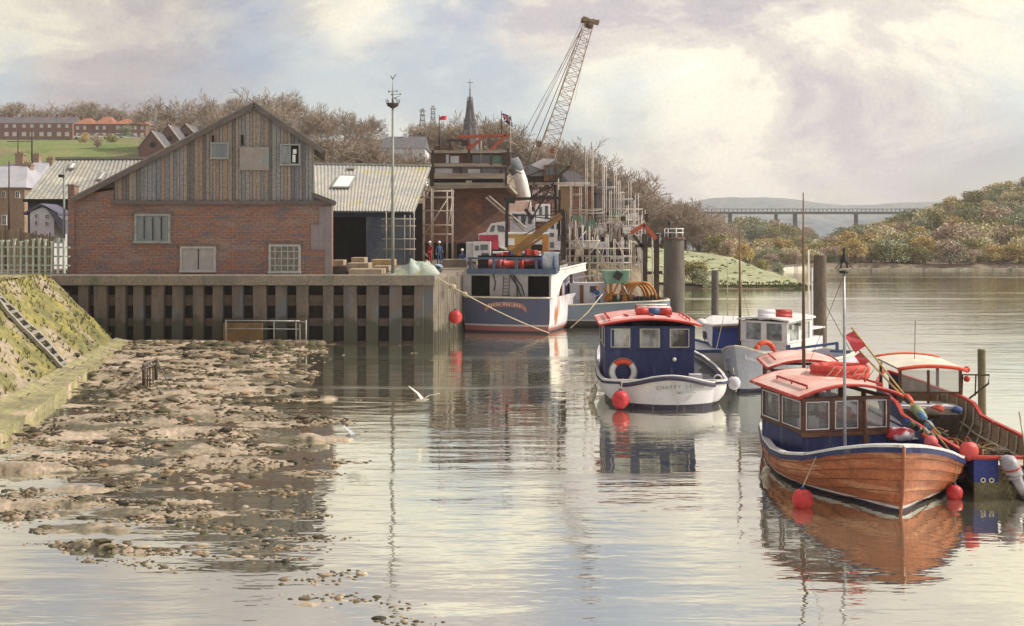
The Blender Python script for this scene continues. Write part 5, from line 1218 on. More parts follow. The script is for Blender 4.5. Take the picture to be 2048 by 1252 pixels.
# dark timber dolphin with red rafters, right of the yard
dl2 = thing('timber_dolphin', 'dark timber frame with two posts and red gable rafters beside the big round pile', 'frame', P(1300,595,76))
YD = 76.
for px, r_ in ((1289,.19),(1313,.18)):
    b = MB(); b.bar(P(px,640,YD)-Vector((0,0,.5)), P(px,468,YD), r_*2, r_*2); b.build('post', Mt['darkwood'], dl2)
for a, c in (((1262,466),(1289,449)),((1288,449),(1312,478))):
    b = MB(); b.bar(P(*a,YD-.2), P(*c,YD-.2), .2, .3); b.build('rafter', redg, dl2)
for a, c in (((1270,492),(1330,490)),((1283,546),(1325,545)),((1266,470),(1290,500))):
    b = MB(); b.bar(P(*a,YD-.25), P(*c,YD-.25), .12, .22); b.build('brace', Mt['darkwood'], dl2)
b = MB(); b.cbox(P(1293,436,YD), (.25,.25,.6)); b.build('finial', Mt['darkwood'], dl2)
for px in (1284,1305):
    pole('thin cream tube standing against the dark timber frame' if px == 1284 else 'thin cream tube, right hand one against the dark timber frame', px, 500 if px==1284 else 480, 600, 74.5, .05, (), Mt['scaf'], 'tube_pole')
# ---------------------------------------------------------------- big piles
pileM = mat('tarred_pile', (.095,.08,.07), (.14,.12,.105), 1.2, .85, stretch=(2,2,.5), grain=.28, bump=.3, c3=(.10,.11,.07), c3scale=.8)
def bigpile(label, px, ytop, ywl, r, m=pileM, rough=.03, capm=None, tilt=0):
    Y = YW(ywl); x = PX(px, Y); zt = PZ(ytop, Y); t = thing('mooring_pile', label, 'pile', (x,Y,0))
    b = MB(); pts = []; n_ = 12
    def f(u, v):
        a = u*2*math.pi; rr = r*(1+rough*noise.noise(Vector((math.cos(a)*2, math.sin(a)*2, v*3+px))))*(1.03-.06*v)
        return Vector((x+rr*math.cos(a)+tilt*v, Y+rr*math.sin(a), -1+(zt+1)*v))
    b.grid(f, 24, 14); b.lathe((x+tilt,Y,zt-.06), [(r*.96,0),(r*.9,.08)], 20); b.build('shaft', m, t)
    return t, x, Y, zt
t, x, Y, zt = bigpile('fat dark round pile topped with a white hand rail', 1348, 476, 648, .70)
b = MB(); b.lathe((x,Y,zt-.12), [(.74,0),(.76,.16),(.6,.18)], 22); b.build('cap_ring', Mt['rust'], t)
for k in range(7):
    a = k*2*math.pi/7+.3; q = Vector((x+.62*math.cos(a), Y+.62*math.sin(a), zt)); b = MB(); b.rod(q, q+Vector((0,0,.62)), .035, 6); b.build('rail_post', Mt['white'], t)
for h_ in (.35,.62):
    b = MB(); b.torus((x,Y,zt+h_), .62, .032, (0,0,1)); b.build('rail', Mt['white'], t)
b = MB(); b.lathe((x-.35,Y-.3,zt), [(.12,0),(.16,.35),(.1,.7),(.06,.85),(.13,.95),(.1,1.1),(.02,1.15)], 12); b.build('lamp', Mt['black'], t)
bigpile('short dark pile standing in the river before the green point', 1430, 541, 630, .27)
bigpile('tall brown timber pile behind the white cabin boat', 1640, 511, 705, .32, mat('brown_pile', (.17,.125,.09), (.115,.09,.075), 1.5, .9, stretch=(2,2,.5), grain=.3, bump=.3))
bigpile('slim green brown post standing alone at the right', 1965, 700, 850, .115, mat('green_post', (.22,.175,.10), (.13,.13,.075), 2, .9, stretch=(2,2,.5), grain=.3, bump=.3), tilt=-.03)
# thin withies standing in the water
for px, y0, y1, lab in ((1455,520,640,'thin pale withy pole standing in the river left of the slim mast'),):
    Y = YW(y1); pole(lab, px, y0, y1+3, Y, .035, (), Mt['rope'], 'withy')
# ================================================================ boats
def hull(root, L, w, zs, prof, zk=-.45, rake=.5, ns=40, planks=0, mat_=None, ry=None, sternw=True, lap=.028, thick=.07, name='hull', a=None):
    """bow at local y=0, stern at y=L. w(t) half beam at rail, zs(t) rail height, prof(t) fullness exponent"""
    b = MB(); ts = [ (i/ns)**1.35 for i in range(ns+1)]
    def pt(t, s_, side, off=0):
        z = zs(t)+(zk-zs(t))*s_; ww = w(t)*(1-s_**prof(t))**.9 if s_ < 1 else 0
        y = L*t+rake*s_*(1-t)**5
        return Vector((side*(ww+off*min(1, t*14)), y, z))
    K = planks or 10
    ss = []
    if planks:
        for k in range(K):
            ss += [(k/K, 0), ((k+1)/K-.001, lap)]
    else: ss = [(k/K, 0) for k in range(K+1)]
    for side in (-1, 1):
        vs = [pt(t, s_, side, o_) for t in ts for s_, o_ in ss]; m = len(ss)
        fs = [(i*m+j, i*m+j+1, (i+1)*m+j+1, (i+1)*m+j) for i in range(ns) for j in range(m-1)]
        b.add(vs, fs, not planks)
    if sternw:   # transom
        m = len(ss); A = [pt(1, s_, -1, o_) for s_, o_ in ss]; C = [pt(1, s_, 1, o_) for s_, o_ in ss][::-1]
        b.poly(A+C)
    return b.build(name, mat_, root, local=True, recalc=False), pt
def rail(root, L, w, zs, m, width=.11, h=.07, out=.03, name='gunwale', t0=0, t1=1, stern=True, ns=44, dz=0):
    b = MB()
    ts = [t0+(t1-t0)*(i/ns)**1.35 for i in range(ns+1)]
    pts = [Vector((-w(t)-out, L*t, zs(t)+dz)) for t in ts][::-1]+[Vector((w(t)+out, L*t, zs(t)+dz)) for t in ts][1 if t0 == 0 else 0:]
    if t0 == 0: pts[ns] = Vector((0, -.06, zs(0)+dz))
    n = len(pts)
    vs = []
    for i, p in enumerate(pts):
        d = (pts[min(i+1,n-1)]-pts[max(i-1,0)]); d.z = 0; d.normalize(); s_ = Vector((-d.y, d.x, 0))*width
        up = Vector((0,0,h)); vs += [p, p+s_, p+s_+up, p+up]
    fs = [(i*4+j, i*4+(j+1) % 4, (i+1)*4+(j+1) % 4, (i+1)*4+j) for i in range(n-1) for j in range(4)]
    fs += [(0,1,2,3), tuple((n-1)*4+k for k in (3,2,1,0))]
    b.add(vs, fs)
    if stern: b.box((-w(1)-out, L-.02, zs(1)+dz), (w(1)+out, L+width, zs(1)+h+dz))
    return b.build(name, m, root, local=True)
def wat(w, zs, prof, zk, t, z):
    s_ = max(0, min(.97, (zs(t)-z)/(zs(t)-zk))); return w(t)*(1-s_**prof(t))**.9
def deck(root, L, w, zd, m, t0=.02, t1=.995, inset=.06, name='deck', ns=30, hz=None):
    W_ = (lambda t: wat(w, hz[0], hz[1], hz[2], t, zd(t))) if hz else w
    b = MB(); b.grid(lambda u, v: Vector(((2*u-1)*max(.01, W_(t0+(t1-t0)*v)-inset), L*(t0+(t1-t0)*v), zd(t0+(t1-t0)*v))), 6, ns)
    return b.build(name, m, root, local=True)
def liner(root, L, w, zs, zd, m, t0=.02, t1=.99, inset=.08, name='inner_planking', ns=36, stern=True, prof=None, zk=-.5):
    b = MB(); prof = prof or (lambda t: 3.5)
    for side in (-1, 1):
        def lf_(u, v):
            t = t0+(t1-t0)*v; z = zs(t)+(zd(t)-zs(t))*u
            return Vector((side*max(.005, wat(w, zs, prof, zk, t, z)-inset), L*t, z))
        b.grid(lf_, 4, ns)
    if stern: b.box((-w(t1)+inset, L*t1-.05, zd(t1)), (w(t1)-inset, L*t1, zs(t1)))
    return b.build(name, m, root, local=True, recalc=False)
def cabin(root, x0, x1, y0, y1, z0, z1, zc, lowm, upm, roofm, fwin=3, swin=2, zw0=None, post=.09, over=.14, camber=.12, glass=None, yaw=0, lean=0, roofth=.05, edge=None, rear=True, bars=None, trimm=None):
    """cabin with solid lower part (z0..zw0), glazed band up to z1, cambered roof"""
    zw0 = zw0 or z0+(z1-z0)*.5; cx, cy = (x0+x1)/2, (y0+y1)/2
    M = Matrix.Translation((cx,cy,0)) @ Matrix.Rotation(yaw,4,'Z') @ Matrix.Translation((-cx,-cy,0))
    b = MB(); b.box((x0,y0,z0),(x1,y1,zw0)); b.xf(M).build('cabin_side', lowm, root, local=True, bevel=.02)
    t = post; fr = MB()
    def bx(a, c): fr.box(a, c)
    for x in (x0, x1-t):
        for y in (y0-.012, y1-t+.012): bx((x-.012 if x == x0 else x+.012,y,zw0),(x+t+(.012 if x != x0 else 0)-(.012 if x==x0 else 0)*0,y+t,z1))
    for i in range(1, fwin):
        x = x0+(x1-x0)*i/fwin; bx((x-t/2,y0-.012,zw0+.08),(x+t/2,y0+t*.6,z1-.06))
        if rear: bx((x-t/2,y1-t*.6,zw0+.08),(x+t/2,y1+.012,z1-.06))
    for i in range(1, swin):
        y = y0+(y1-y0)*i/swin
        for x in (x0-.012, x1-t*.6+.012): bx((x,y-t/2,zw0+.08),(x+t*.6,y+t/2,z1-.06))
    e = .02
    for (a, c) in (((x0-e,y0-e,zw0),(x1+e,y0+t*.7,zw0+.08)),((x0-e,y0-e,z1-.07),(x1+e,y0+t*.7,z1)),((x0-e,y1-t*.7,z1-.07),(x1+e,y1+e,z1)),((x0-e,y0+t*.7,zw0),(x0+t*.7,y1-t*.7,zw0+.08)),((x1-t*.7,y0+t*.7,zw0),(x1+e,y1-t*.7,zw0+.08)),((x0-e,y0+t*.7,z1-.07),(x0+t*.7,y1-t*.7,z1)),((x1-t*.7,y0+t*.7,z1-.07),(x1+e,y1-t*.7,z1)),((x0-e,y1-t*.7,zw0),(x1+e,y1+e,zw0+.08))): bx(a, c)
    fo = fr.xf(M).build('window_frame', upm, root, local=True)
    ROOTM[fo.name] = ROOTM[root.name]
    gl = glass or Mt['glass']
    for i in range(fwin):
        xa, xb = x0+(x1-x0)*i/fwin+t*.6, x0+(x1-x0)*(i+1)/fwin-t*.6
        for y in ((y0+.02, y1-.03) if rear else (y0+.02,)):
            g = MB(); g.box((xa-.03,y,zw0+.06),(xb+.03,y+.008,z1-.05)); g.xf(M).build('pane', gl, fo, local=True)
    for i in range(swin):
        ya, yb_ = y0+(y1-y0)*i/swin+t*.6, y0+(y1-y0)*(i+1)/swin-t*.6
        for x in (x0+.02, x1-.03):
            g = MB(); g.box((x,ya-.03,zw0+.06),(x+.008,yb_+.03,z1-.05)); g.xf(M).build('pane', gl, fo, local=True)
    if trimm:
        tm = MB()
        for i in range(fwin):
            xa, xb = x0+(x1-x0)*i/fwin+t*.62, x0+(x1-x0)*(i+1)/fwin-t*.62; za, zb = zw0+.095, z1-.085; d = .022; yy = y0-.022
            for a, c in (((xa,yy,za),(xb,yy+.02,za+d)),((xa,yy,zb-d),(xb,yy+.02,zb)),((xa,yy,za+d),(xa+d,yy+.02,zb-d)),((xb-d,yy,za+d),(xb,yy+.02,zb-d))): tm.box(a, c)
        for i in range(swin):
            ya, yb_ = y0+(y1-y0)*i/swin+t*.62, y0+(y1-y0)*(i+1)/swin-t*.62; za, zb = zw0+.095, z1-.085; d = .022; xx = x0-.022
            for a, c in (((xx,ya,za),(xx+.02,yb_,za+d)),((xx,ya,zb-d),(xx+.02,yb_,zb)),((xx,ya+d*0,za+d),(xx+.02,ya+d,zb-d)),((xx,yb_-d,za+d),(xx+.02,yb_,zb-d))): tm.box(a, c)
        tm.xf(M).build('glazing_bead', trimm, fo, local=True)
    rf = MB(); o = over
    def rt(u, v, dz=0):
        x = x0-o+(x1-x0+2*o)*u; y = y0-o+(y1-y0+2*o)*v
        return Vector((x, y, z1+.01+dz+camber*(1-(2*u-1)**2)+zc*v))
    n1_, n2_ = 14, 6
    for dz in (roofth, 0): rf.grid(lambda u, v: rt(u, v, dz), n1_, n2_)
    for (f1) in ((lambda s_: (s_,0)),(lambda s_: (s_,1)),(lambda s_: (0,s_)),(lambda s_: (1,s_))):
        rf.grid(lambda u, v: rt(*f1(u), dz=roofth*v), 14, 1)
    ro = rf.xf(M).build('roof', roofm, root, local=True); ROOTM[ro.name] = ROOTM[root.name]
    if edge:
        eb = MB(); pth = [rt(i/14, 0, roofth*.4) for i in range(15)]+[rt(1, i/6, roofth*.4) for i in range(1,7)]+[rt(1-i/14, 1, roofth*.4) for i in range(1,15)]+[rt(0, 1-i/6, roofth*.4) for i in range(1,6)]
        eb.tube(pth, .042, 6, closed=True); eb.xf(M).build('roof_edge', edge, ro, local=True)
    return M, ro, rt
def lifebuoy(label, c, nrm, R_=.36, r=.085, solid=None, parent=None):
    t = thing('lifebuoy', label, 'lifebuoy', c, 0)
    for k in range(4):
        if solid: mm_ = solid
        else: mm_ = Mt['buoyorange'] if k % 2 else Mt['white']
        a = math.pi/4+k*math.pi/2+ (math.pi/2 if solid is None else 0)
        b = MB(); b.torus(Vector(c), R_, r, nrm, 8, 10, a, a+math.pi/2); b.build('segment', mm_, t)
    b = MB(); b.torus(Vector(c), R_+r+.02, .012, nrm, 28, 5); b.build('grab_line', Mt['rope'], t)
    return t
Mt['buoyorange'] = mat('lifebuoy_orange', (.72,.10,.04), (.58,.07,.03), 4, .5, grain=.12, bump=.03)
def ballfender(label, c, r, m=None, ropeto=None, cat='buoy'):
    t = thing('ball_fender', label, cat, c)
    b = MB(); b.ball(c, r, 26, 16, (1,.98,1.07), .07); b.build('ball', m or Mt['buoy'], t)
    b = MB(); b.lathe(Vector(c)+Vector((0,0,r*.96)), [(r*.22,0),(r*.26,r*.12),(r*.16,r*.28),(.01,r*.3)], 12); b.build('neck', Mt['navy'] if m is None else Mt['black'], t)
    if ropeto is not None:
        b = MB(); b.tube([Vector(c)+Vector((0,0,r*1.2)), ropeto], .014, 5); b.build('lanyard', Mt['rope'], t)
    return t
def longfender(label, top, bot, r, m=None, ropeto=None):
    t = thing('fender', label, 'fender', bot); top, bot = Vector(top), Vector(bot); d = (top-bot)
    prof = [(0,.25),(.04,.7),(.10,1),(.5,1.03),(.90,1),(.96,.7),(1,.25)]
    b = MB(); b.tube([bot+d*k for k, _ in prof], [r*s_ for _, s_ in prof], 14); b.build('body', m or Mt['creamf'], t)
    for k in (0.0, 1.0):
        b = MB(); b.ball(bot+d*k, r*.42, 10, 6); b.build('eye', Mt['black'], t)
    if ropeto is not None:
        b = MB(); b.tube([top, Vector(ropeto)], .014, 5); b.build('lanyard', Mt['rope'], t)
    return t
Mt['creamf'] = mat('fender_cream', (.60,.54,.42), (.42,.38,.30), 5, .6, grain=.15, c3=(.2,.18,.13), c3scale=3, c3pos=.6)
def tl(root, p): return ROOTM[root.name] @ Vector(p)
def smooth(t, a, b): return sst(t, a, b)

# ---------------------------------------------------------------- orange clinker boat
OB = thing('fishing_boat', 'orange brown clinker fishing boat with navy wheelhouse base and pale red roof, nearest of all', 'boat', (7.93,20.75,0), R(-5.5))
oL = 10.3
ow = interp([(0,.0),(.02,.42),(.05,.80),(.10,1.27),(.16,1.70),(.23,2.0),(.32,2.12),(.45,2.10),(.6,1.95),(.75,1.65),(.88,1.35),(.96,1.05),(1,.85)])
ozs = interp([(0,1.40),(.03,1.33),(.08,1.16),(.15,.88),(.22,.74),(.32,.66),(.45,.64),(.6,.68),(.75,.76),(.88,.86),(1,.96)])
oprof = lambda t: 1.45+2.4*sst(t, 0, .45)-1.0*sst(t, .75, 1)
def planked(name, c1, c2, c3):
    m = mat(name, c1, c2, 1.3, .5, stretch=(.8,.8,5), grain=.2, gscale=16, bump=.08, c3=c3, c3scale=.55, c3pos=.58)
    return m
om = bands(planked('orange_planking', (.46,.155,.065), (.33,.105,.05), (.54,.25,.13)), [(.135,(.60,.58,.57)),(.075,(.035,.028,.05))])
def streaks(m, c, lo=.56, amt=.7, sc=(3.2,3.2,.55)):
    t = m.node_tree; n = t.nodes; L = t.links; b = n['Principled BSDF']; src = b.inputs['Base Color'].links[0].from_socket
    tc = n.new('ShaderNodeTexCoord'); mp = n.new('ShaderNodeMapping'); mp.inputs['Scale'].default_value = sc; L.new(tc.outputs['Object'], mp.inputs[0])
    x = n.new('ShaderNodeTexNoise'); x.inputs['Scale'].default_value = 1.5; x.inputs['Detail'].default_value = 7; x.inputs['Roughness'].default_value = .7; L.new(mp.outputs[0], x.inputs[0])
    f = n.new('ShaderNodeMapRange'); f.inputs[1].default_value = lo; f.inputs[2].default_value = lo+.12; f.inputs[4].default_value = amt; L.new(x.outputs[0], f.inputs[0])
    mx = n.new('ShaderNodeMixRGB'); L.new(f.outputs[0], mx.inputs[0]); L.new(src, mx.inputs[1]); mx.inputs[2].default_value = (*c, 1); L.new(mx.outputs[0], b.inputs['Base Color']); return m
streaks(om, (.17,.07,.04), .54, .6)
_, opt = hull(OB, oL, ow, ozs, oprof, -.5, .35, 46, 8, om, lap=.036)
for side in (-1, 1):    # lapped plank edges
    b = MB()
    for k in range(1, 7):
        s_ = k/8
        pts = [opt(t, s_, side, .034) for t in [i/40 for i in range(41)]]
        if min(p.z for p in pts) < -.25 and max(p.z for p in pts) < .1: continue
        b.tube(pts, .0095, 4)
    b.build('plank_edge', mat('plank_seam', (.20,.06,.025), None, 3, .7, grain=.2, bump=0), OB, local=True, recalc=False)
b = MB(); b.tube([(0,-.05,1.42),(0,-.03,.9),(0,.05,.4),(0,.22,0),(0,.4,-.3)], .035, 8); b.build('stem_post', mat('stem_orange', (.33,.11,.05), None, 3, .5, grain=.25), OB, local=True)
rail(OB, oL, ow, ozs, Mt['white'], .15, .055, .04)
rail(OB, oL, ow, ozs, Mt['navy'], .07, .10, .065, 'rubbing_strake', dz=-.11)
deckm = mat('boat_floor', (.03,.045,.13), (.05,.065,.15), 2, .7, grain=.2)
deck(OB, oL, ow, lambda t: .12, deckm, .17, .99, .12, 'deck', hz=(ozs, oprof, -.5))
deck(OB, oL, ow, lambda t: ozs(t)-.10, Mt['lilacwhite'], .02, .165, .10, 'foredeck')
liner(OB, oL, ow, ozs, lambda t: .10, Mt['navy'], .16, .985, .12, prof=oprof)
# port side deck strip and aft deck, white
b = MB(); b.grid(lambda u, v: Vector((-(ow(.5+.47*v)-.11-.75*u), oL*(.5+.47*v), ozs(.5+.47*v)-.05-.02*u)), 3, 20); b.build('side_deck', Mt['white'], OB, local=True)
b = MB(); b.grid(lambda u, v: Vector(((ow(.5+.47*v)-.11-.55*u), oL*(.5+.47*v), ozs(.5+.47*v)-.05-.02*u)), 3, 20); b.build('side_deck', Mt['lilacwhite'], OB, local=True)
b = MB(); b.box((-1.5,5.0,.12),(-1.05,5.9,.45)); b.box((-1.75,4.4,.12),(-1.2,4.9,.36)); b.build('locker', Mt['blue'], OB, local=True)
b = MB(); b.box((-.9,2.05,.5),(.15,2.55,.62)); b.build('hatch', Mt['lilacwhite'], OB, local=True)
# forward coaming (navy) joining cabin and foredeck
ocab = cabin(OB, -1.86, .34, 3.0, 5.15, .15, 1.95, .05, Mt['navy'], Mt['wood'], Mt['pinkroof'], 3, 2, 1.12, .12, .20, .27, yaw=R(17), edge=Mt['red'], trimm=Mt['lilacwhite'], roofth=.05)
M_, oroof, ort = ocab
b = MB(); b.box((-1.90,2.93,1.06),(.38,3.0,1.13)); b.xf(M_).build('sill', Mt['wood'], OB, local=True)
for u0, u1, v in ((.12,.12,.15),):
    for (ua, ub) in ((.14,.14),(.88,.88)):
        b = MB(); A, C = M_ @ ort(ua,.12,.12), M_ @ ort(ub,.72,.12); b.rod(A, C, .028, 6)
        for t in (0,.5,1): q = A.lerp(C,t); b.rod(q, q-Vector((0,0,.10)), .022, 5)
        b.build('grab_rail', Mt['red'], oroof, local=True)
b = MB(); c_ = M_ @ Vector((-.5,4.0,1.3)); b.cbox((c_.x,c_.y,1.22), (1.5,.5,.08)); b.build('dashboard', Mt['wood'], OB, local=True)
b = MB(); b.cbox((c_.x+.1,c_.y+.2,1.32), (.8,.3,.12)); b.cbox((c_.x+.1,c_.y+.2,1.48), (.6,.3,.08)); b.build('seat', Mt['red'], OB, local=True)
b = MB(); b.cbox((c_.x-.75,c_.y-.6,1.25), (.5,.05,.22)); b.cbox((c_.x-.75,c_.y-.6,1.4), (.35,.04,.06)); b.build('chart', Mt['lilacwhite'], OB, local=True)
# coiled red life raft ring on the roof
rt_ = thing('raft_ring', 'stacked red inflated rings lashed on the roof of the orange boat', 'life ring', tl(OB, M_ @ Vector((.0,4.55,2.10))))
for k in range(2):
    c0 = tl(OB, M_ @ Vector((-.20,4.3,2.30+.15*k))); pts = [c0+Vector((1.05*math.cos(a)*.60, .42*math.sin(a), .01*math.sin(5*a))) for a in [i*2*math.pi/30 for i in range(30)]]
    b = MB(); b.tube(pts, .105, 10, closed=True); b.build('ring', mat('raft_red', (.66,.10,.07), (.5,.06,.05), 5, .6, grain=.2), rt_)
b = MB(); c0 = tl(OB, M_ @ Vector((-.20,4.3,2.38))); 
for k in range(6):
    x = -.55+k*.20; b.tube([c0+Vector((x,-.50,-.14)), c0+Vector((x+.15,-.54,.02)), c0+Vector((x+.28,-.47,.16))], .012, 4)
b.build('lashing', Mt['rope'], rt_)
# aft canopy
cc = cabin(OB, -1.45, .45, 7.5, 9.2, .15, 2.02, .05, Mt['wood'], Mt['wood'], Mt['pinkroof'], 1, 1, .8, .10, .14, .24, edge=Mt['red'], glass=glassmat('clear', (.4,.42,.4), .1, .85))
b = MB(); A, C = ort(0,0), ort(1,0)
crt = cc[2]
b.rod(crt(.12,.2,.12), crt(.12,.85,.12), .025, 6); b.build('grab_rail', Mt['red'], cc[1], local=True)
b = MB(); b.rod(crt(.9,.2,.12), crt(.9,.85,.12), .025, 6); b.build('grab_rail', Mt['red'], cc[1], local=True)
b = MB(); b.ext([(-1.1,7.0,1.75),(-.3,6.2,1.95),(.2,6.6,1.85),(-.5,7.2,1.7)], (0,0,.03)); b.build('spray_sheet', Mt['white'], OB, local=True)
# light mast on the foredeck
def mast_thing(label, base, top, r0, r1, m, name='mast', cat='mast'):
    t = thing(name, label, cat, base); b = MB(); b.tube([base, (Vector(base)+Vector(top))/2, top], [r0,(r0+r1)/2,r1], 8); b.build('pole', m, t); return t
Ym = 22.9
base = Vector((PX(1690,Ym), Ym, .55)); top = P(1688,545,Ym)
b = MB(); b.tube([base, base.lerp(top,.5), top], [.040,.034,.028], 8); b.tube([base-Vector((0,0,.02)), base+Vector((0,0,.12))], .07, 8); b.build('light_mast', mat('mast_silver', (.42,.43,.44), (.26,.27,.29), 1.5, .4, grain=.15, metal=.3), OB)
b = MB(); b.lathe(top, [(.09,-.02),(.105,.0),(.10,.04),(.05,.05)], 14)
for s_ in (-1,1): b.bar(top+Vector((.08*s_,0,.10)), top+Vector((.03*s_,0,.30)), .035, .03)
b.lathe(top+Vector((0,0,.28)), [(.09,-.05),(.06,.05),(.022,.17),(.03,.22),(.035,.25),(.0,.29)], 10)
b.bar(top+Vector((-.05,0,.26)), top+Vector((-.20,0,.08)), .012, .012); b.bar(top+Vector((.05,0,.26)), top+Vector((.20,0,.08)), .012, .012)
b.build('masthead_lamp', Mt['black'], OB)
b = MB(); b.rod(top+Vector((0,0,-.05)), tl(OB,(-1.2,4.6,2.0)), .006, 4); b.rod(P(1690,562,Ym), P(1640,500,60), .004, 3); b.v = b.v[:8] if False else b.v
b = MB(); b.rod(top+Vector((0,0,-.05)), tl(OB,(-1.2,4.6,2.0)), .006, 4); b.build('stay', Mt['black'], OB)
b = MB(); b.tube([P(1608,810,27.4), P(1607,600,27.4), P(1606.5,385,27.4)], [.055,.042,.016], 8); b.build('mizzen_mast', Mt['pole'], OB)
b = MB(); b.rod(tl(OB,(-.05,2.9,.5)), tl(OB,(-.05,2.9,1.9)), .05, 8); b.build('samson_post', Mt['wood'], OB)
b = MB(); b.box((-.32,2.6,.14),(-.02,2.8,.34)); b.cbox((-.1,2.55,.4), (.10,.10,.16)); b.build('white_fitting', Mt['white'], OB, local=True)
# fenders and buoys
ballfender('large red ball fender at the waterline of the orange boat, left of its stem', (PX(1605,21.5), 21.5, PZ(999,21.5)), .215, None, tl(OB, (-1.45,1.3,.95)))
ballfender('red ball fender hanging right of the bow of the orange boat', (PX(1909,22.2), 22.2, PZ(986,22.2)), .175, None, tl(OB, (1.5,1.3,1.0)))
longfender('cream cylinder fender hanging off the left quarter of the orange boat', P(1536,932,24.3), P(1517,990,24.0), .095, None, P(1537,905,24.6))
# ---------------------------------------------------------------- blue and white cabin boat
BB = thing('cabin_boat', 'white hulled boat with dark blue wheelhouse and faded red roof, lifebuoy on its side', 'boat', (5.22,34.3,0), R(-1.5))
bL = 8.2
bw = interp([(0,1.55),(.015,1.75),(.04,1.95),(.1,2.12),(.25,2.22),(.45,2.2),(.62,2.0),(.78,1.6),(.9,1.0),(.97,.45),(1,.05)])
bzs = interp([(0,.86),(.08,.80),(.2,.80),(.45,.95),(.7,1.2),(.85,1.4),(1,1.62)])
bprof = lambda t: 3.0-1.5*sst(t, .5, 1)
bm2 = bands(mat('white_hull', (.66,.64,.65), (.58,.56,.60), .7, .45, grain=.1, bump=.05, c3=(.70,.67,.58), c3scale=.5, c3pos=.55), [(.17,(.035,.03,.06))])
streaks(bm2, (.36,.30,.22), .57, .5)
hull(BB, bL, bw, bzs, bprof, -.5, 0, 40, 0, bm2, sternw=False)
def btr(u):   # curved transom plan
    x = (2*u-1); return Vector((1.56*x, -.62*(1-x*x)**.9, 0))
bzt = lambda u: .80+.30*math.sin(math.pi*min(1,max(0,(u-.02)/.98)))**1.3
b = MB(); b.grid(lambda u, v: btr(u)*(1-.10*v)+Vector((0,.0,bzt(u)+(-.5-bzt(u))*v)), 36, 12); b.build('transom', bm2, BB, local=True, recalc=False)
b = MB(); b.tube([btr(i/36)+Vector((0,-.02,bzt(i/36)-.05)) for i in range(37)], .07, 8); b.build('transom_band', mat('dark_band', (.05,.045,.08), None, 2, .5), BB, local=True)
b = MB(); b.tube([btr(i/36)+Vector((0,.0,bzt(i/36)+.035)) for i in range(37)], .035, 6); b.build('transom_rail', Mt['white'], BB, local=True)
rail(BB, bL, bw, bzs, Mt['white'], .10, .06, .03, stern=False, t0=.001)
rail(BB, bL, bw, bzs, Mt['navy'], .06, .07, .05, 'rubbing_strake', stern=False, t0=.001, dz=-.09)
deck(BB, bL, bw, lambda t: bzs(t)-.18, mat('dark_deck', (.05,.045,.06), (.09,.085,.09), 2, .7, grain=.2), .0, .98, .05)
b = MB(); b.grid(lambda u, v: Vector(((btr(u).x)*(1-.02), btr(u).y*(1-v)+.15*v+.05, .66)), 20, 4); b.build('aft_deck', mat('aft_deck', (.08,.075,.09), None, 2, .7, grain=.2), BB, local=True)
# high white bow shoulder seen at the left
b = MB(); b.grid(lambda u, v: Vector((-(bw(.30+.68*u)+.02), bL*(.30+.68*u), bzs(.30+.68*u)+(.42*math.sin(math.pi*min(1,u*.9+.05)))*v)), 24, 4); b.build('bulwark', Mt['lilacwhite'], BB, local=True)
bc = cabin(BB, -2.02, 1.05, 1.05, 4.2, .55, 2.62, .06, Mt['navy'], Mt['navy'], mat('bright_red_roof', (.70,.34,.32), (.62,.20,.17), 1.2, .55, grain=.12, bump=.08, c3=(.74,.60,.55), c3scale=1.1, c3pos=.54), 3, 2, 1.80, .30, .20, .22, glass=mat('milky_pane', (.46,.46,.44), (.09,.08,.07), 1.1, .12, stretch=(1,1,.7), grain=.15, soft=.07, spec=1, bump=0), edge=Mt['red'], trimm=Mt['cream'], roofth=.07)
bM, broof, brt = bc
b = MB(); b.box((-2.0,.98,.5),(1.03,1.04,.72)); b.build('plinth', Mt['navy'], BB, local=True)
for u in (.1,.9):
    b = MB(); A, C = brt(u,.1,.16), brt(u,.8,.16); b.rod(A, C, .03, 6)
    for t in (0,.33,.66,1): q = A.lerp(C,t); b.rod(q, q-Vector((0,0,.12)), .022, 5)
    b.build('grab_rail', Mt['red'], broof, local=True)
for k, (u, v) in enumerate(((.30,.25),(.55,.2),(.72,.2))):
    b = MB(); b.rod(brt(u,v,.10), brt(u-.03,v+.12,.12), .035, 6); b.build('cleat', Mt['red'], broof, local=True)
b = MB(); b.cbox((.35,2.2,1.2), (1.2,.6,.9)); b.build('console', Mt['darkwood'], BB, local=True)
# rolled red fender tubes on the roof
for k, (px0, px1, py, Yk, r_, lab) in enumerate(((1272,1343,630,36.5,.14,'front striped red and white tube float on the blue boat roof'),(1270,1336,616,37.6,.14,'rear striped red and white tube float on the blue boat roof'))):
    t = thing('tube_float', lab, 'float', P((px0+px1)/2,py,Yk)); A, C = P(px0,py,Yk), P(px1,py,Yk); A.z = C.z = 3.06+.02*k
    for a_, c_2, m_ in ((0,.34,'red'),(.34,.66,'blue' if k == 0 else 'red'),(.66,1,'red')):
        b = MB(); b.tube([A.lerp(C,a_), A.lerp(C,c_2)], r_, 14); b.build('section', Mt[m_], t)
    b = MB(); b.tube([A.lerp(C,.04)+Vector((0,0,.12)), A.lerp(C,.97)+Vector((0,0,.12))], .055, 8); b.build('pale_strip', Mt['white'], t)
lifebuoy('red and white lifebuoy hung on the blue wheelhouse side', tl(BB, (-1.42,.93,1.05)), (0,-1,.05), .37, .095)
b = MB(); b.ball(tl(BB,(.35,1.0,1.48)), .07, 10, 8, (1,.5,1)); b.build('deck_light', Mt['white'], BB)
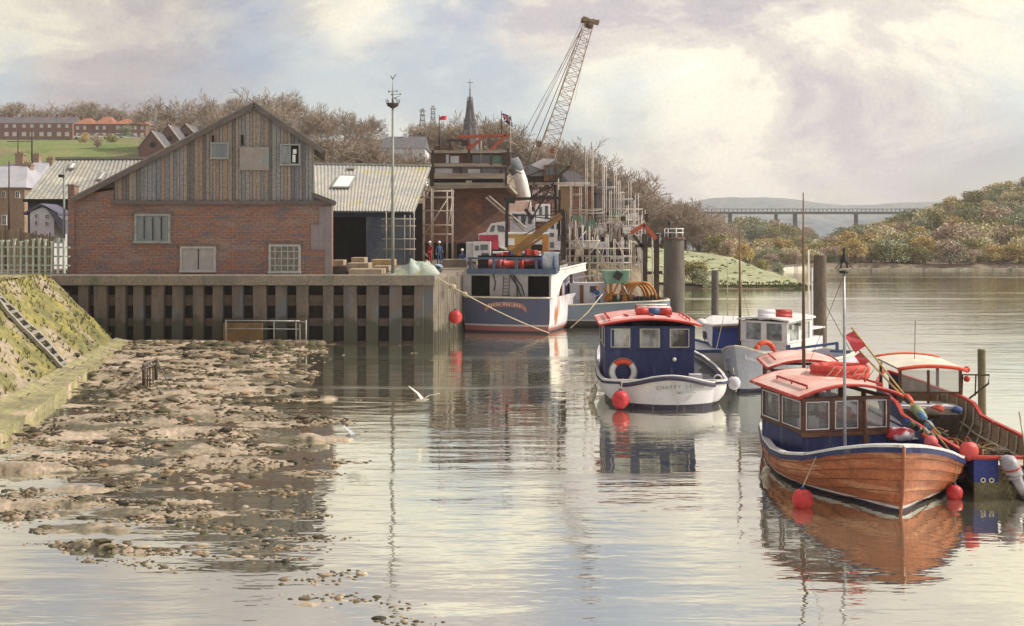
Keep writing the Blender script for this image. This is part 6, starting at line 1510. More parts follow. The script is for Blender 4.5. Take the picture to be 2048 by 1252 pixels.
b = MB(); b.lathe((-.35,.6,.78), [(.24,0),(.24,.12),(.18,.16)], 16); b.build('vent', mat('teal_vent', (.10,.22,.24), None, 2, .5), BB, local=True)
b = MB(); b.cbox((.95,.2,.95), (.42,.25,.28)); b.build('locker', Mt['lilacwhite'], BB, local=True)
b = MB(); b.torus((1.75,.5,.88), .13, .035, (0,-1,0)); b.build('fairlead', Mt['lilacwhite'], BB, local=True)
# name lettering on the transom
def lettering(txt, fn, size, m, parent, name='lettering', spacing=1.12):
    cu = bpy.data.curves.new('t', 'FONT'); cu.body = txt; cu.size = size; cu.align_x = 'CENTER'; cu.extrude = .004; cu.space_character = spacing
    o = bpy.data.objects.new('t', cu); COL.objects.link(o); bpy.context.view_layer.update()
    me = bpy.data.meshes.new_from_object(o); bpy.data.objects.remove(o)
    for v in me.vertices: v.co = fn(v.co.x, v.co.y, v.co.z)
    me.materials.clear(); me.materials.append(m); q = bpy.data.objects.new(name, me); COL.objects.link(q); q.parent = parent; return q
def onb(x, y, z):
    u = (x+.55)/3.12+.5; p = btr(u); s_ = x
    return Vector((p.x, p.y*1.0-.035-z, .72+y-.05*(x/.9)**2))
fl_ = mat('faded_letters', (.20,.24,.21), None, 3, .7, grain=.1, bump=0)
adv = -.95
for ch in 'CHAPPY J EDGE':
    if ch != ' ': lettering(ch, (lambda x, y, z, a=adv: onb(x+a, y, z)), .17, fl_, BB, 'letter')
    adv += .07 if ch == 'J' else .14 if ch != ' ' else .09
b = MB(); b.tube([onb(-.30,-.15,0),onb(-.1,-.14,0),onb(.15,-.12,0),onb(.30,-.135,0)], [.03,.014,.014,.035], 6); b.build('scroll_mark', mat('faded_scroll', (.30,.34,.32), None, 3, .7), BB, local=True)
ballfender('red ball fender hanging at the left corner of the blue cabin boat stern', tl(BB, (-1.62,-.55,.33)), .29, None, tl(BB,(-1.5,.0,.95)))
longfender('grey white cylinder fender off the left side of the blue cabin boat', P(1190,772,35.6), P(1181,806,35.3), .11, None, P(1196,760,36))
ballfender('white teardrop fender between the blue cabin boat and the white boat', P(1468,766,35.3), .22, Mt['lilacwhite'], P(1466,735,35.5))
longfender('square white fender hanging on the bow of the blue covered boat', P(1459,715,38.6), P(1459,742,38.6), .20, Mt['lilacwhite'])
# ---------------------------------------------------------------- white boat with lifebuoy
WB = thing('white_cabin_boat', 'white cabin boat with cream rail and orange lifebuoy beside its wheelhouse door', 'boat', (PX(1470,37.3),37.3,0), R(-40))
wL = 8.5
ww_ = interp([(0,0),(.02,.38),(.06,.72),(.12,1.05),(.22,1.38),(.35,1.55),(.6,1.55),(.85,1.4),(1,1.2)])
wzs = interp([(0,1.70),(.06,1.5),(.15,1.28),(.3,1.05),(.5,.9),(.75,.85),(1,.9)])
wm2 = bands(mat('bluish_white_hull', (.48,.50,.55), (.38,.41,.48), .8, .5, grain=.12, bump=.05), [(.14,(.05,.05,.09))])
streaks(wm2, (.30,.24,.19), .57, .5)
hull(WB, wL, ww_, wzs, lambda t: 1.5+1.8*sst(t,0,.5), -.5, .5, 36, 0, wm2)
rail(WB, wL, ww_, wzs, Mt['cream'], .12, .07, .05)
deck(WB, wL, ww_, lambda t: wzs(t)-.35, mat('grey_blue_deck', (.30,.33,.38), (.2,.23,.28), 1.5, .7, grain=.2), .03, .98, .07)
liner(WB, wL, ww_, wzs, lambda t: wzs(t)-.36, Mt['lilacwhite'], .02, .985, .08)
wc = cabin(WB, -.95, .95, 2.3, 4.5, .5, 2.50, .05, Mt['white'], Mt['white'], Mt['white'], 2, 2, 1.70, .22, .12, .10, glass=mat('grey_green_pane', (.10,.11,.10), (.38,.40,.38), 1.1, .12, grain=.15, soft=.08, spec=1, bump=0), roofth=.06)
b = MB(); b.ext([(-.5,1.2,.8),(.5,1.2,.8),(.8,2.28,.8),(-.8,2.28,.8)], (0,0,.65)); b.build('fore_cabin', Mt['lilacwhite'], WB, local=True)
b = MB(); b.cbox((1.05,3.4,2.38), (.12,.42,.12)); b.cbox((1.05,2.5,2.32), (.1,.18,.18)); b.build('searchlight', Mt['steel'], WB, local=True)
b = MB(); b.cbox((.965,3.6,1.2), (.03,.04,1.2)); b.build('door_seam', Mt['steel'], WB, local=True)
b = MB(); b.cbox((.1,5.2,1.5), (1.5,1.2,.5)); b.cbox((.1,5.2,2.1), (1.6,1.4,.06)); b.build('side_canopy', Mt['lilacwhite'], WB, local=True)
b = MB()
A = P(1575,699,38.5); C = P(1676,699,38.5)
b.bar(A, P(1676,686,38.5), .09, .09); b.bar(P(1576,690,38.5), P(1576,730,38.5), .16, .1); b.bar(P(1674,686,38.5), P(1674,702,38.5), .1, .1); b.bar(P(1660,702,38.5), P(1700,704,38.5), .09, .09)
b.build('blue_rail', Mt['blue'], WB)
for k, py, Yk in ((0,634,39.2),(1,625,40.2)):
    t = thing('tube_float', ('front' if k == 0 else 'rear')+' grey and red tube float on the white boat roof', 'float', P(1548,py,Yk))
    for x0, x1, m_ in ((1517,1550,'lilacwhite'),(1550,1583,'red')):
        b = MB(); b.tube([P(x0,py,Yk), P(x1,py,Yk)], .125, 14); b.build('section', Mt[m_], t)
lifebuoy('plain orange lifebuoy beside the white wheelhouse of the white boat', P(1530,705,38.2), (.25,-1,.1), .37, .09, Mt['buoyorange'])
b = MB(); b.tube([P(1617,815,40.5), P(1617,500,40.5)], [.05,.03], 8); b.build('mast', Mt['cream'], WB)
b = MB(); b.tube([P(1624,800,40.8), P(1624,535,40.8)], [.045,.03], 8); b.build('mast', Mt['lilacwhite'], WB)
b = MB(); b.rod(P(1624,560,40.8), P(1700,700,40.0), .012, 4); b.build('stay', Mt['black'], WB)
# ---------------------------------------------------------------- blue covered yacht
YB = thing('covered_boat', 'white boat under a dark blue cover lying between the cabin boats', 'boat', (PX(1478,39.5),39.5,0), R(24))
yw = interp([(0,0),(.03,.35),(.1,.75),(.22,1.15),(.4,1.4),(.7,1.35),(1,1.0)]); yzs = interp([(0,1.35),(.15,1.25),(.4,1.15),(.7,1.3),(1,1.55)])
hull(YB, 8.0, yw, yzs, lambda t: 1.6+1.5*sst(t,0,.5), -.4, .4, 32, 0, bands(mat('ivory_hull', (.62,.60,.57), (.52,.51,.52), .8, .5, grain=.1), [(.1,(.1,.12,.2))]))
rail(YB, 8.0, yw, yzs, Mt['blue'], .1, .12, .04, dz=-.08)
deck(YB, 8.0, yw, lambda t: yzs(t)-.05, Mt['lilacwhite'])
b = MB(); A, C = P(1425,654,42.6), P(1490,652,41.6); D_, E_ = P(1497,708,41.2), P(1424,694,42.4)
b.add([A, C, D_, E_, A+Vector((.9,3.4,.1)), C+Vector((.9,3.4,.1)), D_+Vector((.9,3.4,.1)), E_+Vector((.9,3.4,.1))], [(0,1,2,3),(7,6,5,4),(0,4,5,1),(1,5,6,2),(2,6,7,3),(3,7,4,0)])
b.build('blue_cover', mat('canvas_blue', (.035,.055,.20), (.05,.075,.24), 1.2, .85, grain=.18, bump=.3), YB)
b = MB(); b.ext([P(1425,654,42.55),P(1424,694,42.35),P(1403,668,44.2),P(1404,646,44.2)], (.3,.5,0)); b.build('cabin_side', Mt['lilacwhite'], YB)
for x0,x1 in ((1406,1411),(1415,1420)):
    b = MB(); b.ext([P(x0,662,43.9),P(x1,664,43.3),P(x1,684,43.2),P(x0,676,43.8)], (0,.02,0)); b.build('window', Mt['glassdark'], YB)
b = MB(); A = P(1402,648,43.5); b.ext([P(1398,648,44.2),P(1426,653,42.3),P(1492,650,41.3),P(1490,636,44.8),P(1424,634,46)], (0,0,.08)); b.build('cabin_roof', Mt['white'], YB)
b = MB(); b.bar(P(1426,655,42.2), P(1492,652,41.2), .06, .09); b.build('roof_beam', Mt['wood'], YB)
b = MB(); b.tube([P(1480,700,41.5), P(1480,600,41.5), P(1479,452,41.5)], [.075,.055,.025], 8); b.build('mast', Mt['pole'], YB)
for a, c in (((1480,565,41.5),(1466,640,42.4)),((1480,560,41.5),(1500,640,42.4)),((1455,600,41.9),(1432,700,41.0))):
    b = MB(); b.rod(P(*a), P(*c), .012, 4); b.build('stay', Mt['rope'], YB)
b = MB(); b.ball(P(1402,645,43.6), .2, 12, 8, (1.1,1,.9)); b.build('roof_fender', Mt['white'], YB)
# ---------------------------------------------------------------- blue trawler at the quay
TW = thing('trawler', 'large blue sterned fishing trawler with rust streaked white side moored at the quay corner', 'trawler', (-.35,62.1,0), R(-16))
tL = 17.
tw = interp([(0,2.72),(.1,2.85),(.5,2.95),(.75,2.3),(.9,1.2),(1,.05)]); tzs = interp([(0,2.12),(.4,2.15),(.7,2.6),(1,3.8)])
tprof = lambda t: 6-3.5*sst(t,.4,1)
rustwhite = bands(mat('rust_streaked_white', (.60,.58,.60), (.50,.48,.52), .9, .6, stretch=(1,1,.35), grain=.15, c3=(.38,.15,.07), c3scale=.7, c3pos=.53), [(.42,(.44,.40,.42)),(.28,(.32,.10,.08)),(.10,(.05,.04,.05))])
hull(TW, tL, tw, tzs, tprof, -1.0, 0, 30, 0, rustwhite, sternw=False)
tbm = bands(mat('trawler_blue', (.065,.09,.17), (.10,.095,.14), .7, .5, grain=.22, bump=.08, c3=(.11,.075,.10), c3scale=.4, c3pos=.56), [(.50,(.50,.42,.42)),(.40,(.28,.10,.10)),(.12,(.05,.04,.05))])
streaks(tbm, (.20,.11,.08), .57, .6)
b = MB(); b.grid(lambda u, v: Vector(((2*u-1)*2.72*(1-.05*v), -.28*(1-(2*u-1)**2), 2.12-3.1*v)), 24, 8); b.build('transom', tbm, TW, local=True)
b = MB(); b.tube([Vector(((2*u-1)*2.74, -.28*(1-(2*u-1)**2)-.02, 2.13)) for u in [i/20 for i in range(21)]], .06, 6); b.build('transom_rail', Mt['cream'], TW, local=True)
def tx(px): return (px-1013)*.0318
def tz(py): return 5.6-(py-480)*61.8/2048
# name banner
b = MB()
def arc(u, v): 
    x = -1.28+2.62*u; e = abs(2*u-1); z = tz(609)+.17*(1-e**2)-(.20*max(0,e-.8)/.2 if e > .8 else 0)-.30*v
    return Vector((x, -.28*(1-(x/2.72)**2)-.03, z))
b.grid(arc, 30, 2); b.build('name_banner', mat('banner_orange', (.42,.17,.12), (.36,.20,.17), 4, .7, grain=.25), TW, local=True)
rr_ = random.Random(2)
for k in range(13):
    u = .10+.062*k; p = arc(u,.5); 
    if k in (5,9): continue
    b = MB(); b.cbox((p.x, p.y-.02, p.z+rr_.uniform(-.03,.03)), (.05,.01,rr_.uniform(.10,.17)), ry=rr_.uniform(-.5,.5)); b.build('worn_letter', Mt['cream'], TW, local=True)
# aft shelter
gw = mat('shelter_grey', (.42,.40,.39), (.34,.31,.31), .9, .7, grain=.2, c3=(.3,.17,.1), c3scale=1.2, c3pos=.62)
def tp(name, x0, x1, y0, y1, z0, z1, m, parent=TW, bevel=0):
    b = MB(); b.box((x0,y0,z0),(x1,y1,z1)); return b.build(name, m, parent, local=True, bevel=bevel)
for a, c in ((925,942),(980,1055),(1097,1101)): tp('aft_bulkhead', tx(a), tx(c), .02, .14, 2.12, tz(552), gw)
tp('lintel', tx(925), tx(1101), -.02, .16, tz(552), tz(545), gw)
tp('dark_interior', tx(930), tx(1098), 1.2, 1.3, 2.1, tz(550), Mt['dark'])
tp('working_deck', -2.6, 2.6, .1, 6, 1.95, 2.02, Mt['darkwood'])
tp('shelter_deck', -2.72, 2.72, 0, 9, tz(545), tz(543), gw)
b = MB(); b.ext([(2.74,0,2.1),(2.74,0,3.72),(2.74,10,3.95),(2.74,10,3.5),(2.74,4.5,3.38),(2.74,2.8,3.05),(2.74,1.9,2.5),(2.74,1.5,2.1)], (.07,0,0)); b.build('shelter_side', bands(mat('cream_rusty_side', (.68,.64,.58), (.60,.56,.54), .9, .6, grain=.12, c3=(.40,.17,.09), c3scale=.8, c3pos=.60), []), TW, local=True)
b = MB(); b.tube([(2.80,0,3.74),(2.8,4,3.82),(2.8,10,3.98)], .07, 6); b.tube([(2.82,1.5,2.12),(2.82,1.95,2.55),(2.82,2.8,3.08),(2.82,4.5,3.4),(2.82,10,3.52)], .06, 6); b.build('side_rail', Mt['white'], TW, local=True, )
tp('inner_house', -.9, 2.2, 3.5, 9, 2.02, tz(545), mat('lilac_house', (.46,.44,.50), (.36,.34,.42), .8, .7, grain=.15))
tp('brown_post', 2.5, 2.66, 3.4, 3.6, 2.0, 3.4, mat('rust_brown', (.22,.09,.05), None, 2, .8, grain=.25)); tp('brown_post', 2.5, 2.66, 6.4, 6.6, 2.0, 3.4, Mt['rust'])
# ladder and hanging gear over the stern
b = MB()
for x in (1004,1016): b.rod((tx(x)+.08,-.1,2.1),(tx(x)+.16,-.1,tz(552)), .022, 5)
for k in range(6): z = 2.25+k*.2; b.rod((tx(1005)+.1,-.1,z),(tx(1017)+.1,-.1,z), .016, 4)
b.build('stern_ladder', Mt['black'], TW, local=True)
for k, (a, c) in enumerate((((1022,550),(1045,598)),((1028,550),(1036,600)),((988,548),(990,582)),((1030,552),(1050,590)))):
    b = MB(); A = Vector((tx(a[0]),-.12,tz(a[1]))); C = Vector((tx(c[0]),-.12,tz(c[1]))); b.tube([A, A.lerp(C,.5)+Vector((.12,0,0)), C], .04, 5); b.build('hanging_rope', Mt['black'], TW, local=True)
# blue gear deck
bl2 = mat('gear_blue', (.06,.10,.18), (.10,.14,.20), 1.5, .6, grain=.25, c3=(.2,.1,.08), c3scale=2, c3pos=.62)
tp('gear_sill', tx(935), tx(1112), -.15, .15, tz(548), tz(538), bl2)
for a in (938,985,1030,1070): tp('gear_post', tx(a), tx(a)+.14, 0, .14, tz(540), tz(518), bl2)
tp('gear_top', tx(935), tx(1080), 0, .12, tz(519), tz(515), bl2)
b = MB(); b.bar((tx(938),.0,tz(520)), (tx(950),.0,tz(538)), .12, .12); b.build('gear_brace', bl2, TW, local=True)
for a, c, y, z, r_, m_ in ((975,1000,.5,528,.26,mat('pink_drum', (.40,.12,.14), (.3,.08,.1), 2, .6, grain=.3)),(1004,1042,.6,529,.22,Mt['red']),(1042,1075,.9,524,.2,mat('dark_red', (.25,.03,.035), None, 2, .6, grain=.3))):
    b = MB(); b.lathe((tx(a),y,tz(z)), [(r_*1.35,0),(r_*1.35,.06),(r_,.06),(r_,(c-a)*.0318-.06),(r_*1.35,(c-a)*.0318-.06),(r_*1.35,(c-a)*.0318)], 16, 'X'); b.build('net_drum', m_, TW, local=True)
b = MB(); b.lathe((tx(1080),.6,tz(527)), [(.28,0),(.60,.02),(.60,.12),(.2,.14),(.2,.75),(.60,.77),(.60,.87),(.28,.9)], 22, 'X'); b.build('winch', Mt['blue'], TW, local=True)
b = MB()
for r0 in (.70,):
    pts = [Vector((tx(1084),.6+r0*math.sin(a)*-.5-.1,tz(527)+r0*math.cos(a))) for a in [i*math.pi/10 for i in range(-2,9)]]
    for i in range(len(pts)-1): b.add([pts[i], pts[i+1], pts[i+1]+Vector((.95,0,0)), pts[i]+Vector((.95,0,0))], [(0,1,2,3)])
b.build('winch_guard', mat('guard_grey_blue', (.22,.27,.33), (.55,.56,.56), 1.2, .6, grain=.2), TW, local=True, recalc=False)
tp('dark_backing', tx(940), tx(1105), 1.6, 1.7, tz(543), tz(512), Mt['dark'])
# deckhouses
def wpart(name, x0, x1, y0, y1, Y, d, m, holes=(), hm=None):
    b = MB(); b.box((PX(x0,Y),Y,PZ(y1,Y)),(PX(x1,Y),Y+d,PZ(y0,Y))); o = b.build(name, m, TW, bevel=.03)
    for (a0,b0,a1,b1) in holes:
        g = MB(); g.box((PX(a0,Y),Y-.03,PZ(b1,Y)),(PX(a1,Y),Y+.01,PZ(b0,Y))); g.build('window', hm or Mt['glassdark'], TW)
    return o
wpart('deckhouse', 946,981,483,520, 66.5, 1.8, Mt['white'], [(950,491,958,501),(961,489,976,500),(963,506,978,513)])
wpart('deckhouse_side', 932,946,484,520, 67.2, 1.4, Mt['lilacwhite'])
b = MB(); b.ext([P(957,468,68.5),P(972,464,68.5),P(982,447,68.5),P(1013,442,68.5),P(1013,500,68.5),P(957,480,68.5)], (0,2.4,0)); b.build('wheelhouse', Mt['white'], TW)
b = MB(); b.ext([P(958,470,68.44),P(996,470,68.44),P(998,499,68.44),P(984,499,68.44),P(980,484,68.44),P(958,481,68.44)], (0,.05,0)); b.build('red_panel', mat('crimson_panel', (.40,.04,.07), (.3,.03,.06), 2, .5, grain=.15), TW)
for q_ in ([(983,452),(990,450),(988,463),(979,464)],[(994,450),(1008,452),(1010,464),(996,463)]):
    b = MB(); b.ext([P(x,y,68.42) for x, y in q_], (0,.05,0)); b.build('windscreen', Mt['glassdark'], TW)
wpart('orange_house', 1000,1094,468,502, 69.2, 2.2, mat('ochre_house', (.42,.26,.07), (.3,.18,.06), 1.5, .6, grain=.2), [(1015,476,1029,490),(1064,478,1084,491)], Mt['lilacwhite'])
wpart('house_roof', 997,1097,464,468.5, 69.0, 2.6, Mt['white'])
wpart('engine_casing', 1062,1094,489,503, 69.1, .2, Mt['dark'])
wpart('winch_table', 985,1100,503,507, 67.5, 2.2, Mt['white'])
wpart('winch_front', 992,1016,507,517, 67.5, 1.4, mat('brown_grey', (.2,.13,.12), None, 2, .8, grain=.3)); wpart('winch_front', 1042,1082,507,516, 67.5, 1.4, Mt['rust'])
wpart('white_house', 1096,1130,442,500, 70.5, 3.5, Mt['lilacwhite'], [(1101,448,1108,458),(1113,447,1121,459),(1099,466,1108,474),(1115,470,1126,482),(1100,484,1108,496)])
wpart('upper_house', 1020,1070,424,464, 74, 3, Mt['lilacwhite'], [(1026,430,1036,446),(1042,428,1050,450),(1056,432,1064,448)])
wpart('salmon_house', 1018,1058,402,424, 75, 2.5, mat('salmon_panel', (.50,.30,.22), (.6,.45,.36), 1.5, .8, grain=.2))
wpart('upper_house', 1072,1100,408,442, 74.5, 3, Mt['white'], [(1078,414,1084,430),(1090,412,1096,438)])
# black gallows
gm_ = Mt['black']
for a, c, th in (((1014,398),(1013,495),.20),((1008,398),(1122,396),.18),((1119,380),(1118,470),.16),((1110,360),(1062,440),.10),((1072,352),(1048,450),.07),((1010,402),(1030,402),.3),((1024,428),(1104,438),.07),((1010,432),(1118,430),.06),((1050,418),(1066,438),.2),((1095,330),(1108,396),.05)):
    b = MB(); b.bar(P(*a,66), P(*c,66), th, th); b.build('gallows', gm_, TW)
for a, c, th in (((1026,506),(1122,430),.42),((1040,504),(1086,474),.16)):
    b = MB(); b.bar(P(*a,65.2), P(*c,65.2), th*.6, th); b.build('crane_arm', mat('arm_ochre', (.30,.16,.05), (.22,.12,.05), 2, .6, grain=.25), TW)
for a, c, th in (((1128,424),(1126,520),.34),((1112,426),(1128,420),.3),((1034,488),(1040,515),.4),((1092,474),(1090,508),.36),((1088,500),(1108,508),.3)):
    b = MB(); b.bar(P(*a,65.3), P(*c,65.3), th, th*.7); b.build('crane_post', Mt['orange'] if a[0] in (1034,1092,1088) else Mt['darkwood'], TW)
b = MB(); b.rod(P(1124,428,65), P(1048,470,65), .03, 5); b.rod(P(1130,420,65), P(1130,470,65), .05, 5); b.build('ram', Mt['black'], TW)
for a, c in (((972,395),(1050,462)),((978,392),(1052,456))):
    b = MB(); b.rod(P(*a,66.5), P(*c,66.5), .06, 5); b.build('derrick', Mt['scaf'], TW)
for k in range(10):
    px = 1002+k*11; b = MB(); b.cbox(P(px,506+rnd.uniform(-3,8),66.4), (rnd.uniform(.2,.45),.4,rnd.uniform(.2,.45)), rz=rnd.uniform(0,1)); b.build('deck_gear', Mt[rnd.choice(['white','red','blue','darkwood','rust'])], TW)
ballfender('red ball fender between the quay corner and the trawler stern', P(911,634,58.6), .38, None, P(909,590,58.9))
# mooring ropes
t = thing('mooring_rope', 'long mooring rope from the quay corner across the trawler stern to the water', 'rope', P(868,551,56.3))
pts = []
for k in range(21):
    u = k/20; p = P(868,551,56.3).lerp(P(1098,666,60.6), u); p.z -= 0.9*u*(1-u); pts.append(p)
b = MB(); b.tube(pts, .035, 5); b.build('line', Mt['rope'], t)
for k, r_ in ((3,.16),(5,.12)):
    b = MB(); b.ball(pts[k], r_, 10, 8, (1.4,1,1)); b.build('float', Mt['rope'], t)
b = MB(); b.tube([P(1205,588,63.8), P(1175,622,62.6)-Vector((0,0,.1)), P(1141,656,61.5)], .035, 5); tag(b.build('mooring_rope', Mt['rope']), 'short rope held by the leaning man down to the water', 'rope')
# ---------------------------------------------------------------- blue grey workboat behind
GB = thing('workboat', 'blue grey workboat lying broadside behind the trawler with green skip on deck', 'boat', (PX(1338,66.5),66.5,0), R(87))
gw_ = interp([(0,.7),(.05,1.15),(.15,1.5),(.5,1.6),(.9,1.5),(1,1.3)]); gzs = interp([(0,1.72),(.3,1.62),(.7,1.45),(1,1.40)])
hull(GB, 8.2, gw_, gzs, lambda t: 4, -.5, 0, 28, 0, bands(mat('blue_grey_hull', (.13,.175,.23), (.17,.20,.24), .6, .6, grain=.22, bump=.08), [(.52,(.36,.36,.36)),(.44,(.045,.035,.04))]))
rail(GB, 8.2, gw_, gzs, Mt['cream'], .1, .08, .05, t0=.001)
b = MB(); b.ext([(-.7,0,-.4),(.7,0,-.4),(.7,0,1.72),(-.7,0,1.72)], (0,-.03,0)); b.build('bow_plate', Mt['blue'], GB, local=True)
deck(GB, 8.2, gw_, lambda t: .85, Mt['darkwood'], .01, .98, .1, hz=(gzs, lambda t: 4, -.5))
def gp_(name, x0, x1, y0, y1, Y, d, m, bevel=0):
    b = MB(); b.box((PX(x0,Y),Y,PZ(y1,Y)),(PX(x1,Y),Y+d,PZ(y0,Y))); return b.build(name, m, GB, bevel=bevel)
gp_('wheelhouse', 1140,1214,566,612, 67.4, 1.6, Mt['lilacwhite']); gp_('door', 1160,1167,570,606, 67.3, .1, mat('brown_door', (.2,.08,.04), None, 2, .7)); gp_('window', 1180,1196,572,585, 67.35, .06, Mt['glassdark'])
b = MB(); b.grid(lambda u, v: Vector((3.2*u+PX(1140,67), 67.4+.3*v, 3.05+.25*math.sin(math.pi*u)-.1*v)), 10, 2); b.build('roof', Mt['white'], GB)
for px, z in ((1222,.3),(1246,.3)): gp_('skip_leg', px-3,px+3,566,604, 66.9, .3, Mt['orange'])
tag(MB().ext([P(1206,541,66.6),P(1260,541,66.6),P(1256,566,66.6),P(1212,568,66.6)], (0,1.5,0)).build('skip', Mt['green'], bevel=.04), 'green steel skip raised on the blue grey workboat', 'skip')
b = MB(); b.cbox(P(1236,551,66.4), (.5,.2,.5), ry=.6); tag(b.build('grab', Mt['black']), 'black grab hanging against the green skip', 'grab')
for k in range(4):
    b = MB(); c_ = P(1286-k*7,600,66.6+k*.3); pts = [c_+Vector((.85*math.cos(a),0,1.15*math.sin(a))) for a in [i*math.pi/12 for i in range(13)]]; b.tube(pts, .085, 7); b.build('hoop', Mt['orange'], GB)
for a, c in (((1218,602),(1240,560)),((1240,560),(1262,602)),((1226,590),(1252,588)),((1208,575),(1222,604))):
    b = MB(); b.rod(P(*a,66.8), P(*c,66.8), .07, 6); b.build('frame_bar', Mt['steel'] if a[0] == 1240 else Mt['orange'], GB)
for k in range(16):
    b = MB(); b.cbox(P(1215+k*7,598+rnd.uniform(-7,2),66.9), (.3,.3,.35), rz=rnd.uniform(0,1)); b.build('deck_gear', Mt[rnd.choice(['darkwood','orange','steel','black','rust'])], GB)
b = MB()
for k in range(6): b.cbox((PX(1290+k*7,66.4)-.4,66.05,1.05),(.12,.02,.10))
person('person in blue leaning over the side of the blue grey workboat with a rope', (PX(1197,65.9),65.9+.25,.87), R(-25), suit_b, mat('hair', (.25,.12,.06), None, 3, .8), 'haul')
# ---------------------------------------------------------------- open workboat at the right
RB = thing('open_workboat', 'open workboat with red gunwales, ribbed inside and outboard motor at its blue stern', 'boat', (11.05,22.3,0), R(-3.5))
rL = 9.6
rw = interp([(0,.98),(.3,1.04),(.6,1.02),(.85,.7),(1,.08)]); rzs = interp([(0,.82),(.2,.88),(.42,.92),(.50,.96),(.53,1.18),(.62,1.25),(.8,1.3),(1,1.5)])
rprof = lambda t: 3.0-1.3*sst(t,.6,1)
hull(RB, rL, rw, rzs, rprof, -.4, 0, 34, 6, bands(mat('workboat_navy', (.025,.035,.12), (.04,.05,.14), 1.5, .5, grain=.2), [(.30,(.20,.17,.09)),(.05,(.1,.09,.05))]), sternw=False)
b = MB(); b.box((-.98,-.03,.32),(-.46,.05,.82)); b.build('transom', mat('transom_blue', (.02,.035,.19), (.035,.05,.24), 2, .45, grain=.2), RB, local=True)
b = MB(); b.box((.10,-.03,.32),(.98,.05,.82)); b.build('transom', mat('transom_blue_b', (.02,.035,.19), (.035,.05,.24), 2, .45, grain=.2), RB, local=True)
b = MB(); b.box((-.96,-.02,-.4),(.96,.06,.32)); b.box((-.46,-.02,.32),(.10,.05,.60)); b.build('lower_transom', mat('olive_board', (.20,.175,.10), (.12,.10,.06), 1.5, .8, grain=.3), RB, local=True)
for x in (-.79,-.61):
    b = MB(); b.torus((x,-.05,.37), .045, .016, (0,-1,0), 14, 6); b.build('drain_ring', Mt['cream'], RB, local=True)
rail(RB, rL, rw, rzs, Mt['red'], .10, .06, .04, stern=False, t0=.001)
b = MB(); b.box((.10,-.06,.82),(1.02,.06,.89)); b.build('stern_gunwale', Mt['red'], RB, local=True)
b = MB(); b.box((-1.0,-.06,.82),(-.46,.06,.87)); b.build('stern_gunwale', Mt['red'], RB, local=True)
deck(RB, rL, rw, lambda t: .10, mat('plank_floor', (.36,.29,.18), (.24,.19,.12), 2, .8, stretch=(4,.4,1), grain=.3), .01, .93, .08, 'floor', hz=(rzs, rprof, -.4))
liner(RB, rL, rw, rzs, lambda t: .08, mat('inner_tan', (.32,.24,.15), (.22,.165,.11), 1.6, .85, grain=.3, c3=(.4,.34,.25), c3scale=1.5), .005, .95, .05, stern=False, prof=rprof, zk=-.4)
for side in (-1, 1):
    for k in range(15):
        t = .03+k*.055; b = MB(); b.tube([(side*(wat(rw,rzs,rprof,-.4,t,z)-.075), rL*t, z) for z in (rzs(t), rzs(t)*.6+.05, .12)], .028, 4); b.build('rib', mat('rib', (.50,.45,.36), (.36,.32,.26), 3, .8, grain=.2) if k == 0 and side < 0 else bpy.data.materials['rib'], RB, local=True)
    b = MB(); b.tube([(side*(wat(rw,rzs,rprof,-.4,t,.50*rzs(t))-.10), rL*t, .50*rzs(t)) for t in [.02+i*.08 for i in range(12)]], .035, 5); b.build('stringer', bpy.data.materials['rib'], RB, local=True)
for k, yy in enumerate((1.3,2.6)):
    b = MB(); b.box((-.9,yy,.45),(.9,yy+.28,.50)); b.build('thwart', mat('thwart', (.42,.36,.26), (.3,.25,.18), 2, .8, grain=.25), RB, local=True)
b = MB(); b.box((-.88,.15,.60),(.88,.75,.66)); b.build('stern_bench', mat('pale_bench', (.52,.46,.36), (.4,.35,.27), 2, .8, grain=.25), RB, local=True)
b = MB(); b.rod((.62,.9,.15), (.80,1.9,1.55), .022, 6); b.build('oar', Mt['scaf'], RB, local=True)
# little wheelhouse frame
X0, X1, y0_, y1_, zb, zt = -.62, 1.02, 6.2, 8.0, .95, 1.98
for x in (X0, X1):
    for y in (y0_, y1_):
        b = MB(); b.bar((x,y,.2),(x,y,zt), .07, .07); b.build('canopy_post', Mt['wood'], RB, local=True)
b = MB(); b.bar((.15,y0_,.9),(.15,y0_,zt), .06, .06); b.bar((X0,y0_,1.36),(X1,y0_,1.36), .05, .05); b.build('canopy_rail', Mt['wood'], RB, local=True)
b = MB(); b.box((X0+.04,y0_-.01,1.38),(X1-.04,y0_,zt)); b.build('windscreen', glassmat('clear2', (.4,.42,.4), .1, .75), RB, local=True)
b = MB(); b.box((X0,y0_-.04,.55),(X1,y0_+.9,.98)); b.box((X0-.1,y0_-.5,.98),(X1-.2,y0_,1.06)); b.build('console', Mt['lilacwhite'], RB, local=True)
b = MB(); b.grid(lambda u, v: Vector((X0-.1+(X1-X0+.2)*u, y0_-.15+2.1*v, zt+.02+.10*(1-(2*u-1)**2)+.06*v)), 10, 4); b.grid(lambda u, v: Vector((X0-.1+(X1-X0+.2)*u, y0_-.15+2.1*v, zt+.07+.10*(1-(2*u-1)**2)+.06*v)), 10, 4); b.build('canopy_roof', Mt['cream'], RB, local=True)
b = MB(); b.tube([(X0-.12+(X1-X0+.24)*u, y0_-.18, zt+.03+.10*(1-(2*u-1)**2)) for u in [i/8 for i in range(9)]], .055, 7); b.tube([(X0-.12+(X1-X0+.24)*u, y0_+2.0, zt+.14+.10*(1-(2*u-1)**2)) for u in [i/8 for i in range(9)]], .045, 7)
b.build('roof_roll', Mt['buoyorange'], RB, local=True)
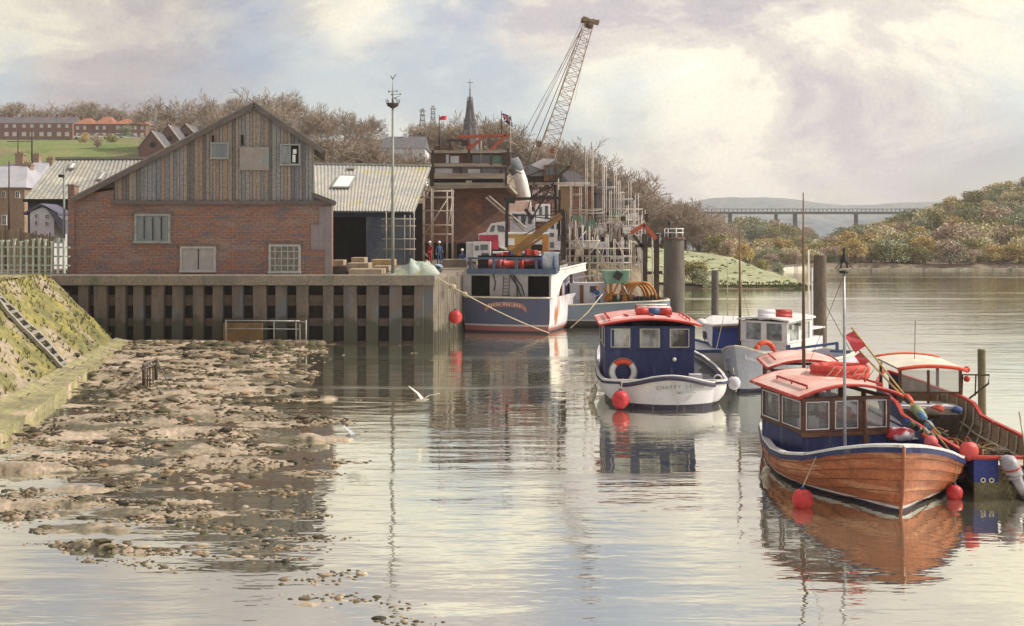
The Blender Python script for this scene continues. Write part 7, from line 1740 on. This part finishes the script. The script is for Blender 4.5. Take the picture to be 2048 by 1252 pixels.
b = MB(); b.tube([(X1+.05,y0_+.1,.9),(X1+.06,y0_,zt-.12),(X1+.78,y0_,zt-.12),(X1+.76,y0_,zt-.36),(X1+.05,y0_,1.05)], .028, 6); b.bar((X1+.42,y0_,zt-.14),(X1+.40,y0_,zt-.70), .03, .03); b.build('davit', Mt['darkwood'], RB, local=True)
for z in (zt+.04, zt-.22):
    b = MB(); b.ball((X1+.14,y0_-.1,z), .09, 10, 8); b.build('red_lamp', Mt['red'], RB, local=True)
b = MB(); b.rod((.1,y0_+1,zt+.1),(.12,y0_+1,zt+1.3), .01, 4); b.build('aerial', Mt['black'], RB, local=True)
b = MB(); b.cbox((-.1,5.1,.75), (1.1,.8,.5)); b.ball((-.4,4.8,1.0), .25, 10, 8, (1.4,1,.6), .4); b.build('engine_box', Mt['darkwood'], RB, local=True)
# outboard
om_ = thing('outboard_motor', 'grey tilted outboard motor on the blue stern of the open workboat', 'outboard motor', (10.87,22.15,.5))
gy = mat('outboard_grey', (.40,.38,.41), (.30,.28,.31), 3, .4, grain=.15)
def ob(v): return Vector((10.84,22.1,.55)) + Matrix.Rotation(R(-26),4,'Y') @ Vector(v)
b = MB(); b.lathe((0,0,0), [(.14,0),(.19,.06),(.20,.22),(.17,.36),(.08,.42),(.0,.43)], 18); b.v = [ob((v.x*.9,v.y*1.3,v.z)) for v in b.v]; b.build('cowl', gy, om_)
b = MB(); b.lathe((0,0,0), [(.205,.14),(.21,.16),(.205,.18)], 18); b.v = [ob((v.x*.9,v.y*1.3,v.z)) for v in b.v]; b.build('red_stripe', Mt['red'], om_)
b = MB(); b.lathe((0,0,0), [(.17,-.06),(.18,0)], 16); b.tube([(0,0,0),(0,0,-.28),(0,.02,-.55)], [.13,.10,.07], 10); b.v = [ob(v) for v in b.v]; b.build('leg', gy, om_)
b = MB(); b.cbox((0,0,-.52), (.22,.34,.03)); b.cbox((0,.02,-.62), (.09,.24,.14)); b.ball((0,.0,-.66), .075, 10, 8, (1,2,1)); b.v = [ob(v) for v in b.v]; b.build('gearcase', Mt['darkwood'], om_)
b = MB()
for k in range(3):
    a = k*2.094; b.add([(0,.17,-.66),(.12*math.cos(a),.19,-.66+.12*math.sin(a)),(.12*math.cos(a+.7),.16,-.66+.12*math.sin(a+.7))], [(0,1,2)])
b.v = [ob(v) for v in b.v]; b.build('propeller', Mt['black'], om_)
b = MB(); b.cbox((.0,.12,-.05), (.22,.16,.36)); b.v = [ob(v) for v in b.v]; b.build('bracket', Mt['black'], om_)
b = MB()
for k in range(7):
    p0 = Vector((10.52+.03*k,22.15,.86-.13*k)); b.tube([p0, p0+Vector((.10,-.06,-.05)), p0+Vector((.04,-.03,-.16))], .03, 6)
tag(b.build('weedy_rope', mat('weed_rope', (.20,.18,.08), (.1,.09,.05), 5, .9, grain=.3)), 'weed grown rope trailing down beside the outboard motor', 'rope')
ballfender('pale red ball buoy sitting on the stern corner of the open workboat', P(1938,902,22.5), .20, mat('buoy_coral', (.66,.10,.09), (.55,.07,.06), 5, .5, grain=.12))
b = MB()
for k in range(30):
    q = P(1925+rnd.uniform(-12,22), 925+rnd.uniform(-6,30), 22.9+rnd.uniform(-.2,.4)); b.torus(q, rnd.uniform(.05,.13), .018, (rnd.uniform(-1,1),-1,rnd.uniform(-1,1)), 10, 5)
tag(b.build('net_bundle', mat('maroon_net', (.10,.025,.03), (.05,.03,.05), 5, .8, grain=.3)), 'dark maroon net bundle under the pale red ball buoy', 'net')
b = MB()
for k in range(60):
    q = ROOTM[RB.name] @ Vector((rnd.uniform(-.7,.5), rnd.uniform(2.2,4.8), .16+rnd.uniform(0,.4))); b.torus(q, rnd.uniform(.08,.22), .025, (rnd.uniform(-1,1),rnd.uniform(-1,1),1), 10, 5)
tag(b.build('net_pile', mat('brown_net', (.16,.10,.06), None, 4, .9, grain=.3, island=[(.16,.10,.06),(.22,.12,.05),(.08,.10,.12),(.3,.22,.12),(.28,.07,.03)])), 'brown and rust coloured net pile amidships in the open workboat', 'net')
b = MB()
for k in range(9): b.ball(ROOTM[RB.name] @ Vector((rnd.uniform(-.5,.6), rnd.uniform(4.6,5.6), .95+rnd.uniform(-.1,.15))), rnd.uniform(.08,.17), 9, 7, (1.2,1,.8), .4)
tag(b.build('gear_heap', mat('float_heap', (.3,.2,.1), None, 4, .7, grain=.2, island=[(.45,.08,.04),(.06,.10,.25),(.4,.35,.25),(.10,.08,.07)])), 'jumbled floats and gear on the engine box of the open workboat', 'gear')
# dan buoys
for i, (a, c, lab) in enumerate(((P(1703,655,25.6), P(1902,905,23.0), 'longer cane dan buoy with red flag leaning across the two nearest boats'),(P(1717,700,25.3), P(1880,868,23.2), 'shorter cane dan buoy with small red flag below the longer one'))):
    t = thing('dan_buoy', lab, 'marker buoy', c, 0, 'dan buoys leaning on the boats')
    b = MB(); b.tube([a, a.lerp(c,.5)+Vector((0,0,-.02)), c], .022, 6); b.build('cane', mat('cane', (.48,.33,.10), (.36,.25,.09), 4, .7, grain=.2), t)
    d = (c-a).normalized(); sx = Vector((1,0,0)); up = Vector((-d.z,0,d.x)).normalized()
    q = a.lerp(c, .03); b = MB(); s_ = .30 if i == 0 else .2
    b.grid(lambda u, v: q+d*(s_*1.7*u)+up*(-s_*.95*v)+Vector((0,.05*math.sin(u*6+v*3),-.05*u*v)), 8, 5); b.build('flag', mat('dan_flag', (.62,.07,.08), (.5,.10,.12), 6, .8, grain=.15), t)
    fl = [(.60,.085,.28,'buoyorange'),(.70,.12,.42,'olivef'),(.80,.09,.24,'bluef')] if i == 0 else [(.62,.06,.2,'darkwood'),(.80,.08,.25,'bluef')]
    for k, (u, r_, l_, mn) in enumerate(fl):
        if mn == 'olivef': m_ = mat('olive_float', (.20,.24,.06), (.3,.34,.2), 4, .5, grain=.2)
        elif mn == 'bluef': m_ = mat('blue_float', (.07,.17,.36), (.14,.28,.42), 4, .5, grain=.2)
        else: m_ = Mt[mn]
        p = a.lerp(c, u); b = MB(); b.tube([p-d*l_*.5, p-d*l_*.35, p, p+d*l_*.35, p+d*l_*.5], [r_*.4, r_*.9, r_, r_*.9, r_*.4], 12); b.build('float', m_, t)
t = thing('pot_marker', 'red pole and pink ball marker lying over the right bow of the orange boat', 'marker', P(1862,885,22.9))
b = MB(); b.rod(P(1845,868,23.2), P(1918,925,22.6), .045, 8); b.build('pole', Mt['buoyorange'], t)
b = MB(); b.ball(P(1862,884,23.0), .15, 14, 10); b.build('ball', mat('buoy_pink', (.62,.12,.13), None, 4, .5, grain=.15), t)
b = MB(); b.ball(P(1800,868,24.0), .22, 12, 8, (1.5,1,.7), .3); tag(b.build('bag', mat('red_white_bag', (.55,.05,.07), (.65,.6,.62), 1.4, .7, grain=.15, soft=.03)), 'crumpled red and white bag on the right foredeck of the orange boat', 'bag')
b = MB()
for k in range(9): b.ball(P(1815+k*6,842+k*4,23.9), rnd.uniform(.06,.12), 8, 6, (1,1,1), .4)
tag(b.build('gear_heap', mat('mixed_gear', (.1,.13,.10), None, 3, .8, grain=.3, island=[(.03,.03,.03),(.12,.15,.07),(.05,.12,.28),(.3,.26,.18),(.02,.02,.03)])), 'dark heap of mixed floats and rope under the leaning dan buoys', 'gear')
# gulls
def gull(label, c, body_m, wing_m, lw, rw_, s_=1.0, dy=0):
    c = Vector(c); t = thing('gull', label, 'bird', c)
    b = MB(); hd = Vector((-.02,-.12,-.03))
    b.tube([c+Vector((-.20,-.02,-.01)), c+Vector((-.16,-.01,.0)), c+Vector((-.08,0,.0)), c+Vector((0,.0,.0)), c+Vector((.10,0,.01)), c+Vector((.20,0,.03))], [.012,.035,.05,.058,.04,.012], 10)
    for w_ in (lw, rw_):
        w_ = [Vector(p) for p in w_]
        def wf(u, v):
            k = u*(len(w_)-1); i = min(int(k), len(w_)-2); p = w_[i].lerp(w_[i+1], k-i); ch = .13*(1-u)**.6+.015
            return c+p+Vector((ch*(v-.4)*.6, ch*(v-.4), .012*math.sin(v*3.14)))
        b.grid(wf, 10, 4)
    b.build('body', body_m, t)
    for w_ in (lw, rw_):
        q = MB(); e = c+Vector(w_[-1]); p = c+Vector(w_[-2]); q.tube([p.lerp(e,.55), e], [.022,.006], 5); q.build('wing_tip', wing_m, t)
    return t
gull('cream gull flying low over the water beyond the mud flat', P(845,800,31), Mt['cream'], Mt['cream'], [(0,0,.02),(-.14,0,.20),(-.42,.02,.42)], [(0,0,.02),(.18,0,.13),(.52,.0,.20)])
gull('grey gull with dark wing tips flying low at the edge of the mud', P(706,872,26.5), mat('gull_grey', (.26,.29,.33), (.5,.5,.48), 6, .7, grain=.1), Mt['black'], [(0,0,.02),(-.10,0,.14),(-.38,.02,.36)], [(0,0,.02),(.14,0,.06),(.42,.0,.14)])
# ---------------------------------------------------------------- haze
HZ = bpy.data.materials.new('haze'); HZ.use_nodes = True; t_ = HZ.node_tree
t_.nodes.remove(t_.nodes['Principled BSDF']); pv = t_.nodes.new('ShaderNodeVolumePrincipled')
pv.inputs['Color'].default_value = (1,.98,.96,1); pv.inputs['Density'].default_value = .00033; pv.inputs['Anisotropy'].default_value = 0
t_.links.new(pv.outputs[0], t_.nodes['Material Output'].inputs['Volume'])
b = MB(); b.box((-900,-60,-4), (1400,1850,75)); o = b.build('haze', HZ); o['kind'] = 'stuff'; o['label'] = 'thin pale river haze fading the far hills'; o['category'] = 'haze'
